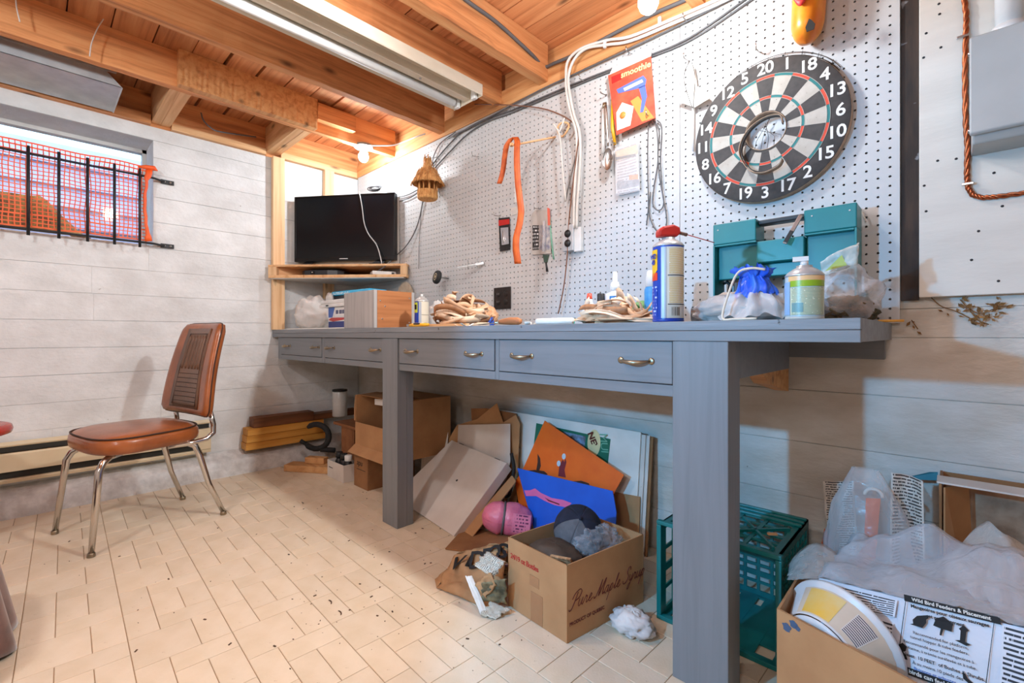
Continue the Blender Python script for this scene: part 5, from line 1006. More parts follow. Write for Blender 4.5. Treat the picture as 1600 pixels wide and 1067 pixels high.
arcpatch(wd40, wc_, WR, face - 0.45, face - 0.12, 0.010, 0.192, SIL, 'silver_strip'); arcpatch(wd40, wc_, WR, face - 0.10, face + 1.3, 0.010, 0.192, pm('pale_can_label', (214, 212, 200), rough=0.3), 'label')
arcpatch(wd40, wc_, WR, face + 0.0, face + 1.25, 0.122, 0.188, YL, 'fine_print', 0.0009); arcpatch(wd40, wc_, WR, face + 0.0, face + 1.25, 0.048, 0.115, YL, 'fine_print', 0.0009)
for z in (0.118, 0.044): arcpatch(wd40, wc_, WR, face - 0.02, face + 1.3, z, z + 0.002, INK, 'rule', 0.001)
for k in range(8): arcpatch(wd40, wc_, WR, face + 0.22 + k * 0.07, face + 0.22 + k * 0.07 + rnd.choice((0.02, 0.035)), 0.016, 0.038, INK, 'barcode', 0.001)
YSH = pm('yellow_shield', (244, 190, 40), rough=0.3)
b = MB(); c = V(wc_); b.sheet(lambda u, v: c + V(((WR + 0.0006) * math.cos(face - lerp(1.7, 0.72, u)), (WR + 0.0006) * math.sin(face - lerp(1.7, 0.72, u)), lerp(0.135 - 0.02 * (1 - abs(2 * u - 1.0)), 0.188, v))), 14, 2); part('shield', b, YSH, wd40)
a = face - 1.12; letters('WD', c + V(((WR + 0.0012) * math.cos(a), (WR + 0.0012) * math.sin(a), 0.170)), (-math.sin(a), math.cos(a), 0), (0, 0, 1), 0.018, BLUEC, wd40, bold=0.0006)
letters('40', c + V(((WR + 0.0012) * math.cos(a), (WR + 0.0012) * math.sin(a), 0.155)), (-math.sin(a), math.cos(a), 0), (0, 0, 1), 0.018, BLUEC, wd40, bold=0.0006)
arcpatch(wd40, wc_, WR, face - 1.5, face - 0.72, 0.108, 0.128, pm('red_orange_print', (232, 70, 40), rough=0.3), 'red_label')
arcpatch(wd40, wc_, WR, face - 1.45, face - 0.72, 0.015, 0.095, print_lines('white_on_blue_print', (18, 66, 170), (190, 205, 235), 9, 0.55, 5, 0.05, 0.3), 'small_print')
ct = V((wc_[0], wc_[1], ZT + 0.222)); b = MB(); dr_ = (RGT * 0.9 + FWD * 0.1).normalized()
b.at(ct, axes(dr_, V((0, 0, 1)).cross(dr_), (0, 0, 1))); b.slab([(-0.030, -0.014, 0), (0.020, -0.014, 0.002), (0.030, -0.014, 0.010), (0.028, -0.014, 0.026), (0.010, -0.014, 0.033), (-0.018, -0.014, 0.027), (-0.030, -0.014, 0.018)], (0, 0.028, 0)); part('nozzle', b, RED, wd40, bevel=0.005)
b = MB(); s0 = ct + dr_ * 0.030 + V((0, 0, 0.014)); b.tube([s0, s0 + dr_ * 0.022 + V((0, 0, -0.005))], 0.0045, 8); part('straw_clip', b, pm('grey_brown_plastic', (120, 96, 86), rough=0.5), wd40)
b = MB(); b.tube([s0 + dr_ * 0.02 + V((0, 0, -0.004)), s0 + dr_ * 0.098 + V((0, 0, -0.024))], 0.0013, 6); part('straw', b, RED, wd40)
c2 = (PY(659, 500, -0.42).x, -0.42, ZT); cn2 = can('spray_can', 'smaller blue and cream spray can beside the wooden box', c2, 0.033, 0.122, pm('cream_can_label', (226, 220, 200), (220, 214, 196), rough=0.35), STEEL); f2 = math.atan2(EYE.y - c2[1], EYE.x - c2[0])
arcpatch(cn2, c2, 0.033, f2 - 1.5, f2 - 0.45, 0.008, 0.122, BLUEC, 'blue_panel'); arcpatch(cn2, c2, 0.033, f2 - 0.43, f2 - 0.05, 0.008, 0.12, SIL, 'silver_strip'); arcpatch(cn2, c2, 0.033, f2 - 1.4, f2 - 0.6, 0.07, 0.118, pm('lime_print', (206, 216, 60), rough=0.3), 'lime_panel', 0.001); arcpatch(cn2, c2, 0.033, f2 - 1.25, f2 - 0.75, 0.085, 0.108, INK, 'black_emblem', 0.0014)
b = MB(); b.at((c2[0], c2[1], ZT + 0.146)); b.lathe([(0.006, 0), (0.006, 0.012), (0.0, 0.013)], 10); part('nozzle', b, WHITE, cn2)
arcpatch(cn2, c2, 0.033, f2 - 0.03, f2 + 1.2, 0.06, 0.061, INK, 'rule', 0.001)
c3 = (2.983, -0.515, ZT); cn3 = can('spray_can', 'short green topped spray can with a white nozzle near the right bench end', c3, 0.037, 0.094, pm('pale_blue_can', (196, 214, 220), rough=0.35), pm('pale_can_base', (214, 214, 206), rough=0.4)); f3 = math.atan2(EYE.y - c3[1], EYE.x - c3[0])
arcpatch(cn3, c3, 0.037, f3 - 0.9, f3 + 1.4, 0.083, 0.094, pm('peach_band', (240, 196, 140), rough=0.35), 'peach_band'); arcpatch(cn3, c3, 0.037, f3 - 0.75, f3 + 1.3, 0.071, 0.084, pm('green_band', (150, 186, 40), rough=0.35), 'green_band', 0.001)
arcpatch(cn3, c3, 0.037, f3 - 0.75, f3 + 1.2, 0.010, 0.069, print_lines('green_fine_print', (208, 216, 190), (130, 150, 120), 20, 0.36, 14, 0.04, 0.35), 'fine_print', 0.001); arcpatch(cn3, c3, 0.037, f3 - 0.65, f3 - 0.05, 0.016, 0.036, print_lines('bar_stripes', (150, 190, 186), (60, 110, 120), 7, 0.2, 4, 0.0, 0.4), 'barcode', 0.0014)
arcpatch(cn3, c3, 0.037, f3 - 1.4, f3 - 0.78, 0.010, 0.082, pm('blue_can_side', (150, 190, 232), rough=0.35), 'blue_side', 0.001)
b = MB(); b.at((c3[0], c3[1], ZT + 0.118), RZ(f3)); b.lathe([(0.008, 0), (0.008, 0.010), (0.0, 0.011)], 12); b.box(-0.006, 0.006, -0.022, 0.008, 0.011, 0.021); part('nozzle', b, WHITE, cn3)
# utility knife, slat, cap, tools
kn = thing('utility_knife', 'yellow utility knife lying at the bench edge before the small spray can', 'knife', (1.56, -0.56, ZT))
kp, kq = V((1.50, -0.545, ZT + 0.009)), V((1.655, -0.56, ZT + 0.009)); b = MB(); b.tube([kp, lerp(kp, kq, .25), lerp(kp, kq, .6), kq], [0.007, 0.011, 0.010, 0.007], 10, flat=0.7); part('handle', b, YELLOW, kn)
b = MB(); b.beam(lerp(kp, kq, .3) + V((0, -0.006, 0.005)), lerp(kp, kq, .6) + V((0, -0.006, 0.005)), 0.006, 0.006); part('slider', b, BLACK, kn)
b = MB(); b.beam(kp - V((0.03, -0.003, 0)), kp, 0.001, 0.010); part('blade', b, STEEL, kn)
b = MB(); b.box(1.47, 1.50, -0.53, -0.51, ZT, ZT + 0.012); one('wood_offcut', b, W_PLATE, 'little orange wood offcut left of the yellow knife', 'wood', bevel=0.001)
b = MB(); b.at((1.70, -0.515, ZT), RZ(0.15)); b.box(-0.13, 0.13, -0.012, 0.012, 0, 0.012); one('wooden_stick', b, W_PINE_X, 'short tan wooden slat lying in front of the heap of leather strips', 'wood', bevel=0.001)
xb_ = PY(763, 494, -0.30).x; b = MB(); b.at((xb_, -0.30, ZT)); b.lathe([(0.022, 0), (0.025, 0.004), (0.025, 0.040), (0.021, 0.044), (0.0, 0.044)], 24); one('plastic_cup', b, BLUE, 'low blue plastic cup standing right of the leather strips heap', 'cup')
sp_ = thing('putty_knife', 'putty knife with a rounded brown wooden handle on the bench', 'knife', (2.06, -0.53, ZT))
b = MB(); b.tube([(2.045, -0.53, ZT + 0.013), (2.06, -0.53, ZT + 0.014), (2.10, -0.532, ZT + 0.015), (2.135, -0.534, ZT + 0.014), (2.15, -0.535, ZT + 0.013)], [0.008, 0.010, 0.0135, 0.0135, 0.009], 12); part('handle', b, wood('handle_wood', [(0.3, (140, 84, 48)), (0.5, (180, 112, 66)), (0.7, (200, 140, 92))], axis=0, knots=False), sp_)
b = MB(); b.slab([(1.935, -0.553, ZT + 0.004), (2.03, -0.538, ZT + 0.010), (2.045, -0.53, ZT + 0.013), (2.03, -0.520, ZT + 0.010), (1.935, -0.505, ZT + 0.004)], (0, 0, 0.0012)); part('blade', b, STEEL, sp_)
xt = PY(877, 490, -0.22).x; tt = thing('parts_tray', 'small shallow teal tray at the back of the bench', 'tray', (xt, -0.22, ZT))
for a in ((-0.045, 0.045, -0.03, 0.03, 0, 0.003), (-0.045, 0.045, -0.03, -0.027, 0.003, 0.026), (-0.045, 0.045, 0.027, 0.03, 0.003, 0.026), (-0.045, -0.042, -0.027, 0.027, 0.003, 0.026), (0.042, 0.045, -0.027, 0.027, 0.003, 0.026)):
    b = MB(); b.at((xt, -0.22, ZT)); b.box(*a); part('base' if a[5] == 0.003 else 'side', b, pm('light_teal_plastic', (70, 180, 160), rough=0.4), tt)
b = MB(); b.tube([(2.235, -0.545, ZT + 0.0105), (2.37, -0.535, ZT + 0.0105)], 0.010, 14); one('paper_roll', b, PAPER, 'thin rolled white paper tube lying left of the flat leather coil', 'paper')
for k, (x, y, a, l) in enumerate(((1.80, -0.50, 0.4, 'curled white paper scrap left of the putty knife blade'), (1.90, -0.56, 1.3, 'small white paper scrap at the bench edge before the putty knife'), (2.19, -0.54, 2.2, 'white paper scrap right of the putty knife handle'), (2.10, -0.42, 0.2, 'white paper scrap behind the putty knife handle'))):
    b = MB(); e1 = V((math.cos(a), math.sin(a), 0)) * (0.03 - 0.004 * k); e2 = V((-math.sin(a), math.cos(a), 0)) * 0.010
    b.sheet(lambda u, v: V((x, y, ZT + 0.0006)) + e1 * (u - 0.5) * 2 + e2 * (v - 0.5) * 2 + V((0, 0, 0.010 * (2 * u - 1) ** 2)), 5, 1); one('paper_scrap', b, PAPER, l, 'paper', group='paper scraps on the bench', solid=0.0004)
# leather strip heaps
LEA = [pm('tan_leather_%d' % k, c, d, rough=0.6, sc=(30, 30, 30)) for k, (c, d) in enumerate((((222, 184, 150), (204, 162, 126)), ((168, 120, 82), (132, 90, 60)), ((236, 212, 186), (224, 192, 162))))]
def heap(label, c, rx, ry, rz, n, seed):
    t = thing('leather_strips', label, 'leather strips', (c[0], c[1], ZT), group='heaps of leather strips'); r_ = random.Random(seed)
    for k in range(n):
        f = r_.uniform(0.35, 1.0); h = r_.uniform(0.02, 0.95); a0 = r_.uniform(0, 6.28); sp = r_.uniform(1.6, 4.6); tilt = r_.uniform(-0.6, 0.6); w = r_.uniform(0.016, 0.030); m = 18; tw = r_.uniform(-1.4, 1.4); ex = r_.uniform(0.75, 1.05)
        pts = []
        for j in range(m + 1):
            a = a0 + sp * j / m; rr = f * math.sqrt(max(0.1, 1 - (h * 0.85) ** 2)) * (1 + 0.12 * math.sin(3 * a + k))
            z = ZT + 0.010 + max(0, (h * rz - 0.012) + tilt * rz * math.sin(a) + 0.010 * math.sin(a * 2.7 + k)); pts.append(V((c[0] + rx * rr * math.cos(a) * ex, c[1] + ry * rr * math.sin(a), z)))
        b = MB()
        def fn(u, v):
            j = round(v * m); p = pts[j]; d = (pts[min(j + 1, m)] - pts[max(j - 1, 0)]).normalized(); o = V((0, 0, 1)) * math.cos(tw + j * 0.05) + d.cross(V((0, 0, 1))) * math.sin(tw + j * 0.05)
            q = p + o * (w * (u - 0.5)); return V((q.x, q.y, max(q.z, ZT + 0.001)))
        b.sheet(fn, 1, m); part('strip', b, LEA[r_.choice((0, 0, 1, 2, 2))], t, solid=0.0010)
    return t
heap('high tangled heap of tan leather strips right of the small spray can', (1.665, -0.38), 0.135, 0.13, 0.105, 46, 3)
heap('low flat coil of tan leather strips left of the tall blue spray can', (2.47, -0.45), 0.145, 0.105, 0.062, 34, 9)
x = PY(752, 480, -0.24).x; b = crumple((x, -0.21, ZT + 0.05), (0.05, 0.05, 0.048), 11, 0.15, 4, 26, 18, ridg=0.3, flat_z=ZT); one('sponge_ball', b, pm('peach_fibre', (240, 190, 150), (216, 156, 112), rough=0.95, sc=(70, 70, 70), bmp=1.0), 'peach coloured fibrous ball at the right side of the high leather heap', 'sponge')
x = PY(677, 480, -0.24).x; b = crumple((x, -0.20, ZT + 0.065), (0.06, 0.06, 0.075), 5, 0.25, 3, 30, 20, flat_z=ZT); one('plastic_bag', b, FILM_W, 'crumpled milky plastic bag behind the small spray can', 'bag')
# bottles
def bottle(label, u, y, prof, m, cap_prof, cm, extra=None):
    x = PY(u, 480, y).x; t = thing('glue_bottle', label, 'bottle', (x, y, ZT)); b = MB(); b.at((x, y, ZT)); b.lathe(prof, 24); part('bottle', b, m, t)
    b = MB(); b.at((x, y, ZT)); b.lathe(cap_prof, 16); part('cap', b, cm, t); return t, V((x, y, ZT))
t, p = bottle('white glue bottle with an orange red cap behind the leather coil', 921, -0.30, [(0.022, 0), (0.026, 0.004), (0.026, 0.055), (0.022, 0.068), (0.012, 0.082), (0.010, 0.095)], WHITE, [(0.0095, 0.0955), (0.0105, 0.097), (0.0085, 0.116), (0.0, 0.117)], pm('orange_red_plastic', (232, 80, 56), rough=0.4))
f = math.atan2(EYE.y - p.y, EYE.x - p.x); arcpatch(t, p, 0.026, f - 1, f + 0.8, 0.008, 0.034, pm('navy_label', (60, 80, 130), rough=0.5), 'label')
t, p = bottle('white pump top bottle with a blue oval label behind the leather coil', 961, -0.32, [(0.030, 0), (0.034, 0.004), (0.034, 0.098), (0.031, 0.106), (0.016, 0.112), (0.015, 0.118)], WHITE, [(0.017, 0.1185), (0.0165, 0.132), (0.012, 0.146), (0.008, 0.148), (0.0075, 0.178), (0.006, 0.181), (0.0, 0.1815)], WHITE)
f = math.atan2(EYE.y - p.y, EYE.x - p.x); arcpatch(t, p, 0.034, f - 0.55, f + 0.55, 0.080, 0.097, pm('oval_blue', (30, 110, 176), rough=0.4), 'oval_label'); arcpatch(t, p, 0.034, f - 0.42, f + 0.42, 0.086, 0.091, print_lines('oval_print', (30, 110, 176), (235, 240, 245), 1, 0.3, 8, 0.02), 'oval_print', 0.001)
arcpatch(t, p, 0.034, f - 0.6, f + 0.6, 0.03, 0.076, print_lines('bottle_print', (236, 234, 230), (110, 104, 108), 5, 0.45, 9), 'small_print')
t, p = bottle('bottle with a tall white cap and blue label behind the tall spray can', 1021, -0.33, [(0.026, 0), (0.028, 0.004), (0.028, 0.11), (0.024, 0.118)], pm('sky_blue_label', (70, 160, 214), (40, 130, 200), rough=0.4, sc=(4, 4, 30)), [(0.024, 0.1185), (0.023, 0.150), (0.020, 0.168), (0.018, 0.170), (0.0, 0.1705)], WHITE)
x = PY(1003, 480, -0.27).x; b = MB(); b.at((x, -0.27, ZT + 0.042), Mx.Rotation(math.radians(78), 3, 'X') @ Mx.Rotation(0.25, 3, 'Y')); b.lathe([(0.042, 0.0), (0.040, 0.002), (0.009, 0.055), (0.007, 0.085), (0.0055, 0.085), (0.0075, 0.054), (0.0395, 0.0)], 30, cap=False); one('funnel', b, pm('green_funnel', (120, 176, 100), (104, 160, 86), rough=0.35, sc=(10, 10, 10)), 'green plastic funnel lying on its side left of the tall spray can', 'funnel')
for u, v, m, l in ((940, 476, RED, 'bright red screw cap half buried behind the leather coil'), (956, 478, BLUE, 'small blue screw cap half buried behind the leather coil'), (939, 464, BLACK, 'black knob standing between the two glue bottles')):
    q = PY(u, v, -0.345 if v < 470 else -0.36); b = MB(); b.at((q.x, q.y, ZT)); h = q.z - ZT + 0.012; b.lathe([(0.012, 0), (0.013, 0.002), (0.013, h - 0.003), (0.011, h), (0.0, h)], 16); one('screw_cap', b, m, l, 'cap')
fl_ = thing('flashlight', 'silver metal flashlight lying behind the tall blue spray can', 'flashlight', (2.72, -0.33, ZT))
q0, q1 = V((2.66, -0.34, ZT + 0.026)), V((2.80, -0.30, ZT + 0.026)); b = MB(); b.tube([q0, lerp(q0, q1, .7), lerp(q0, q1, .78), q1], [0.021, 0.021, 0.026, 0.026], 18); part('barrel', b, STEEL, fl_)
b = MB(); b.tube([q1, q1 + (q1 - q0).normalized() * 0.008], [0.027, 0.024], 18); part('bezel', b, BLACK, fl_)
b = crumple((2.74, -0.21, ZT + 0.045), (0.07, 0.045, 0.05), 8, 0.25, 3, 28, 18, flat_z=ZT); one('plastic_wrap', b, FILM_W, 'crumpled clear wrap behind the silver flashlight', 'wrap')
# teal drill case standing open against the pegboard
dc = thing('tool_case', 'open teal plastic tool case standing against the pegboard', 'tool case', (2.83, -0.08, ZT))
def cz(u, v, y): return PY(u, v, y)
yF, yM, yB_ = -0.135, -0.105, -0.045
L0, L1, R0, R1 = cz(1114, 400, yF).x, cz(1181, 400, yF).x, cz(1256, 400, yF).x, cz(1339, 400, yF).x
def tb(name, x0, x1, y0, y1, z0, z1, m=TEAL, bv=0.003): b = MB(); b.box(x0, x1, y0, y1, z0, z1); return part(name, b, m, dc, bevel=bv)
zL, zR = cz(1150, 342, yF).z, cz(1300, 326, yF).z; zTop = (zL + zR) / 2; zm = cz(1220, 372, yF).z; zsh = cz(1150, 379, yF).z; zlo = cz(1150, 434, yF).z
tb('corner_block', L0, L1, yF, yB_, zsh, zTop); tb('corner_block', R0, R1, yF, yB_, zsh, zTop)
tb('recess_panel', L0 + 0.006, L1, yM, yB_, zlo, zsh - 0.0005); tb('recess_panel', R0, R1 - 0.006, yM, yB_, zlo, zsh - 0.0005)
tb('side_wall', L0, L0 + 0.0055, yF, yB_, ZT + 0.003, zsh - 0.0005, bv=0.001); tb('side_wall', R1 - 0.0055, R1, yF, yB_, ZT + 0.003, zsh - 0.0005, bv=0.001)
tb('centre_panel', L1 + 0.0005, R0 - 0.0005, yF + 0.006, yB_, zlo + 0.04, zm); tb('lower_panel', L1 + 0.0005, R0 - 0.0005, yM, yB_, zlo, zlo + 0.0395)
tb('handle', L1 + 0.0005, R0 - 0.0005, yF + 0.02, yB_ - 0.03, zTop - 0.018, zTop - 0.004, BLACK); tb('bottom_rail', L0, R1, yF, yB_, ZT, ZT + 0.035)
tb('ledge', L0 + 0.006, L1, yF + 0.001, yM - 0.0005, zsh - 0.006, zsh - 0.0005, bv=0.001); tb('ledge', R0, R1 - 0.006, yF + 0.001, yM - 0.0005, zsh - 0.006, zsh - 0.0005, bv=0.001); tb('ledge', L1 + 0.0005, R0 - 0.0005, yF + 0.001, yF + 0.0055, zlo + 0.042, zlo + 0.048, bv=0.001)
tb('hinge_tab', R1 + 0.0005, R1 + 0.018, -0.10, -0.06, ZT + 0.05, ZT + 0.085)
for x in (L0 + 0.016, R1 - 0.016, R0 + 0.02): b = MB(); b.at((x, yF - 0.0002, zTop - 0.02), DM); b.lathe([(0.0025, 0), (0.002, 0.001), (0, 0.0012)], 8); part('rivet', b, WHITE, dc)
sk = thing('snap_knife', 'slim silver snap-off knife hanging from the teal case handle', 'knife', cz(1225, 383, -0.15))
a, c = cz(1252, 336, -0.14), cz(1226, 381, -0.155); b = MB(); b.beam(a, c, 0.011, 0.006, up=(0, -1, 0)); part('body', b, STEEL, sk, bevel=0.001); b = MB(); b.beam(lerp(a, c, .55) + V((0, -0.004, 0)), lerp(a, c, .95) + V((0, -0.004, 0)), 0.010, 0.003, up=(0, -1, 0)); part('grip', b, BLACK, sk)
pxcable('cord', 'short white cord stub beside the top right corner of the teal case', 'cord', ys(-0.03, (1337, 322), (1344, 328), (1349, 336), (1353, 347)), 0.0026, WHITE_CABLE)
b = MB(); q = cz(1136, 449, -0.07); b.tube([q + V((-0.012, 0, 0.012)), q + V((0, 0, 0.018)), q + V((0.010, 0, 0.008)), q + V((0.008, 0, -0.02)), V((q.x + 0.008, q.y, ZT + 0.036))], [0.004, 0.006, 0.006, 0.008, 0.010], 8); one('black_hook', b, BLACK, 'black hooked tool end showing in the lower left opening of the teal case', 'tool')
b = MB(); q = cz(1160, 447, -0.07); b.box(q.x - 0.018, q.x + 0.022, -0.10, -0.05, ZT + 0.0355, q.z + 0.012); one('dark_block', b, pm('dark_brown_plastic', (58, 44, 38), rough=0.4), 'dark brown block standing inside the foot of the teal case', 'block', bevel=0.003)
# bags of soil at the right end
SOIL = pm('mossy_soil', (120, 92, 66), (66, 70, 52), rough=0.95, sc=(40, 40, 40), bmp=1.0, bsc=(90, 90, 90))
sg = thing('drawstring_bag', 'clear drawstring bag with a blue top slumped before the teal case', 'bag', (2.86, -0.40, ZT))
b = crumple((2.84, -0.42, ZT + 0.03), (0.125, 0.085, 0.042), 21, 0.2, 3, 44, 26, flat_z=ZT); part('bag', b, film('soil_bag_film', (230, 224, 220), 0.62, 0.18), sg)
b = crumple((2.84, -0.42, ZT + 0.02), (0.105, 0.07, 0.03), 22, 0.2, 4, 30, 18, flat_z=ZT + 0.001); part('contents', b, SOIL, sg)
b = MB(); tc_ = V((2.872, -0.475, ZT + 0.085))
def neck(u, v, z0, z1, r0, r1):
    a = 2 * PI * u; t = v; r = lerp(r0, r1, t ** 0.8); pl = 1 + (0.30 * math.sin(a * 7 + 2 * NZ.noise(V((u * 6, 0, 3)))) + 0.5 * NZ.noise(V((math.cos(a) * 2.5, math.sin(a) * 2.5, v * 2)))) * (0.35 + 0.5 * t)
    z = lerp(z0, z1, t) + 0.016 * NZ.noise(V((math.cos(a) * 3, math.sin(a) * 3, 9))) * (1 if z0 < 0.03 or t < 0.5 else 1.3)
    return V((tc_.x + 0.004 * math.sin(v * 4), tc_.y, ZT)) + V((r * pl * 1.15 * math.cos(a), r * pl * math.sin(a) * 0.8, max(z, 0.002)))
b.sheet(lambda u, v: neck(u, v, 0.062, 0.112, 0.040, 0.020), 90, 10); part('blue_top', b, pm('blue_bag_film', (20, 80, 214), (70, 130, 236), rough=0.25, sc=(30, 30, 30)), sg)
b = MB(); b.sheet(lambda u, v: neck(u, v, 0.108, 0.128, 0.020, 0.034), 90, 6); part('blue_frill', b, MATS['blue_bag_film'], sg)
b = MB(); b.sheet(lambda u, v: neck(u, v, 0.010, 0.066, 0.075, 0.041), 90, 10); part('white_neck', b, film('white_bag_neck', (238, 234, 232), 0.6, 0.2), sg)
part('drawstring', pxcable(None, '', '', [tc_ + V((0.03, -0.03, 0.035)), tc_ + V((0.0, -0.035, 0.04)), tc_ + V((-0.03, -0.035, 0.03)), tc_ + V((-0.045, -0.06, -0.03)), tc_ + V((-0.05, -0.075, -0.078)), tc_ + V((-0.02, -0.09, -0.0815)), tc_ + V((0.03, -0.095, -0.0815))], 0.0028, None), pm('cream_string', (232, 220, 200), rough=0.8), sg)
rb = thing('clear_bag', 'clear plastic bag of brown soil slumped behind the green topped spray can', 'bag', (3.03, -0.35, ZT))
b = crumple((3.022, -0.27, ZT + 0.06), (0.07, 0.09, 0.075), 31, 0.25, 2.6, 40, 26, flat_z=ZT); part('bag', b, FILM, rb)
b = crumple((3.025, -0.27, ZT + 0.028), (0.06, 0.075, 0.036), 32, 0.25, 4, 30, 18, flat_z=ZT + 0.001); part('contents', b, SOIL, rb)
b = MB(); q = V((2.985, -0.36, ZT + 0.11)); b.sheet(lambda u, v: q + V((lerp(0, 0.075, u), 0.03 * math.sin(u * 5 + v * 3) * 0.4, lerp(0, 0.035 + 0.02 * u, v) + 0.02 * u)) + V((0, 0.015 * NZ.noise(V((u * 5, v * 5, 0))), 0)), 10, 6); part('loose_top', b, film('bag_top_film', (236, 238, 232), 0.5), rb, solid=0.0006)
b = MB(); b.slab([q + V((0.012, -0.012, 0.010)), q + V((0.055, -0.012, 0.020)), q + V((0.045, -0.012, 0.045))], (0, 0.0008, 0)); part('green_label', b, pm('lime_label', (176, 196, 90), rough=0.5), rb)
# ------------------------------------------------------------------ under the bench: left end
W_YEL = wood('yellow_pine', [(0.25, (176, 112, 40)), (0.5, (214, 150, 62)), (0.75, (226, 170, 84))], axis=1, var=0.08)
W_DRK = wood('stained_board', [(0.25, (74, 44, 24)), (0.5, (116, 70, 38)), (0.75, (134, 84, 48))], axis=1)
zc = 0.131
for k, (y0, y1, h, m, l) in enumerate(((-0.79, -0.30, 0.044, W_YEL, 'bottom yellow pine board of the stack on the wall ledge'), (-0.785, -0.31, 0.044, W_YEL, 'middle yellow pine board of the stack on the wall ledge'), (-0.78, -0.31, 0.044, W_YEL, 'upper yellow pine board of the stack, under the dark board'), (-0.745, -0.375, 0.062, W_DRK, 'dark stained board lying on top of the yellow pine stack'))):
    b = MB(); b.box(0.012 + 0.003 * (k % 2), 0.108 - 0.004 * (k % 2), y0, y1, zc, zc + h - 0.0015); one('board', b, m, l, 'board', bevel=0.002, group='boards on the wall ledge'); zc += h
b = MB(); b.box(0.012, 0.10, -0.372, -0.05, zc - 0.062, zc - 0.022); one('board', b, W_DRK, 'short dark board end behind the right end of the yellow stack', 'board', bevel=0.002, group='boards on the wall ledge')
def fbeam(p, q, w, h, z, m, label):
    b = MB(); b.beam(V((p.x, p.y, z + h / 2)), V((q.x, q.y, z + h / 2)), w, h); return one('lumber', b, m, label, 'lumber', bevel=0.003, group='lumber on the floor')
W_LT = wood('fresh_lumber', [(0.25, (176, 120, 72)), (0.5, (212, 160, 106)), (0.75, (224, 178, 128))], axis=0, var=0.05)
fbeam(V((0.225, -0.585, 0)), V((0.50, -0.405, 0)), 0.09, 0.040, 0.0005, W_LT, 'light lumber offcut lying on the floor below the yellow boards')
fbeam(V((0.30, -0.50, 0)), V((0.41, -0.43, 0)), 0.05, 0.038, 0.041, W_LT, 'shorter brown lumber offcut lying on the light one')
cl_ = thing('c_clamp', 'black curved clamp standing before the right end of the yellow boards', 'clamp', (0.26, -0.43, 0.09))
cc_ = PY(488, 682, -0.42); cc_ = PY(494, 682, -0.43); b = MB(); b.tube([cc_ + RGT * (0.082 * math.cos(a)) + V((0, 0, 0.078 * math.sin(a))) for a in [lerp(2.3, -2.5, j / 18) for j in range(19)]], [0.010] + [0.018] * 17 + [0.012], 10); part('frame', b, RUBBER, cl_)
b = MB(); b.tube([cc_ + RGT * 0.03 + V((0, 0, -0.082)), cc_ + RGT * 0.12 + V((0, 0, -0.088))], 0.016, 10); part('screw', b, RUBBER, cl_)
b = MB(); b.tube([cc_ - RGT * 0.10 + V((0, 0, -0.028)), cc_ - RGT * 0.06 + V((0, 0, -0.05))], [0.014, 0.010], 10); part('jaw', b, RUBBER, cl_)
FIB = pm('brown_fibreboard', (150, 98, 60), (132, 84, 50), rough=0.7, sc=(20, 20, 20))
fb = thing('small_stool', 'low brown fibreboard stool between the boards and the open cartons', 'stool', (0.56, -0.28, 0))
for nm, a in (('top', (0.36, 0.72, -0.36, -0.12, 0.270, 0.287)), ('side_panel', (0.44, 0.58, -0.345, -0.33, 0.001, 0.2695)), ('side_panel', (0.44, 0.58, -0.15, -0.135, 0.001, 0.2695)), ('end_panel', (0.585, 0.60, -0.345, -0.135, 0.001, 0.2695))):
    b = MB(); b.box(*a); part(nm, b, FIB, fb, bevel=0.001)
pc = thing('paint_can', 'tall white can with a dark lid on the fibreboard stool', 'can', (0.50, -0.24, 0.288))
px_ = PY(531, 640, -0.24); b = MB(); b.at((px_.x, -0.24, 0.2875)); b.lathe([(0.046, 0), (0.048, 0.003), (0.048, 0.165), (0.046, 0.168)], 28); part('body', b, pm('white_can', (214, 212, 208), rough=0.3), pc)
b = MB(); b.at((px_.x, -0.24, 0.2875)); b.lathe([(0.049, 0.1682), (0.049, 0.180), (0.045, 0.181), (0.0, 0.181)], 28); part('lid', b, BLACK, pc)
wx = thing('bottle_box', 'small white open box holding three dark bottles on the floor', 'box', (0.64, -0.43, 0))
for a in ((0.53, 0.735, -0.475, -0.4725, 0.001, 0.10), (0.53, 0.735, -0.3825, -0.38, 0.001, 0.10), (0.53, 0.5325, -0.472, -0.383, 0.001, 0.10), (0.7325, 0.735, -0.472, -0.383, 0.001, 0.10), (0.533, 0.732, -0.472, -0.383, 0.001, 0.004)): b = MB(); b.box(*a); part('panel', b, CARD_W, wx)
b = MB(); b.box(0.55, 0.60, -0.4756, -0.475, 0.058, 0.062); part('print', b, INK, wx)
for x, m, mc, l in ((0.585, BLACK, BLACK, 'dark bottle with a wide black cap at the left in the white box'), (0.645, BLACK, BLACK, 'dark bottle with a small black cap in the middle of the white box'), (0.698, BLACK, WHITE, 'dark bottle with a white cap at the right in the white box')):
    bo = thing('bottle', l, 'bottle', (x, -0.428, 0.0045), group='bottles in the white box'); b = MB(); b.at((x, -0.428, 0.0045)); b.lathe([(0.022, 0), (0.024, 0.003), (0.024, 0.085), (0.018, 0.10), (0.014, 0.108)], 20); part('body', b, m, bo)
    b = MB(); b.at((x, -0.428, 0.0045)); b.lathe([(0.02, 0.1085), (0.021, 0.110), (0.021, 0.138), (0.018, 0.141), (0.0, 0.141)], 20); part('cap', b, mc, bo)
bB = thing('carton', 'lower brown carton with black print under the open carton', 'carton', (0.93, -0.3, 0))
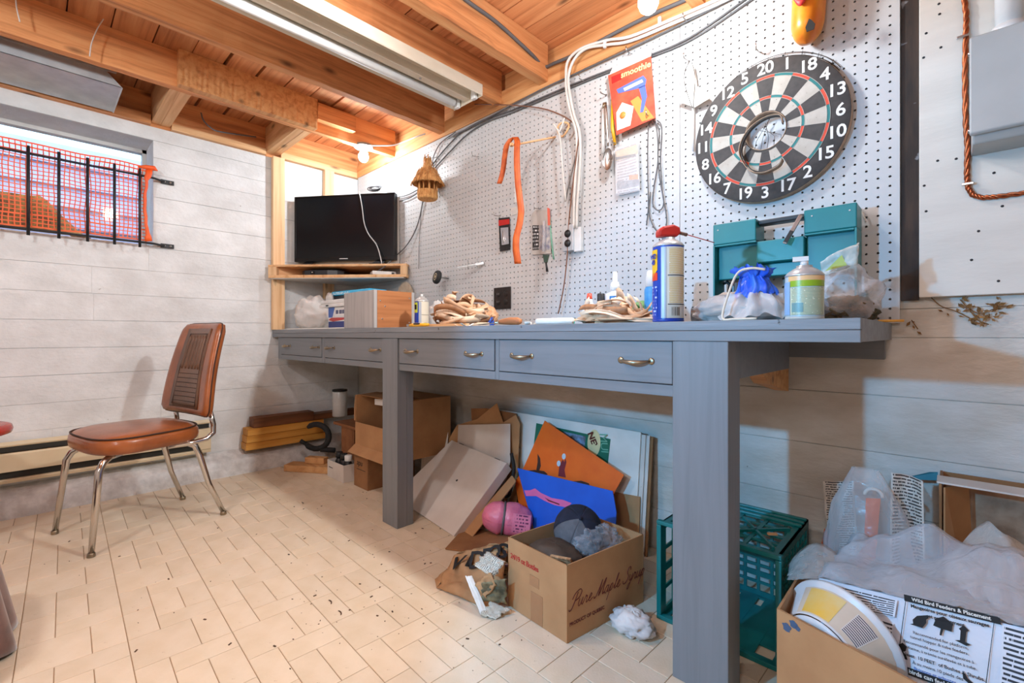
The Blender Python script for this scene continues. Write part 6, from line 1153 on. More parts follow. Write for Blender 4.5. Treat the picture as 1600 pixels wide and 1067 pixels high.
for nm, a in (('side_panel', (0.80, 0.95, -0.445, -0.441, 0.001, 0.195)), ('side_panel', (0.946, 0.95, -0.4405, -0.15, 0.001, 0.195)), ('side_panel', (0.80, 0.804, -0.4405, -0.15, 0.001, 0.195)), ('top_panel', (0.80, 0.95, -0.445, -0.15, 0.1955, 0.1985)), ('side_panel', (0.80, 0.95, -0.1495, -0.146, 0.001, 0.195))): b = MB(); b.box(*a); part(nm, b, CARD_D, bB)
letters('apu', (0.862, -0.4454, 0.135), (1, 0, 0), (0, 0, 1), 0.045, INK, bB, shear=0.2); b = MB(); b.box(0.83, 0.925, -0.4456, -0.4451, 0.098, 0.101); part('print', b, INK, bB)
bA = thing('open_carton', 'open brown carton stacked on another, its dark inside facing the room', 'carton', (1.0, -0.25, 0.199))
A = (0.775, 1.225, -0.425, -0.10, 0.199, 0.50); t_ = 0.004
for nm, a in (('bottom_panel', (A[0], A[1], A[2], A[3], A[4], A[4] + t_)), ('back_panel', (A[0], A[1], A[3] - t_, A[3], A[4] + t_, A[5])), ('side_panel', (A[1] - t_, A[1], A[2], A[3] - t_ - .0003, A[4] + t_, A[5])), ('side_panel', (A[0], A[0] + t_, A[2] + t_ + .0003, A[3] - t_ - .0003, A[4] + t_, A[5])), ('front_panel', (A[0], A[1] - t_ - .0003, A[2], A[2] + t_, A[4] + t_, A[4] + 0.15)), ('top_flap', (A[0] + 0.03, A[1], A[3] - 0.2, A[3], A[5] + .0003, A[5] + t_))):
    b = MB(); b.box(*a); part(nm, b, CARD, bA)
b = MB(); b.slab([(A[0], A[2], 0.353), (A[0] - 0.075, A[2] + 0.03, 0.345), (A[0] - 0.07, A[2] + 0.03, 0.44), (A[0], A[2], 0.50)], (0, t_, 0)); part('side_flap', b, CARD, bA)
b = MB(); b.slab([(A[0], A[2] - 0.0005, 0.225), (A[1] - 0.005, A[2] - 0.0005, 0.225), (A[1] - 0.03, A[2] - 0.055, 0.195), (A[0] + 0.02, A[2] - 0.055, 0.195)], (0, -0.002, -0.003)); part('lower_flap', b, CARD, bA)
b = MB(); b.slab([(0.90, A[2] + 0.05, 0.485), (0.99, A[2] + 0.05, 0.49), (0.985, A[2] + 0.05, 0.455), (0.90, A[2] + 0.05, 0.452)], (0, 0.002, 0)); part('torn_tape', b, CARD_W, bA)
b = MB(); b.slab([(A[0] + 0.01, A[2] + 0.02, A[5] - 0.002), (A[1] - 0.01, A[2] + 0.02, A[5]), (A[1] - 0.01, A[2] + 0.13, A[5] + 0.006), (A[0] + 0.01, A[2] + 0.13, A[5] + 0.004)], (0, 0, 0.003)); part('top_flap', b, CARD_D, bA)
# ------------------------------------------------------------------ leaning boards and cartons right of the middle post
def card(name, label, cat, px, p, n, th, m, group=None, parent=None, bevel=0.0):
    n = V(n).normalized(); pts = [PP(u, v, p, n) for u, v in px]; pts = [V((q.x, q.y, max(q.z, 0.001))) for q in pts]
    b = MB(); b.slab(pts, -n * th)
    return part(name, b, m, parent, bevel=bevel) if parent is not None else one(name, b, m, label, cat, bevel=bevel, group=group)
WN = (0, -1, 0.12)
wbd = thing('poster_board', 'large white board leaning on the wall under the bench with a green poster on it', 'board', (1.95, -0.06, 0))
for k, (x0, x1, zt, m) in enumerate(((1.56, 2.345, 0.462, PAPER), (1.60, 2.362, 0.452, CARD_W), (1.62, 2.375, 0.450, CARD_W), (1.66, 2.385, 0.446, CARD_D))):
    y = -0.058 + k * 0.0075; b = MB(); b.slab([(x0, y - 0.05, 0.001), (x1, y - 0.05, 0.001), (x1, y, zt), (x0, y, zt)], (0, 0.006, 0)); part('sheet', b, m, wbd)
wp, wnn = V((0, -0.0583 - 0.0005, 0.462)), V((0, -1, 0.05 / 0.462)).normalized()
def wcard(nm, px, m, lift=0.0, th=0.0005): pts = [PP(u, v, wp + wnn * lift, wnn) for u, v in px]; b = MB(); b.slab(pts, -wnn * th); return part(nm, b, m, wbd)
wcard('green_poster', ((838, 661), (954, 686), (948, 740), (832, 712)), pm('poster_green', (30, 116, 88), rough=0.6), 0.0006)
wcard('poster_picture', ((880, 674), (915, 682), (912, 712), (878, 700)), pm('poster_picture', (90, 66, 50), (150, 180, 214), rough=0.6, sc=(24, 24, 24)), 0.0012)
oc = PP(928, 692, wp + wnn * 0.0018, wnn); b = MB(); b.at(oc, axes((1, 0, 0), wnn.cross(V((1, 0, 0))), wnn)); b.prism([(0.032 * math.cos(2 * PI * k / 28), 0.055 * math.sin(2 * PI * k / 28)) for k in range(28)], 0, 0.0004); part('cream_oval', b, pm('cream_print', (244, 226, 170), rough=0.6), wbd)
letters('NEW', oc + wnn * 0.0006, V((0.45, 0, -0.9)), V((0.9, 0, 0.45)), 0.040, INK_BROWN, wbd, bold=0.0012)
letters('MULTI', PP(944, 702, wp + wnn * 0.0014, wnn), V((0.1, 0, -1)), V((1, 0, 0.1)), 0.05, pm('pale_green_ink', (120, 190, 160), rough=0.6), wbd, spacing=0.9)
wcard('brown_patch', ((958, 768), (1000, 776), (998, 860), (955, 860)), CARD, 0.0005)
card('cardboard_sheet', 'jagged brown cardboard sheet leaning behind the white flat boxes', 'cardboard', ((690, 705), (714, 664), (745, 655), (776, 630), (786, 660), (806, 648), (812, 662), (806, 800), (700, 800)), (0, -0.105, 0.35), WN, 0.004, CARD)
card('cardboard_sheet', 'plain brown cardboard piece peeking out behind the jagged sheet', 'cardboard', ((736, 638), (760, 638), (806, 646), (812, 700), (740, 720)), (0, -0.090, 0.35), WN, 0.004, CARD_D)
card('white_sheet', 'white card leaning right behind the middle post', 'card', ((662, 673), (700, 672), (697, 745), (662, 790), (657, 740)), (0, -0.12, 0.30), (0, -1, 0.25), 0.003, CARD_W, group='white cards under the bench')
card('white_sheet', 'squarish white card leaning on the jagged brown cardboard', 'card', ((716, 664), (797, 662), (797, 722), (780, 790), (712, 760)), (0, -0.128, 0.33), (0, -1, 0.22), 0.003, CARD_W, group='white cards under the bench')
# flat white box on a corner
pb_ = thing('flat_white_box', 'flat white pizza style box leaning tilted right of the middle post', 'box', (1.55, -0.35, 0))
BRc, BLc = V((1.722, -0.478, 0.002)), V((1.30, -0.448, 0.002)); TRc = PP(792, 724, V((1.758, -0.2, 0.255)), (0.05, -0.68, 0.74)); nn = (BLc - BRc).cross(TRc - BRc).normalized()
if nn.y > 0: nn = -nn
TLc = PP(706, 688, BRc, nn); BLc = PP(640, 792, BRc, nn); BLc.z = max(BLc.z, 0.004); LMc = PP(640, 752, BRc, nn)
b = MB(); b.slab([BLc, BRc, TRc, TLc, LMc], -nn * 0.045); bm_ = part('tray', b, CARD_W, pb_, bevel=0.0015)
b = MB(); b.slab([p + nn * 0.0004 for p in (BLc, BRc, TRc, TLc, LMc)], nn * 0.002); part('lid', b, CARD_W, pb_, bevel=0.001)
for t in (0.15, 0.8): q = lerp(TLc, TRc, t); b = MB(); b.beam(q - nn * 0.003, lerp(TLc, TRc, t + 0.08) - nn * 0.003, 0.004, 0.008); part('tab_slot', b, INK, pb_)
q = lerp(lerp(BLc, BRc, .5), lerp(TLc, TRc, .5), .55); b = MB(); b.at(q + nn * 0.0026, axes((1, 0, 0), nn.cross(V((1, 0, 0))).normalized(), nn)); b.lathe([(0, 0), (0.006, 0), (0.004, 0.0006), (0, 0.0007)], 7); part('stain', b, INK, pb_)
card('cardboard_sheet', 'strip of brown cardboard sticking out under the flat white box', 'cardboard', ((722, 842), (800, 742), (806, 752), (736, 852)), BRc - nn * 0.050, nn, 0.004, CARD)
b = MB(); b.at((1.845, -0.43, 0.001), RZ(0.5)); b.box(-0.12, 0.12, -0.10, 0.10, 0, 0.006); one('cardboard_flat', b, CARD_D, 'dark brown flattened carton on the floor below the pink roll', 'cardboard', bevel=0.001)
# pink wrapped roll
pk = thing('pink_roll', 'rolled pink plastic wrapped bundle with a grey strap under the bench', 'bundle', (1.87, -0.30, 0.01))
PINK = pm('pink_film', (236, 134, 160), (222, 110, 140), rough=0.35, sc=(12, 12, 12), bmp=0.5, bsc=(30, 30, 30))
pa_, pb2 = PP(764, 806, V((1.82, -0.33, 0.1)), -FWD), PP(822, 814, V((1.82, -0.33, 0.1)), -FWD)
ax_ = (pb2 - pa_).normalized(); s2 = ax_.cross(V((0, 0, 1))).normalized(); u2 = s2.cross(ax_)
b = MB(); b.sheet(lambda u, v: lerp(pa_ - ax_ * 0.03, pb2 + ax_ * 0.03, v) + (s2 * math.cos(2 * PI * u) + u2 * math.sin(2 * PI * u)) * (0.068 * min(1, (math.sin(PI * min(max(v, 0.0), 1))) ** 0.4 + 0.05) * (1 + 0.06 * NZ.noise(V((u * 9, v * 6, 0))) + 0.05 * abs(math.sin(u * 20)) * (0.4 if 0.2 < v < 0.8 else 1)) * (1 - 0.12 * math.exp(-((v - 0.42) / 0.05) ** 2))), 40, 26)
for k, p in enumerate(b.v):
    if p.z < 0.009: b.v[k] = V((p.x, p.y, 0.009))
part('bundle', b, PINK, pk)
b = MB(); q = lerp(pa_ - ax_ * 0.03, pb2 + ax_ * 0.03, 0.42); b.tube([q + (s2 * math.cos(2 * PI * k / 20) + u2 * math.sin(2 * PI * k / 20)) * 0.063 for k in range(20)], 0.005, 8, closed=True); part('strap', b, GREY_CABLE, pk)
q = lerp(pa_, pb2, 0.85); b = MB(); tow = (EYE - q).normalized(); tow.z = 0.35; tow = (tow - ax_ * tow.dot(ax_)).normalized(); upv = tow.cross(ax_).normalized() * (1 if tow.cross(ax_).z > 0 else -1)
b.sheet(lambda u, v: q + ax_ * (0.075 * (u - 0.5)) + (tow * math.cos(lerp(-0.75, 0.35, v)) + upv * math.sin(lerp(-0.75, 0.35, v))) * 0.0725, 6, 8); part('print', b, print_lines('pink_print', (232, 128, 156), (120, 50, 90), 6, 0.5, 10, 0.1, 0.4), pk)
# orange and blue painted sheets
on_ = (0, -1, 0.22); op = V((0, -0.135, 0.30))
os_ = thing('orange_sheet', 'bright orange painted sheet leaning behind the blue one', 'painting', PP(890, 800, op, on_))
card('sheet', '', '', ((851, 657), (975, 742), (957, 775), (940, 815), (812, 800), (805, 752), (816, 735)), op, on_, 0.003, pm('orange_paint', (236, 106, 20), (226, 94, 14), rough=0.5, sc=(10, 10, 10)), parent=os_)
def onp(nm, px, m, p, n, par, lift): card(nm, '', '', px, p + V(n).normalized() * lift, n, 0.0004, m, parent=par)
MAR = pm('maroon_paint', (116, 26, 46), rough=0.5); DKP = pm('dark_brown_paint', (60, 34, 28), rough=0.5); PBL = pm('pale_blue_paint', (190, 214, 232), rough=0.5)
onp('dark_stroke', ((840, 709), (844, 716), (845, 728), (842, 737), (838, 734), (840, 722)), DKP, op, on_, os_, 0.0006)
onp('maroon_stroke', ((874, 728), (879, 718), (882, 722), (883, 716), (885, 722), (882, 734), (884, 746), (872, 744)), MAR, op, on_, os_, 0.0006)
for u, v in ((873, 724), (881, 713)): q = PP(u, v, op + V(on_).normalized() * 0.001, on_); b = MB(); b.at(q, axes((1, 0, 0), (0, 0.22, 1), (0, -1, 0.22))); b.prism([(0.010 * math.cos(2 * PI * k / 12), 0.012 * math.sin(2 * PI * k / 12)) for k in range(12)], 0, 0.0004); part('pale_dot', b, PBL, os_)
onp('dark_hump', ((826, 735), (836, 734), (850, 736), (856, 741), (850, 744), (836, 742)), DKP, op, on_, os_, 0.0006)
onp('dark_hump', ((895, 752), (908, 751), (920, 755), (922, 760), (900, 756)), DKP, op, on_, os_, 0.0006)
bn = (0, -1, 0.25); bp2 = V((0, -0.175, 0.26))
bs_ = thing('blue_sheet', 'bright blue painted sheet with a pink wavy stripe in front of the orange one', 'painting', PP(880, 800, bp2, bn))
card('sheet', '', '', ((808, 731), (957, 767), (963, 800), (960, 850), (838, 850), (820, 775)), bp2, bn, 0.003, pm('blue_paint', (10, 96, 214), (8, 84, 196), rough=0.5, sc=(6, 6, 6)), parent=bs_)
PNK = pm('pink_paint', (232, 110, 170), rough=0.5)
onp('pink_stripe', ((819, 766), (828, 766), (836, 763), (845, 770), (862, 778), (880, 781), (893, 786), (886, 793), (866, 789), (850, 782), (838, 775), (822, 775)), PNK, bp2, bn, bs_, 0.0006)
onp('dark_line', ((851, 777), (858, 781), (874, 787), (874, 789), (857, 783)), MAR, bp2, bn, bs_, 0.0011)
pxcable('cord', 'black strap hanging between the brown cardboard and the orange sheet', 'strap', [PP(u, v, (0, -0.16, 0.3), (0, -1, 0.2)) for u, v in ((799, 708), (803, 730), (800, 752), (796, 772), (790, 776))], 0.008, RUBBER)
# ------------------------------------------------------------------ paper bag and newspaper
pg = thing('paper_bag', 'brown paper bag with big black letters crumpled on the floor', 'paper bag', (2.0, -0.64, 0))
KRAFT = pm('kraft_paper', (188, 144, 100), (164, 122, 82), rough=0.8, sc=(14, 14, 14))
c0 = PZ(700, 950, 0.001); c1 = PZ(790, 960, 0.001); c2 = PP(797, 848, V((2.12, -0.52, 0.12)), (0, -1, 0.9)); c3 = PP(712, 868, V((2.0, -0.60, 0.08)), (0, -1, 0.9))
c0 = V((1.985, -0.765, 0.004)); c1 = V((2.235, -0.725, 0.004)); c2 = PP(796, 846, V((2.13, -0.55, 0.13)), (0.1, -1, 0.8)); c3 = PP(713, 866, V((1.98, -0.62, 0.10)), (0.1, -1, 0.8))
def bagp(u, v):
    p = lerp(lerp(c0, c1, u), lerp(c3, c2, u), v); n = NZ.noise(V((u * 4, v * 4, 2))) * 0.02 + (abs(NZ.noise(V((u * 7, v * 7, 7)))) * 0.016)
    q = p + V((0, -0.5, 0.8)) * n; return V((q.x, q.y, max(q.z, 0.002)))
b = MB(); b.sheet(bagp, 24, 20); part('front', b, KRAFT, pg, solid=0.001)
b = MB(); b.sheet(lambda u, v: bagp(u, 1) + V((0.02 * v, 0.12 * v, -bagp(u, 1).z * v * 0.98 + 0.01 * NZ.noise(V((u * 5, v * 5, 3))) * (1 - v) + 0.002)), 20, 8); part('back', b, KRAFT, pg, solid=0.001)
b = MB(); b.sheet(lambda u, v: bagp(0, v) + V((-0.05 * u, 0.03 * u, 0)) * 1.0 + V((0, 0, -bagp(0, v).z * u * 0.95)), 6, 12); part('side', b, KRAFT, pg, solid=0.001)
for txt, u, v, s_ in (('V', 0.18, 0.62, 0.085), ('I', 0.34, 0.70, 0.085), ('D', 0.50, 0.70, 0.085), ('E', 0.66, 0.74, 0.085), ('O', 0.80, 0.76, 0.085), ('S', 0.93, 0.80, 0.085)):
    p = bagp(u, v); e1 = (bagp(min(u + .08, 1), v) - bagp(u - .08, v)).normalized(); e2 = (bagp(u, min(v + .1, 1)) - bagp(u, v - .1)).normalized(); letters(txt, p + e1.cross(e2).normalized() * 0.006, e1, e2, s_, INK, pg, bold=0.002)
np_ = thing('newspaper', 'crumpled newspaper sheets lying between the paper bag and the maple box', 'newspaper', (2.17, -0.72, 0))
NP1 = print_lines('newsprint', (222, 214, 196), (120, 112, 100), 26, 0.42, 26); NP2 = pm('dark_news_photo', (66, 62, 44), (150, 138, 104), rough=0.8, sc=(22, 22, 22))
def crsheet(nm, pts, m, amp, seed, nu=12, nv=12):
    a, bb, c, d = [V(p) for p in pts]; b = MB()
    def fn(u, v):
        p = lerp(lerp(a, bb, u), lerp(d, c, u), v); n = (abs(NZ.noise(V((u * 3 + seed, v * 3, seed)))) + 0.5 * abs(NZ.noise(V((u * 7, v * 7 + seed, 1))))) * amp; q = p + V((-0.2, -0.6, 0.7)) * n; return V((q.x, q.y, max(q.z, 0.002)))
    b.sheet(fn, nu, nv); part(nm, b, m, np_, solid=0.0006)
pz = lambda u, v, z: PZ(u, v, z)
crsheet('sheet', (pz(742, 885, 0.11), pz(764, 862, 0.15), pz(793, 880, 0.14), pz(772, 905, 0.10)), NP1, 0.03, 1)
crsheet('sheet', (pz(755, 940, 0.03), pz(757, 912, 0.09), pz(793, 905, 0.11), pz(793, 945, 0.025)), NP2, 0.03, 3)
crsheet('sheet', (pz(728, 902, 0.09), pz(738, 900, 0.09), pz(764, 960, 0.006), pz(752, 962, 0.005)), PAPER, 0.012, 5)
crsheet('sheet', (pz(754, 963, 0.003), pz(770, 940, 0.03), pz(800, 955, 0.012), pz(775, 968, 0.002)), NP1, 0.02, 6)
crsheet('sheet', (pz(743, 915, 0.07), pz(768, 895, 0.12), pz(776, 915, 0.09), pz(760, 935, 0.045)), KRAFT, 0.02, 8)
# ------------------------------------------------------------------ maple syrup box with its contents
mx_ = thing('maple_box', 'open brown cardboard box with dark red syrup lettering, full of odds and ends', 'box', (2.38, -0.55, 0))
mA, mB, mC = V((2.223, -0.669, 0)), V((2.462, -0.686, 0)), V((2.517, -0.362, 0)); mD = mA + (mC - mB); H = 0.213
def wall4(p, q, z0, z1, nm, par, m, th=0.004, zq=None):
    d = (q - p).normalized(); n = V((-d.y, d.x, 0)); b = MB(); b.slab([p + V((0, 0, z0)), q + V((0, 0, z0)), q + V((0, 0, zq or z1)), p + V((0, 0, z1))], n * th); return part(nm, b, m, par)
wall4(mA, mB, 0.001, H, 'side_panel', mx_, CARD); wall4(mB, mC, 0.001, H, 'side_panel', mx_, CARD); wall4(mC, mD, 0.001, H, 'side_panel', mx_, CARD); wall4(mD, mA, 0.001, H, 'side_panel', mx_, CARD)
b = MB(); b.slab([mA + V((0.004, 0.006, 0.0015)), mB + V((-0.006, 0.006, 0.0015)), mC + V((-0.006, -0.006, 0.0015)), mD + V((0.006, -0.006, 0.0015))], (0, 0, 0.003)); part('bottom_panel', b, CARD_D, mx_)
eL = (mB - mA).normalized(); eR = (mC - mB).normalized()
def on_left(t, z): return lerp(mA, mB, t) + V((0, 0, z)) + V((eL.y, -eL.x, 0)) * 0.0005
def on_right(t, z): return lerp(mB, mC, t) + V((0, 0, z)) + V((eR.y, -eR.x, 0)) * 0.0005
letters('24/19 oz Bottles', on_left(0.30, 0.160), eL, (0, 0, 1), 0.022, INK_RED, mx_, bold=0.0003, spacing=0.85)
for t0, t1, z0, z1 in ((0.40, 0.56, 0.105, 0.135), (0.42, 0.62, 0.002, 0.088)):
    b = MB(); b.slab([on_left(t0, z0), on_left(t1, z0), on_left(t1, z1), on_left(t0, z1)], V((-eL.y, eL.x, 0)) * -0.0004); part('tape', b, pm('packing_tape', (170, 122, 84), rough=0.25), mx_)
CUR = {'u': (1.1, [[(0, 1), (.05, .3), (.3, 0), (.6, .3), (.7, 1), (.72, .3), (.95, 0), (1.15, .25)]]), 'r': (1.0, [[(0, .2), (.25, 1.05), (.35, .85), (.6, .9), (.6, .4), (.75, 0), (1.05, .25)]]),
 'e': (.9, [[(0, .2), (.4, .5), (.55, .85), (.35, 1), (.15, .6), (.25, .1), (.55, 0), (.95, .3)]]), 'a': (1.1, [[(.7, .85), (.4, 1), (.1, .6), (.15, .1), (.4, 0), (.65, .4), (.75, 1), (.75, .3), (.9, 0), (1.15, .25)]]),
 'p': (1.0, [[(0, .3), (.25, 1), (.17, -.2), (.05, -1.1)], [(.2, .6), (.45, 1), (.7, .7), (.6, .15), (.35, 0), (.2, .15)]]), 'l': (.7, [[(0, .2), (.42, 1.2), (.5, 2.0), (.3, 1.9), (.25, .8), (.35, .05), (.75, .25)]]),
 'y': (.9, [[(0, 1), (.05, .35), (.3, .1), (.55, .4), (.7, 1), (.6, 0), (.4, -.9), (.1, -1), (.15, -.5), (.95, .25)]]), 'P': (1.35, [[(.55, 2.0), (.4, 1), (.15, .05), (-.2, -.15), (-.4, .1)], [(-.3, 1.3), (0, 1.95), (.8, 2.3), (1.35, 1.9), (1.15, 1.2), (.45, .95)]]),
 'M': (1.9, [[(-.4, .3), (-.2, 0), (.1, .2), (.45, 1.3), (.6, 2.2), (.62, 1.0), (.68, .1), (1.1, 1.3), (1.45, 2.2), (1.42, 1.0), (1.55, .1), (1.9, .3)]]), 'S': (1.35, [[(1.15, 1.7), (.95, 2.15), (.5, 2.1), (.4, 1.5), (.85, 1.0), (.9, .4), (.5, 0), (0, .1), (-.2, .5)]]), ' ': (.75, [])}
def spline(P, m=5):
    P = [V((q[0], q[1], 0)) for q in P]; P = [P[0] * 2 - P[1]] + P + [P[-1] * 2 - P[-2]]; o = []
    for k in range(1, len(P) - 2):
        for t in range(m):
            t /= m; A, B2_, C2_, D2_ = P[k - 1], P[k], P[k + 1], P[k + 2]; o.append(0.5 * ((2 * B2_) + (C2_ - A) * t + (2 * A - 5 * B2_ + 4 * C2_ - D2_) * t * t + (3 * B2_ - A - 3 * C2_ + D2_) * t ** 3))
    return o + [P[-2]]
b = MB(); un = 0.0188; xx = 0.014
for ch in 'Pure Maple Syrup':
    adv, strokes = CUR[ch]
    for st__ in strokes:
        if xx + adv * un < 0.334: b.tube([mB + eR * (xx + (q.x + 0.5 * q.y) * un) + V((eR.y, -eR.x, 0)) * 0.0004 + V((0, 0, 0.088 + q.y * un * 1.05)) for q in spline(st__)], 0.0010 if ch.islower() else 0.0013, 5)
    xx += adv * un
part('script_lettering', b, INK_BROWN, mx_)
letters('PRODUCT OF QUEBEC', on_right(0.24, 0.048), eR, (0, 0, 1), 0.0135, INK_BROWN, mx_, bold=0.0003)
mc = (mA + mC) / 2
b = crumple(mc + V((0.0, 0.0, 0.065)), (0.066, 0.105, 0.06), 41, 0.15, 3, 30, 20, flat_z=0.006); one('dark_cloth', b, pm('dark_cloth', (52, 44, 42), (34, 30, 30), rough=0.9, sc=(20, 20, 20)), 'dark crumpled cloth filling the bottom of the maple box', 'cloth')
cap = thing('cap', 'grey and navy baseball cap standing in the maple box', 'cap', mc + V((0, 0.03, 0.12)))
cpos = V((2.345, -0.470, 0.205)); CAPG = pm('grey_felt', (96, 98, 104), (84, 86, 92), rough=0.9, sc=(50, 50, 50)); CAPN = pm('navy_felt', (30, 36, 56), (24, 28, 44), rough=0.9, sc=(50, 50, 50))
tilt = Mx.Rotation(math.radians(52), 3, 'X') @ RZ(0.3)
for k in range(6):
    b = MB(); b.at(cpos, RZ(AZ) @ Mx.Rotation(math.radians(38), 3, 'X')); a0, a1 = k * PI / 3, (k + 1) * PI / 3
    b.sheet(lambda u, v: V((0.080 * math.cos(lerp(a0, a1, u)) * math.cos(v * PI / 2), 0.086 * math.sin(lerp(a0, a1, u)) * math.cos(v * PI / 2), 0.075 * math.sin(v * PI / 2))), 8, 8); part('crown_panel', b, CAPG if k in (3, 4) else CAPN, cap, solid=0.002)
b = MB(); b.at(cpos, RZ(AZ) @ Mx.Rotation(math.radians(38), 3, 'X')); b.sheet(lambda u, v: V((lerp(-0.066, 0.066, u), -0.055 - 0.055 * v * (1 - (2 * u - 1) ** 2 * 0.55), -0.004 - 0.02 * (2 * u - 1) ** 2)), 12, 6); part('brim', b, CAPN, cap, solid=0.003)
b = MB(); b.at(cpos, RZ(AZ) @ Mx.Rotation(math.radians(38), 3, 'X')); b.ball((0, 0, 0.076), 0.006, 8, 6); part('button', b, CAPN, cap)
q = mc + V((-0.02, -0.055, 0.150)); b = crumple(V((2.355, -0.600, 0.182)), (0.082, 0.062, 0.032), 44, 0.14, 2.6, 34, 22); one('brown_pouch', b, pm('brown_pouch', (88, 70, 56), (60, 48, 40), rough=0.7, sc=(14, 14, 14)), 'shiny dark brown pouch at the front of the maple box', 'pouch')
b = MB(); q = lerp(mA, mB, 0.84) + V((-0.005, 0.040, 0.188)); b.at(q, Mx.Rotation(0.5, 3, 'X') @ RZ(0.2)); b.box(-0.035, 0.03, -0.004, 0.004, -0.03, 0.026); one('cork_piece', b, pm('cork', (206, 160, 116), (140, 96, 60), rough=0.9, sc=(80, 80, 80), bmp=0.8), 'flecked cork piece in the front corner of the maple box', 'cork', bevel=0.001)
b = crumple(V((2.420, -0.475, 0.200)), (0.055, 0.075, 0.036), 47, 0.25, 3.4, 50, 34, ridg=0.35); one('bubble_wrap', b, film('bubble_film', (220, 228, 238), 0.24, 0.06, 60, 0.9), 'crumpled clear bubble wrap at the right in the maple box', 'wrap')
b = crumple(PZ(988, 972, 0.026), (0.052, 0.042, 0.03), 51, 0.22, 2.6, 40, 26, flat_z=0.002, ridg=0.4); one('white_rag', b, pm('white_rag', (226, 222, 218), (204, 200, 200), rough=0.8, sc=(14, 14, 14)), 'crumpled white rag on the floor right of the maple box', 'rag')
# ------------------------------------------------------------------ teal milk crate on its side
mk_ = thing('milk_crate', 'teal plastic milk crate on its side behind the right bench post', 'crate', (2.73, -0.25, 0))
CRT = pm('crate_teal', (10, 120, 122), (8, 104, 104), rough=0.35, sc=(5, 5, 5))
cx0, cx1, cy0, cy1, cz1 = 2.592, 2.905, -0.398, -0.075, 0.285
def lattice(nm, o, e1, e2, L1, L2, th, cells1, cells2, border, bar, solid_rows=()):
    o = V(o); e1 = V(e1); e2 = V(e2); n = e1.cross(e2).normalized(); b = MB()
    def strip(a0, a1, c0, c1, f=1.0): q = n * (th * (1 - f) / 2); b.slab([o + q + e1 * a0 + e2 * c0, o + q + e1 * a1 + e2 * c0, o + q + e1 * a1 + e2 * c1, o + q + e1 * a0 + e2 * c1], n * (th * f))
    strip(0, L1, 0, border); strip(0, L1, L2 - border, L2); strip(0, border, border, L2 - border); strip(L1 - border, L1, border, L2 - border)
    for k in range(1, cells1): a = border + (L1 - 2 * border) * k / cells1; strip(a - bar / 2, a + bar / 2, border, L2 - border)
    for k in range(1, cells2): c = border + (L2 - 2 * border) * k / cells2; w = bar * (1.9 if k % 2 == 0 else 1); strip(border, L1 - border, c - w / 2, c + w / 2, 0.8)
    return part(nm, b, CRT, mk_)
W_, D_ = cx1 - cx0, cy1 - cy0
lattice('side_lattice', (cx1, cy0, 0.001), (0, 1, 0), (0, 0, 1), D_, cz1 - .001, -0.005, 9, 10, 0.024, 0.006)
lattice('side_lattice', (cx0, cy0, 0.001), (0, 1, 0), (0, 0, 1), D_, cz1 - .001, 0.005, 5, 4, 0.024, 0.012)
lattice('top_lattice', (cx0, cy0, cz1), (1, 0, 0), (0, 1, 0), W_, D_, -0.005, 4, 5, 0.02, 0.010)
lattice('bottom_lattice', (cx0, cy0, 0.001), (1, 0, 0), (0, 1, 0), W_, D_, 0.005, 4, 4, 0.02, 0.05)
lattice('base_lattice', (cx0, cy1, 0.001), (1, 0, 0), (0, 0, 1), W_, cz1 - .001, 0.005, 7, 9, 0.02, 0.009)
for a in ((cx0 - 0.008, cx1 + 0.008, cz1 - 0.006, cz1 + 0.006), (cx0 - 0.008, cx1 + 0.008, 0.0, 0.014)):
    b = MB(); b.box(a[0], a[1], cy0 - 0.012, cy0 + 0.004, a[2] + 0.0005, a[3]); part('rim', b, CRT, mk_, bevel=0.002)
for x in (cx0 - 0.008, cx1 - 0.006):
    b = MB(); b.box(x, x + 0.014, cy0 - 0.012, cy0 + 0.004, 0.0145, cz1 - 0.0065); part('rim', b, CRT, mk_, bevel=0.002)
for k in range(3): b = MB(); y = cy1 - 0.03 - 0.03 * k; b.box(cx0, cx1, y, y + 0.012, cz1 + 0.0005, cz1 + 0.008); part('rib', b, CRT, mk_, bevel=0.002)
for p, q in (((cx0 + .13, cy0 + .02), (cx1 - .02, cy1 - .13)), ((cx1 - .02, cy0 + .03), (cx0 + .17, cy1 - .13))): b = MB(); b.beam(V((p[0], p[1], cz1 + 0.004)), V((q[0], q[1], cz1 + 0.004)), 0.007, 0.007); part('rib', b, CRT, mk_)
b = MB(); b.at((2.865, -0.30, cz1 + 0.012), RZ(0.7)); b.box(-0.012, 0.012, -0.004, 0.004, 0, 0.005); one('wood_chip', b, W_PINE_X, 'tiny orange wood chip lying on top of the teal crate', 'wood')
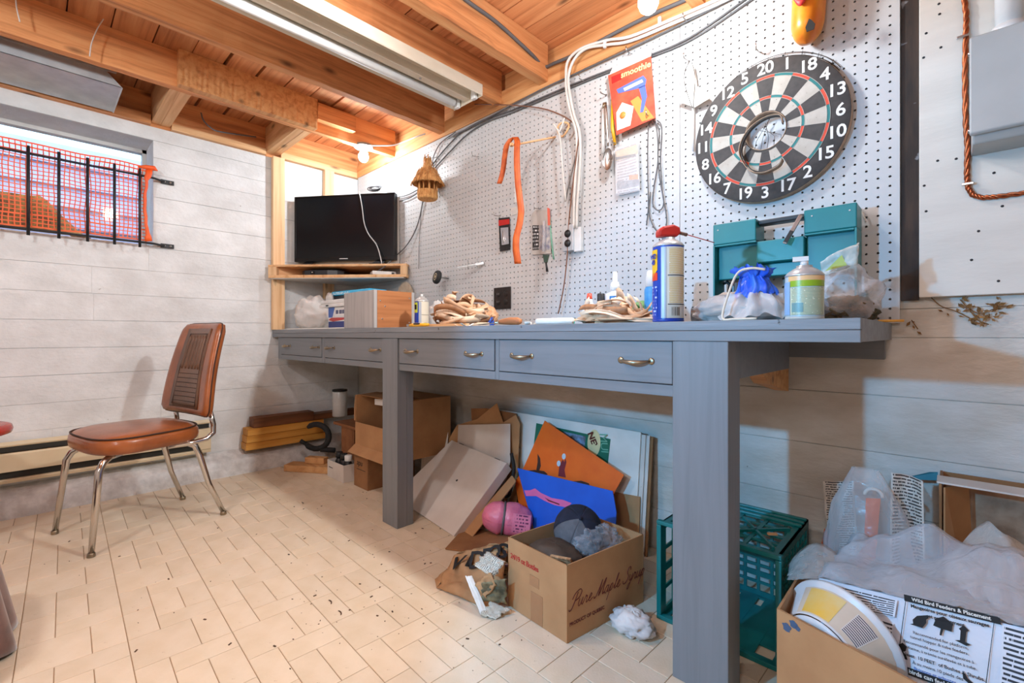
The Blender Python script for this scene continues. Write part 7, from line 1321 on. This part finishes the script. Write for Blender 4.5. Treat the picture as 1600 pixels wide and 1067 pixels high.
# ------------------------------------------------------------------ right corner: carton full of bird food bags
rb_ = thing('carton', 'large brown carton at the right edge holding the bird food bags', 'carton', (3.15, -0.4, 0))
rA, rB = V((2.945, -0.580, 0)), V((3.45, -0.748, 0)); rD = V((2.952, -0.23, 0)); rC = V((3.50, -0.23, 0)); HR = 0.25
wall4(rA, rB, 0.001, HR, 'side_panel', rb_, CARD, 0.005); wall4(rD, rA, 0.001, HR + 0.02, 'side_panel', rb_, CARD, 0.005, zq=HR); wall4(rC, rD, 0.001, HR, 'side_panel', rb_, CARD, 0.005); wall4(rB, rC, 0.001, HR, 'side_panel', rb_, CARD, 0.005)
eF = (rB - rA).normalized(); nF = V((eF.y, -eF.x, 0))
def on_front(a, z, l=0.0006): return rA + eF * a + V((0, 0, z)) + nF * l
for a, z, r_ in ((0.022, 0.222, 0.009), (0.036, 0.236, 0.008), (0.045, 0.232, 0.005)):
    b = MB(); b.at(on_front(a, z), axes(eF, (0, 0, 1), nF)); b.prism([(r_ * (1 + 0.3 * math.sin(k * 2.3)) * math.cos(2 * PI * k / 14), r_ * math.sin(2 * PI * k / 14)) for k in range(14)], 0, 0.0004); part('paint_spot', b, pm('blue_grey_paint', (70, 96, 130), rough=0.6), rb_)
# tub lying on its side
tb_ = thing('plastic_tub', 'white plastic tub with a yellow label lying in the front of the right carton', 'tub', PA(1270, 1000, 2, 0.18))
ad = (-nF * 0.93 + RGT * 0.16 + V((0, 0, 0.20))).normalized(); ux_ = RGT - ad * RGT.dot(ad); ux_.normalize(); uy_ = ad.cross(ux_); TM2 = axes(ux_, uy_, ad)
Bc = PP(1280, 1022, rA - nF * 0.035, nF); TUBW = pm('tub_white', (230, 230, 232), rough=0.35)
def tubr(z): return lerp(0.072, 0.106, z / 0.075)
b = MB(); b.at(Bc, TM2); b.lathe([(0.0, 0.005), (0.052, 0.003), (0.064, 0.0), (0.070, 0.002), (0.072, 0.006)], 48, cap=False); part('base', b, TUBW, tb_)
b = MB(); b.at(Bc, TM2); b.lathe([(tubr(0.0061), 0.0061), (tubr(0.075), 0.075), (0.114, 0.076), (0.115, 0.083), (0.110, 0.085), (0.106, 0.080), (tubr(0.01) - 0.003, 0.012)], 48, cap=False); part('wall', b, TUBW, tb_)
def tpatch(a0, a1, z0, z1, m, nm, l=0.0006): b = MB(); b.at(Bc, TM2); b.sheet(lambda u, v: V(((tubr(lerp(z0, z1, v)) + l) * math.cos(lerp(a0, a1, u)), (tubr(lerp(z0, z1, v)) + l) * -math.sin(lerp(a0, a1, u)), lerp(z0, z1, v))), 16, 1); return part(nm, b, m, tb_)
R_ = math.radians
tpatch(R_(-40), R_(150), 0.010, 0.070, pm('tub_label', (226, 208, 186), rough=0.45), 'label'); tpatch(R_(98), R_(140), 0.012, 0.066, pm('tub_yellow', (240, 188, 60), (226, 206, 150), rough=0.45, sc=(10, 10, 10)), 'yellow_panel', 0.001); tpatch(R_(58), R_(84), 0.018, 0.062, print_lines('tub_barcode', (222, 214, 206), (70, 66, 84), 12, 0.15, 1.5, 0.04), 'barcode', 0.001); tpatch(R_(-30), R_(18), 0.012, 0.050, YELLOW, 'yellow_panel', 0.001)
la = R_(14); lc = Bc + TM2 @ V(((tubr(0.045) + 0.0016) * math.cos(la), (tubr(0.045) + 0.0016) * math.sin(la), 0.045)); ln = TM2 @ V((math.cos(la), math.sin(la), -0.28)).normalized(); le = TM2 @ V((-math.sin(la), math.cos(la), 0)); lz = ln.cross(le)
for r_, m, l in ((0.026, pm('logo_green', (20, 110, 60), rough=0.5), 0.0), (0.0225, PAPER, 0.0006)): b = MB(); b.at(lc + ln * l, axes(le, lz, ln)); b.prism([(r_ * math.cos(2 * PI * k / 24), r_ * 0.8 * math.sin(2 * PI * k / 24)) for k in range(24)], 0, 0.0004); part('logo_disc', b, m, tb_)
letters('Bes', lc + ln * 0.0016, le, lz, 0.02, INK, tb_, bold=0.0006)
# front seed bag: printed panel
sb = thing('seed_bag', 'white printed bird seed bag with feeder pictures in the right carton', 'bag', V((3.25, -0.5, 0.1)))
sn = (nF + V((0.0, 0, 0.26))).normalized(); sp0 = rA + eF * 0.16 - nF * 0.128 + V((0, 0, HR)); ex = eF - sn * eF.dot(sn); ex.normalize(); ey = sn.cross(ex)
if ey.z < 0: ey = -ey
def S2(u, v, l=0.0): return PP(u, v, sp0 + sn * l, sn)
SBW = pm('seed_bag_white', (226, 228, 236), (214, 218, 230), rough=0.35, sc=(8, 8, 8), bmp=0.25, bsc=(14, 14, 14))
o0 = S2(1300, 908); exl, eyl = 0.42, 0.36
a_top = (S2(1600, 982) - S2(1300, 908)).normalized(); a_up = sn.cross(a_top); a_up = a_up if a_up.z > 0 else -a_up
def bagpt(u, v): return o0 + a_top * lerp(-0.03, 0.46, u) - a_up * lerp(0.0, 0.215, v)
b = MB(); b.sheet(lambda u, v: bagpt(u, v) + sn * (0.004 * NZ.noise(V((u * 4, v * 4, 0)))) - sn * 0.004, 20, 14)
part('front', b, SBW, sb)
b = MB(); b.sheet(lambda u, v: bagpt(u, v) - sn * (0.006 + 0.09 * math.sin(PI * u) * math.sin(PI * min(1, v + 0.05)) ** 0.6), 20, 14); part('back', b, SBW, sb)
# text is laid along the bag's top edge
TS = 0.0
def tl_(txt, u, v, size, m=INK, bold=0.0, al='CENTER', par=sb): return letters(txt, S2(u, v, 0.0012), a_top, a_up, size, m, par, bold=bold, align=al)
def spoly(px, m, nm, l=0.0009): pts = [S2(u, v, l) for u, v in px]; b = MB(); b.slab(pts, sn * 0.0003); return part(nm, b, m, sb)
kpx = (S2(1500, 1000) - EYE).dot(FWD) / FPX      # metres per pixel on the panel, roughly
def band_(u, v, w, h): c = S2(u, v, 0.0009); b = MB(); b.slab([c - a_top * w / 2 - a_up * h / 2, c + a_top * w / 2 - a_up * h / 2, c + a_top * w / 2 + a_up * h / 2, c - a_top * w / 2 + a_up * h / 2], sn * 0.0003); part('title_band', b, INK, sb)
band_(1483, 950.5, 118 * kpx, 10 * kpx); tl_('Wild Bird Feeders & Placement', 1483, 950.5, 7.6 * kpx, INK_WHITE, 0.0002)
tl_('Mangeoires pour oiseaux sauvages', 1481, 961.0, 6.9 * kpx, INK, 0.0002); tl_('et emplacement', 1478, 969.5, 6.9 * kpx, INK, 0.0002)
tl_('Recommended for platform,', 1468, 1000, 6.0 * kpx); tl_('tunnel hopper & tube feeders.', 1466, 1007.5, 6.0 * kpx); tl_('Recommand\u00e9 pour les mangeoires \u00e0', 1464, 1017, 6.0 * kpx); tl_('plate-forme, \u00e0 tr\u00e9mie sur\u00e9lev\u00e9e et \u00e0 tube.', 1462, 1025, 5.8 * kpx)
tl_('At least  10 FEET  of Bushes & Shrubs.', 1468, 1039, 6.8 * kpx, INK, 0.0001); tl_('\u00c0 au moins 10 pieds des', 1464, 1047.5, 6.4 * kpx); tl_('Buissons et arbustes', 1460, 1055, 6.4 * kpx, pm('blue_ink', (36, 96, 190), rough=0.6))
band_(1472, 1067, 135 * kpx, 11 * kpx); tl_('So birds can feel Safe & Secure', 1472, 1067, 8.6 * kpx, INK_WHITE, 0.0002)
for u0 in (1415, 1553): spoly(((u0, 936 if u0 < 1500 else 970), (u0 + 1, 936 if u0 < 1500 else 970), (u0 - 17, 1072 if u0 < 1500 else 1110), (u0 - 18.5, 1072 if u0 < 1500 else 1110)), INK, 'rule')
spoly(((1426, 968), (1433, 962), (1450, 961), (1451, 966), (1447, 968), (1447, 973), (1441, 981), (1422, 975), (1427, 974)), INK, 'feeder_picture')
spoly(((1460, 967), (1474, 963), (1490, 976), (1488, 978), (1487, 987), (1474, 983), (1471, 993), (1468, 992), (1470, 982), (1458, 977), (1461, 970)), INK, 'feeder_picture')
spoly(((1498, 982), (1506, 977), (1514, 985), (1510, 987), (1508, 1003), (1517, 1007), (1510, 1009), (1492, 1000), (1500, 1000), (1501, 985)), INK, 'feeder_picture')
spoly(((1404, 1008), (1410, 1004), (1417, 1010), (1415, 1017), (1411, 1018), (1416, 1024), (1418, 1031), (1408, 1028), (1409, 1017)), INK, 'tree_picture')
spoly(((1504, 1051), (1508, 1052), (1512, 1060), (1522, 1068), (1514, 1068), (1505, 1060)), INK, 'bird_picture')
b = MB(); pts = [S2(u, v, 0.0008) for u, v in ((1300, 944), (1398, 964), (1402, 938), (1312, 916))]; b.face(pts, ((0, 0), (1, 0), (1, 1), (0, 1))); part('small_print', b, print_lines('seed_print', (224, 226, 234), (60, 58, 66), 8, 0.38, 24, 0.03), sb)
b = MB(); pts = [S2(u, v, 0.0008) for u, v in ((1352, 1010), (1392, 1022), (1396, 974), (1340, 956))]; b.face(pts, ((0, 0), (1, 0), (1, 1), (0, 1))); part('small_print', b, MATS['seed_print'], sb)
b = MB(); pts = [S2(u, v, 0.0008) for u, v in ((1560, 1110), (1680, 1140), (1690, 1010), (1566, 976))]; b.face(pts, ((0, 0), (1, 0), (1, 1), (0, 1))); part('small_print', b, print_lines('seed_print_bold', (224, 226, 234), (40, 38, 44), 17, 0.38, 16, 0.03), sb)
# clear empty upper part of the same bag
b = MB()
def ctop(u, v):
    p = bagpt(u, 0); h = lerp(0.0, 0.12, v) * (0.45 + 0.55 * math.sin(PI * min(1, u * 0.8 + 0.15))); q = p + a_up * h * 0.7 - nF * (0.16 * v) + V((0, 0, 1)) * (0.035 * NZ.noise(V((u * 5, v * 3, 3))) * min(1, v * 4) + 0.02 * abs(NZ.noise(V((u * 11, v * 6, 1))))); return q
b.sheet(ctop, 40, 14); part('clear_top', b, FILM, sb, solid=0.0004)
# standing clear bag with orange and printed back
yb2 = -0.20
st_ = thing('clear_seed_bag', 'tall standing clear bag with an orange strip and rows of print by the wall', 'bag', PY(1365, 850, yb2))
SPR = print_lines('bag_back_print', (214, 206, 196), (70, 64, 62), 30, 0.42, 20, 0.06, 0.4)
zb2 = 0.05
def Q(u, v, y=yb2): return PY(u, v, y)
b = MB(); P0, P1, P2, P3 = Q(1390, 900), Q(1446, 900), Q(1442, 752), Q(1392, 738); b.sheet(lambda u, v: lerp(lerp(P0, P1, u), lerp(P3, P2, u), v) + V((0, 0.02 * math.sin(PI * u) - 0.01 * NZ.noise(V((u * 4, v * 5, 0))), 0)), 10, 16); part('printed_panel', b, SPR, st_, solid=0.0006)
b = MB(); P0, P1, P2, P3 = Q(1292, 860, -0.14), Q(1340, 860, -0.14), Q(1334, 752, -0.14), Q(1286, 752, -0.14); b.sheet(lambda u, v: lerp(lerp(P0, P1, u), lerp(P3, P2, u), v) + V((0, 0.012 * NZ.noise(V((u * 4, v * 5, 4))), 0)), 10, 14); part('printed_panel', b, SPR, st_, solid=0.0006)
ORB = pm('orange_film', (240, 104, 26), rough=0.35)
b = MB(); pts = [Q(u, v, yb2 - 0.012) for u, v in ((1353, 778), (1376, 779), (1368, 872), (1332, 905), (1334, 878), (1350, 850))]; b.slab(pts, (0, 0.001, 0)); part('orange_strip', b, ORB, st_)
b = MB(); pts = [Q(u, v, -0.145) for u, v in ((1288, 825), (1294, 836), (1300, 862), (1282, 858))]; b.slab(pts, (0, 0.001, 0)); part('orange_strip', b, ORB, st_)
b = MB(); q = Q(1365, 775, yb2 - 0.013); b.tube([q + V((0.018 * math.cos(a), 0, 0.018 * math.sin(a))) for a in [PI * k / 12 for k in range(13)]], 0.004, 8); part('handle_loop', b, PAPER, st_)
b = MB()
def cb(u, v):
    a = 2 * PI * u; w = lerp(0.095, 0.016 + 0.012, v ** 2.2); d = lerp(0.06, 0.01, v ** 2); c = lerp(Q(1358, 905, yb2 - 0.03), Q(1352, 732, yb2), v); r = 1 + 0.12 * NZ.noise(V((math.cos(a) * 2, math.sin(a) * 2, v * 4))) + 0.08 * abs(NZ.noise(V((math.cos(a) * 4, math.sin(a) * 4, v * 7))))
    return c + V((w * math.cos(a) * r, d * math.sin(a) * r, 0))
b.sheet(cb, 44, 26); part('clear_film', b, film('bag_clear', (236, 234, 236), 0.34, 0.1, 18), st_)
# loose clear bags over the carton
b = MB(); g0 = PA(1256, 905, 1, -0.42)
def lb(u, v):
    px = lerp(1232, 1330, u); py = lerp(905, 848 + 40 * (2 * u - 0.9) ** 2, v); p = PY(px, py, lerp(-0.44, -0.36, v)); return p + V((0, -0.03 * abs(NZ.noise(V((u * 4, v * 4, 2)))) - 0.02 * math.sin(PI * v) * math.sin(PI * u), 0.0))
b.sheet(lb, 26, 16); one('loose_bag', b, film('loose_film', (226, 220, 214), 0.36, 0.12, 22), 'loose clear plastic bag bulging over the left side of the right carton', 'bag', solid=0.0004)
b = MB()
def rbag(u, v):
    px = lerp(1478, 1640, u); base = lerp(905, 985, u); topv = 815 + 150 * abs(u - 0.42) ** 1.25; py = lerp(base, topv, v); p = PY(px, py, lerp(-0.40, -0.26, v)); return p + V((0, -0.05 * abs(NZ.noise(V((u * 5, v * 3, 6)))) - 0.02 * math.sin(u * 14) * v, 0))
b.sheet(rbag, 40, 20); one('loose_bag', b, film('milky_bag', (226, 216, 208), 0.55, 0.25, 16), 'milky clear plastic bag peaked at the right edge of the picture', 'bag', solid=0.0004)
# dark carton against the wall at far right
fr_ = thing('carton', 'dark open carton leaning against the wall at the far right', 'carton', (3.35, -0.1, 0))
D0 = PY(1468, 746, -0.10); zT2 = D0.z
for nm, a in (('side_panel', (D0.x, D0.x + 0.005, -0.16, -0.012, 0.001, zT2)), ('back_panel', (D0.x + 0.0055, D0.x + 0.55, -0.017, -0.012, 0.001, zT2 - 0.002)), ('side_panel', (D0.x + 0.5505, D0.x + 0.5555, -0.16, -0.012, 0.001, zT2))): b = MB(); b.box(*a); part(nm, b, CARD_D, fr_)
b = MB(); b.slab([(D0.x - 0.004, -0.165, zT2 + 0.0005), (D0.x + 0.55, -0.165, zT2 + 0.0005), (D0.x + 0.55, -0.11, zT2 + 0.004), (D0.x - 0.004, -0.11, zT2 + 0.004)], (0, 0, 0.004)); part('top_flap', b, CARD_W, fr_)
b = MB(); b.slab([(D0.x + 0.012, -0.03, 0.30), (D0.x + 0.52, -0.03, 0.26), (D0.x + 0.52, -0.022, 0.44), (D0.x + 0.012, -0.022, 0.45)], (0, 0.003, 0)); part('inner_sheet', b, pm('stained_paper', (176, 150, 126), (120, 92, 70), rough=0.8, sc=(12, 12, 12)), fr_)
b = MB(); b.slab([(D0.x + 0.008, -0.155, 0.02), (D0.x + 0.07, -0.05, 0.02), (D0.x + 0.05, -0.05, zT2 - 0.01), (D0.x + 0.008, -0.155, zT2 - 0.01)], (0.003, 0, 0)); part('inner_flap', b, CARD, fr_)
b = MB(); q = D0; b.slab([(q.x - 0.08, -0.06, zT2 - 0.03), (q.x - 0.004, -0.05, zT2 - 0.02), (q.x - 0.004, -0.05, zT2 + 0.002), (q.x - 0.02, -0.055, zT2)], (0, 0.002, 0)); part('torn_corner', b, pm('teal_tape', (70, 150, 170), rough=0.4), fr_)
# ------------------------------------------------------------------ left edge: red stool, brown blanket on a stool
rs = thing('red_stool', 'red painted stool of which only the seat edge shows at the left', 'stool', (0.42, -1.99, 0))
REDG = pm('glossy_red_paint', (186, 44, 24), rough=0.2); sc2 = V((0.40, -1.955, 0))
b = MB(); b.at(sc2); b.lathe([(0.0, 0.435), (0.19, 0.435), (0.206, 0.441), (0.21, 0.455), (0.206, 0.470), (0.19, 0.476), (0.0, 0.478)], 40); part('seat', b, REDG, rs)
for k in range(4):
    a = PI / 4 + k * PI / 2; b = MB(); b.tube([sc2 + V((0.10 * math.cos(a), 0.10 * math.sin(a), 0.434)), sc2 + V((0.14 * math.cos(a), 0.14 * math.sin(a), 0.001))], [0.018, 0.014], 10); part('leg', b, REDG, rs)
VEL = pm('brown_velvet', (120, 84, 76), (84, 56, 50), rough=0.75, sc=(16, 16, 16)); VEL.node_tree.nodes['Principled BSDF'].inputs['Sheen Weight'].default_value = 0.6
ot2 = thing('footstool', 'small footstool under the brown blanket at the left edge', 'stool', (1.345, -1.995, 0)); tc2 = V((1.345, -1.995, 0))
b = MB(); b.cbox(tc2 + V((0, 0, 0.30)), (0.40, 0.36, 0.10)); part('cushion', b, CARD_D, ot2, bevel=0.03)
for sx in (-1, 1):
    for sy in (-1, 1): b = MB(); b.tube([tc2 + V((sx * 0.16, sy * 0.14, 0.249)), tc2 + V((sx * 0.17, sy * 0.15, 0.001))], 0.016, 10); part('leg', b, W_PINE_Z, ot2)
b = MB()
def blank(u, v):
    a = 2 * PI * u; k = (abs(math.cos(a)) ** 5 + abs(math.sin(a)) ** 5) ** (-1 / 5); x, y = 0.215 * k * math.cos(a), 0.205 * k * math.sin(a)
    if v < 0.3: t = v / 0.3; return tc2 + V((x * t, y * t, 0.368 - 0.006 * t * t))
    t = (v - 0.3) / 0.7; f = 1 + t * (0.22 + 0.10 * math.sin(a * 11) + 0.05 * math.sin(a * 5)); return tc2 + V((x * f, y * f, lerp(0.36, 0.02 + 0.02 * math.sin(a * 3), t)))
b.sheet(blank, 120, 22); one('blanket', b, VEL, 'brown velvet blanket hanging in folds at the left edge of the picture', 'blanket', solid=0.004)

# ------------------------------------------------------------------ grit and crumbs on the floor
b = MB()
for k in range(230):
    u, v = (rnd.uniform(430, 900), rnd.uniform(740, 1010)) if k < 170 else (rnd.uniform(60, 900), rnd.uniform(820, 1060))
    p = PZ(u, v, 0.0004)
    if p.y > -0.03: continue
    s_ = rnd.choice((0.001, 0.0014, 0.002, 0.0032)); a = rnd.uniform(0, 3); b.at(p, RZ(a)); b.box(-s_ * rnd.uniform(0.6, 2), s_, -s_ * 0.6, s_ * 0.6, 0, s_ * 0.5)
b.at(); tag(one('floor_grit', b, pm('dark_grit', (70, 52, 40), (110, 84, 62), rough=0.9), 'dark grit and crumbs scattered over the vinyl floor', 'dirt'), kind='stuff')
for u, v, l in ((512, 941, 'curved dark wood splinter on the lit floor nearer the camera'), (527, 958, 'short dark wood splinter beside the curved one on the lit floor'), (470, 786, 'dark curl of dirt on the shaded floor before the middle post')):
    p = PZ(u, v, 0.002); b = MB(); b.tube([p + V((0.016 * math.cos(a), 0.010 * math.sin(a), 0)) for a in [0.3 + 0.25 * j for j in range(9)]], [0.0006] + [0.0016] * 7 + [0.0006], 5); one('splinter', b, pm('dark_wood_bit', (74, 50, 34), rough=0.9), l, 'splinter')
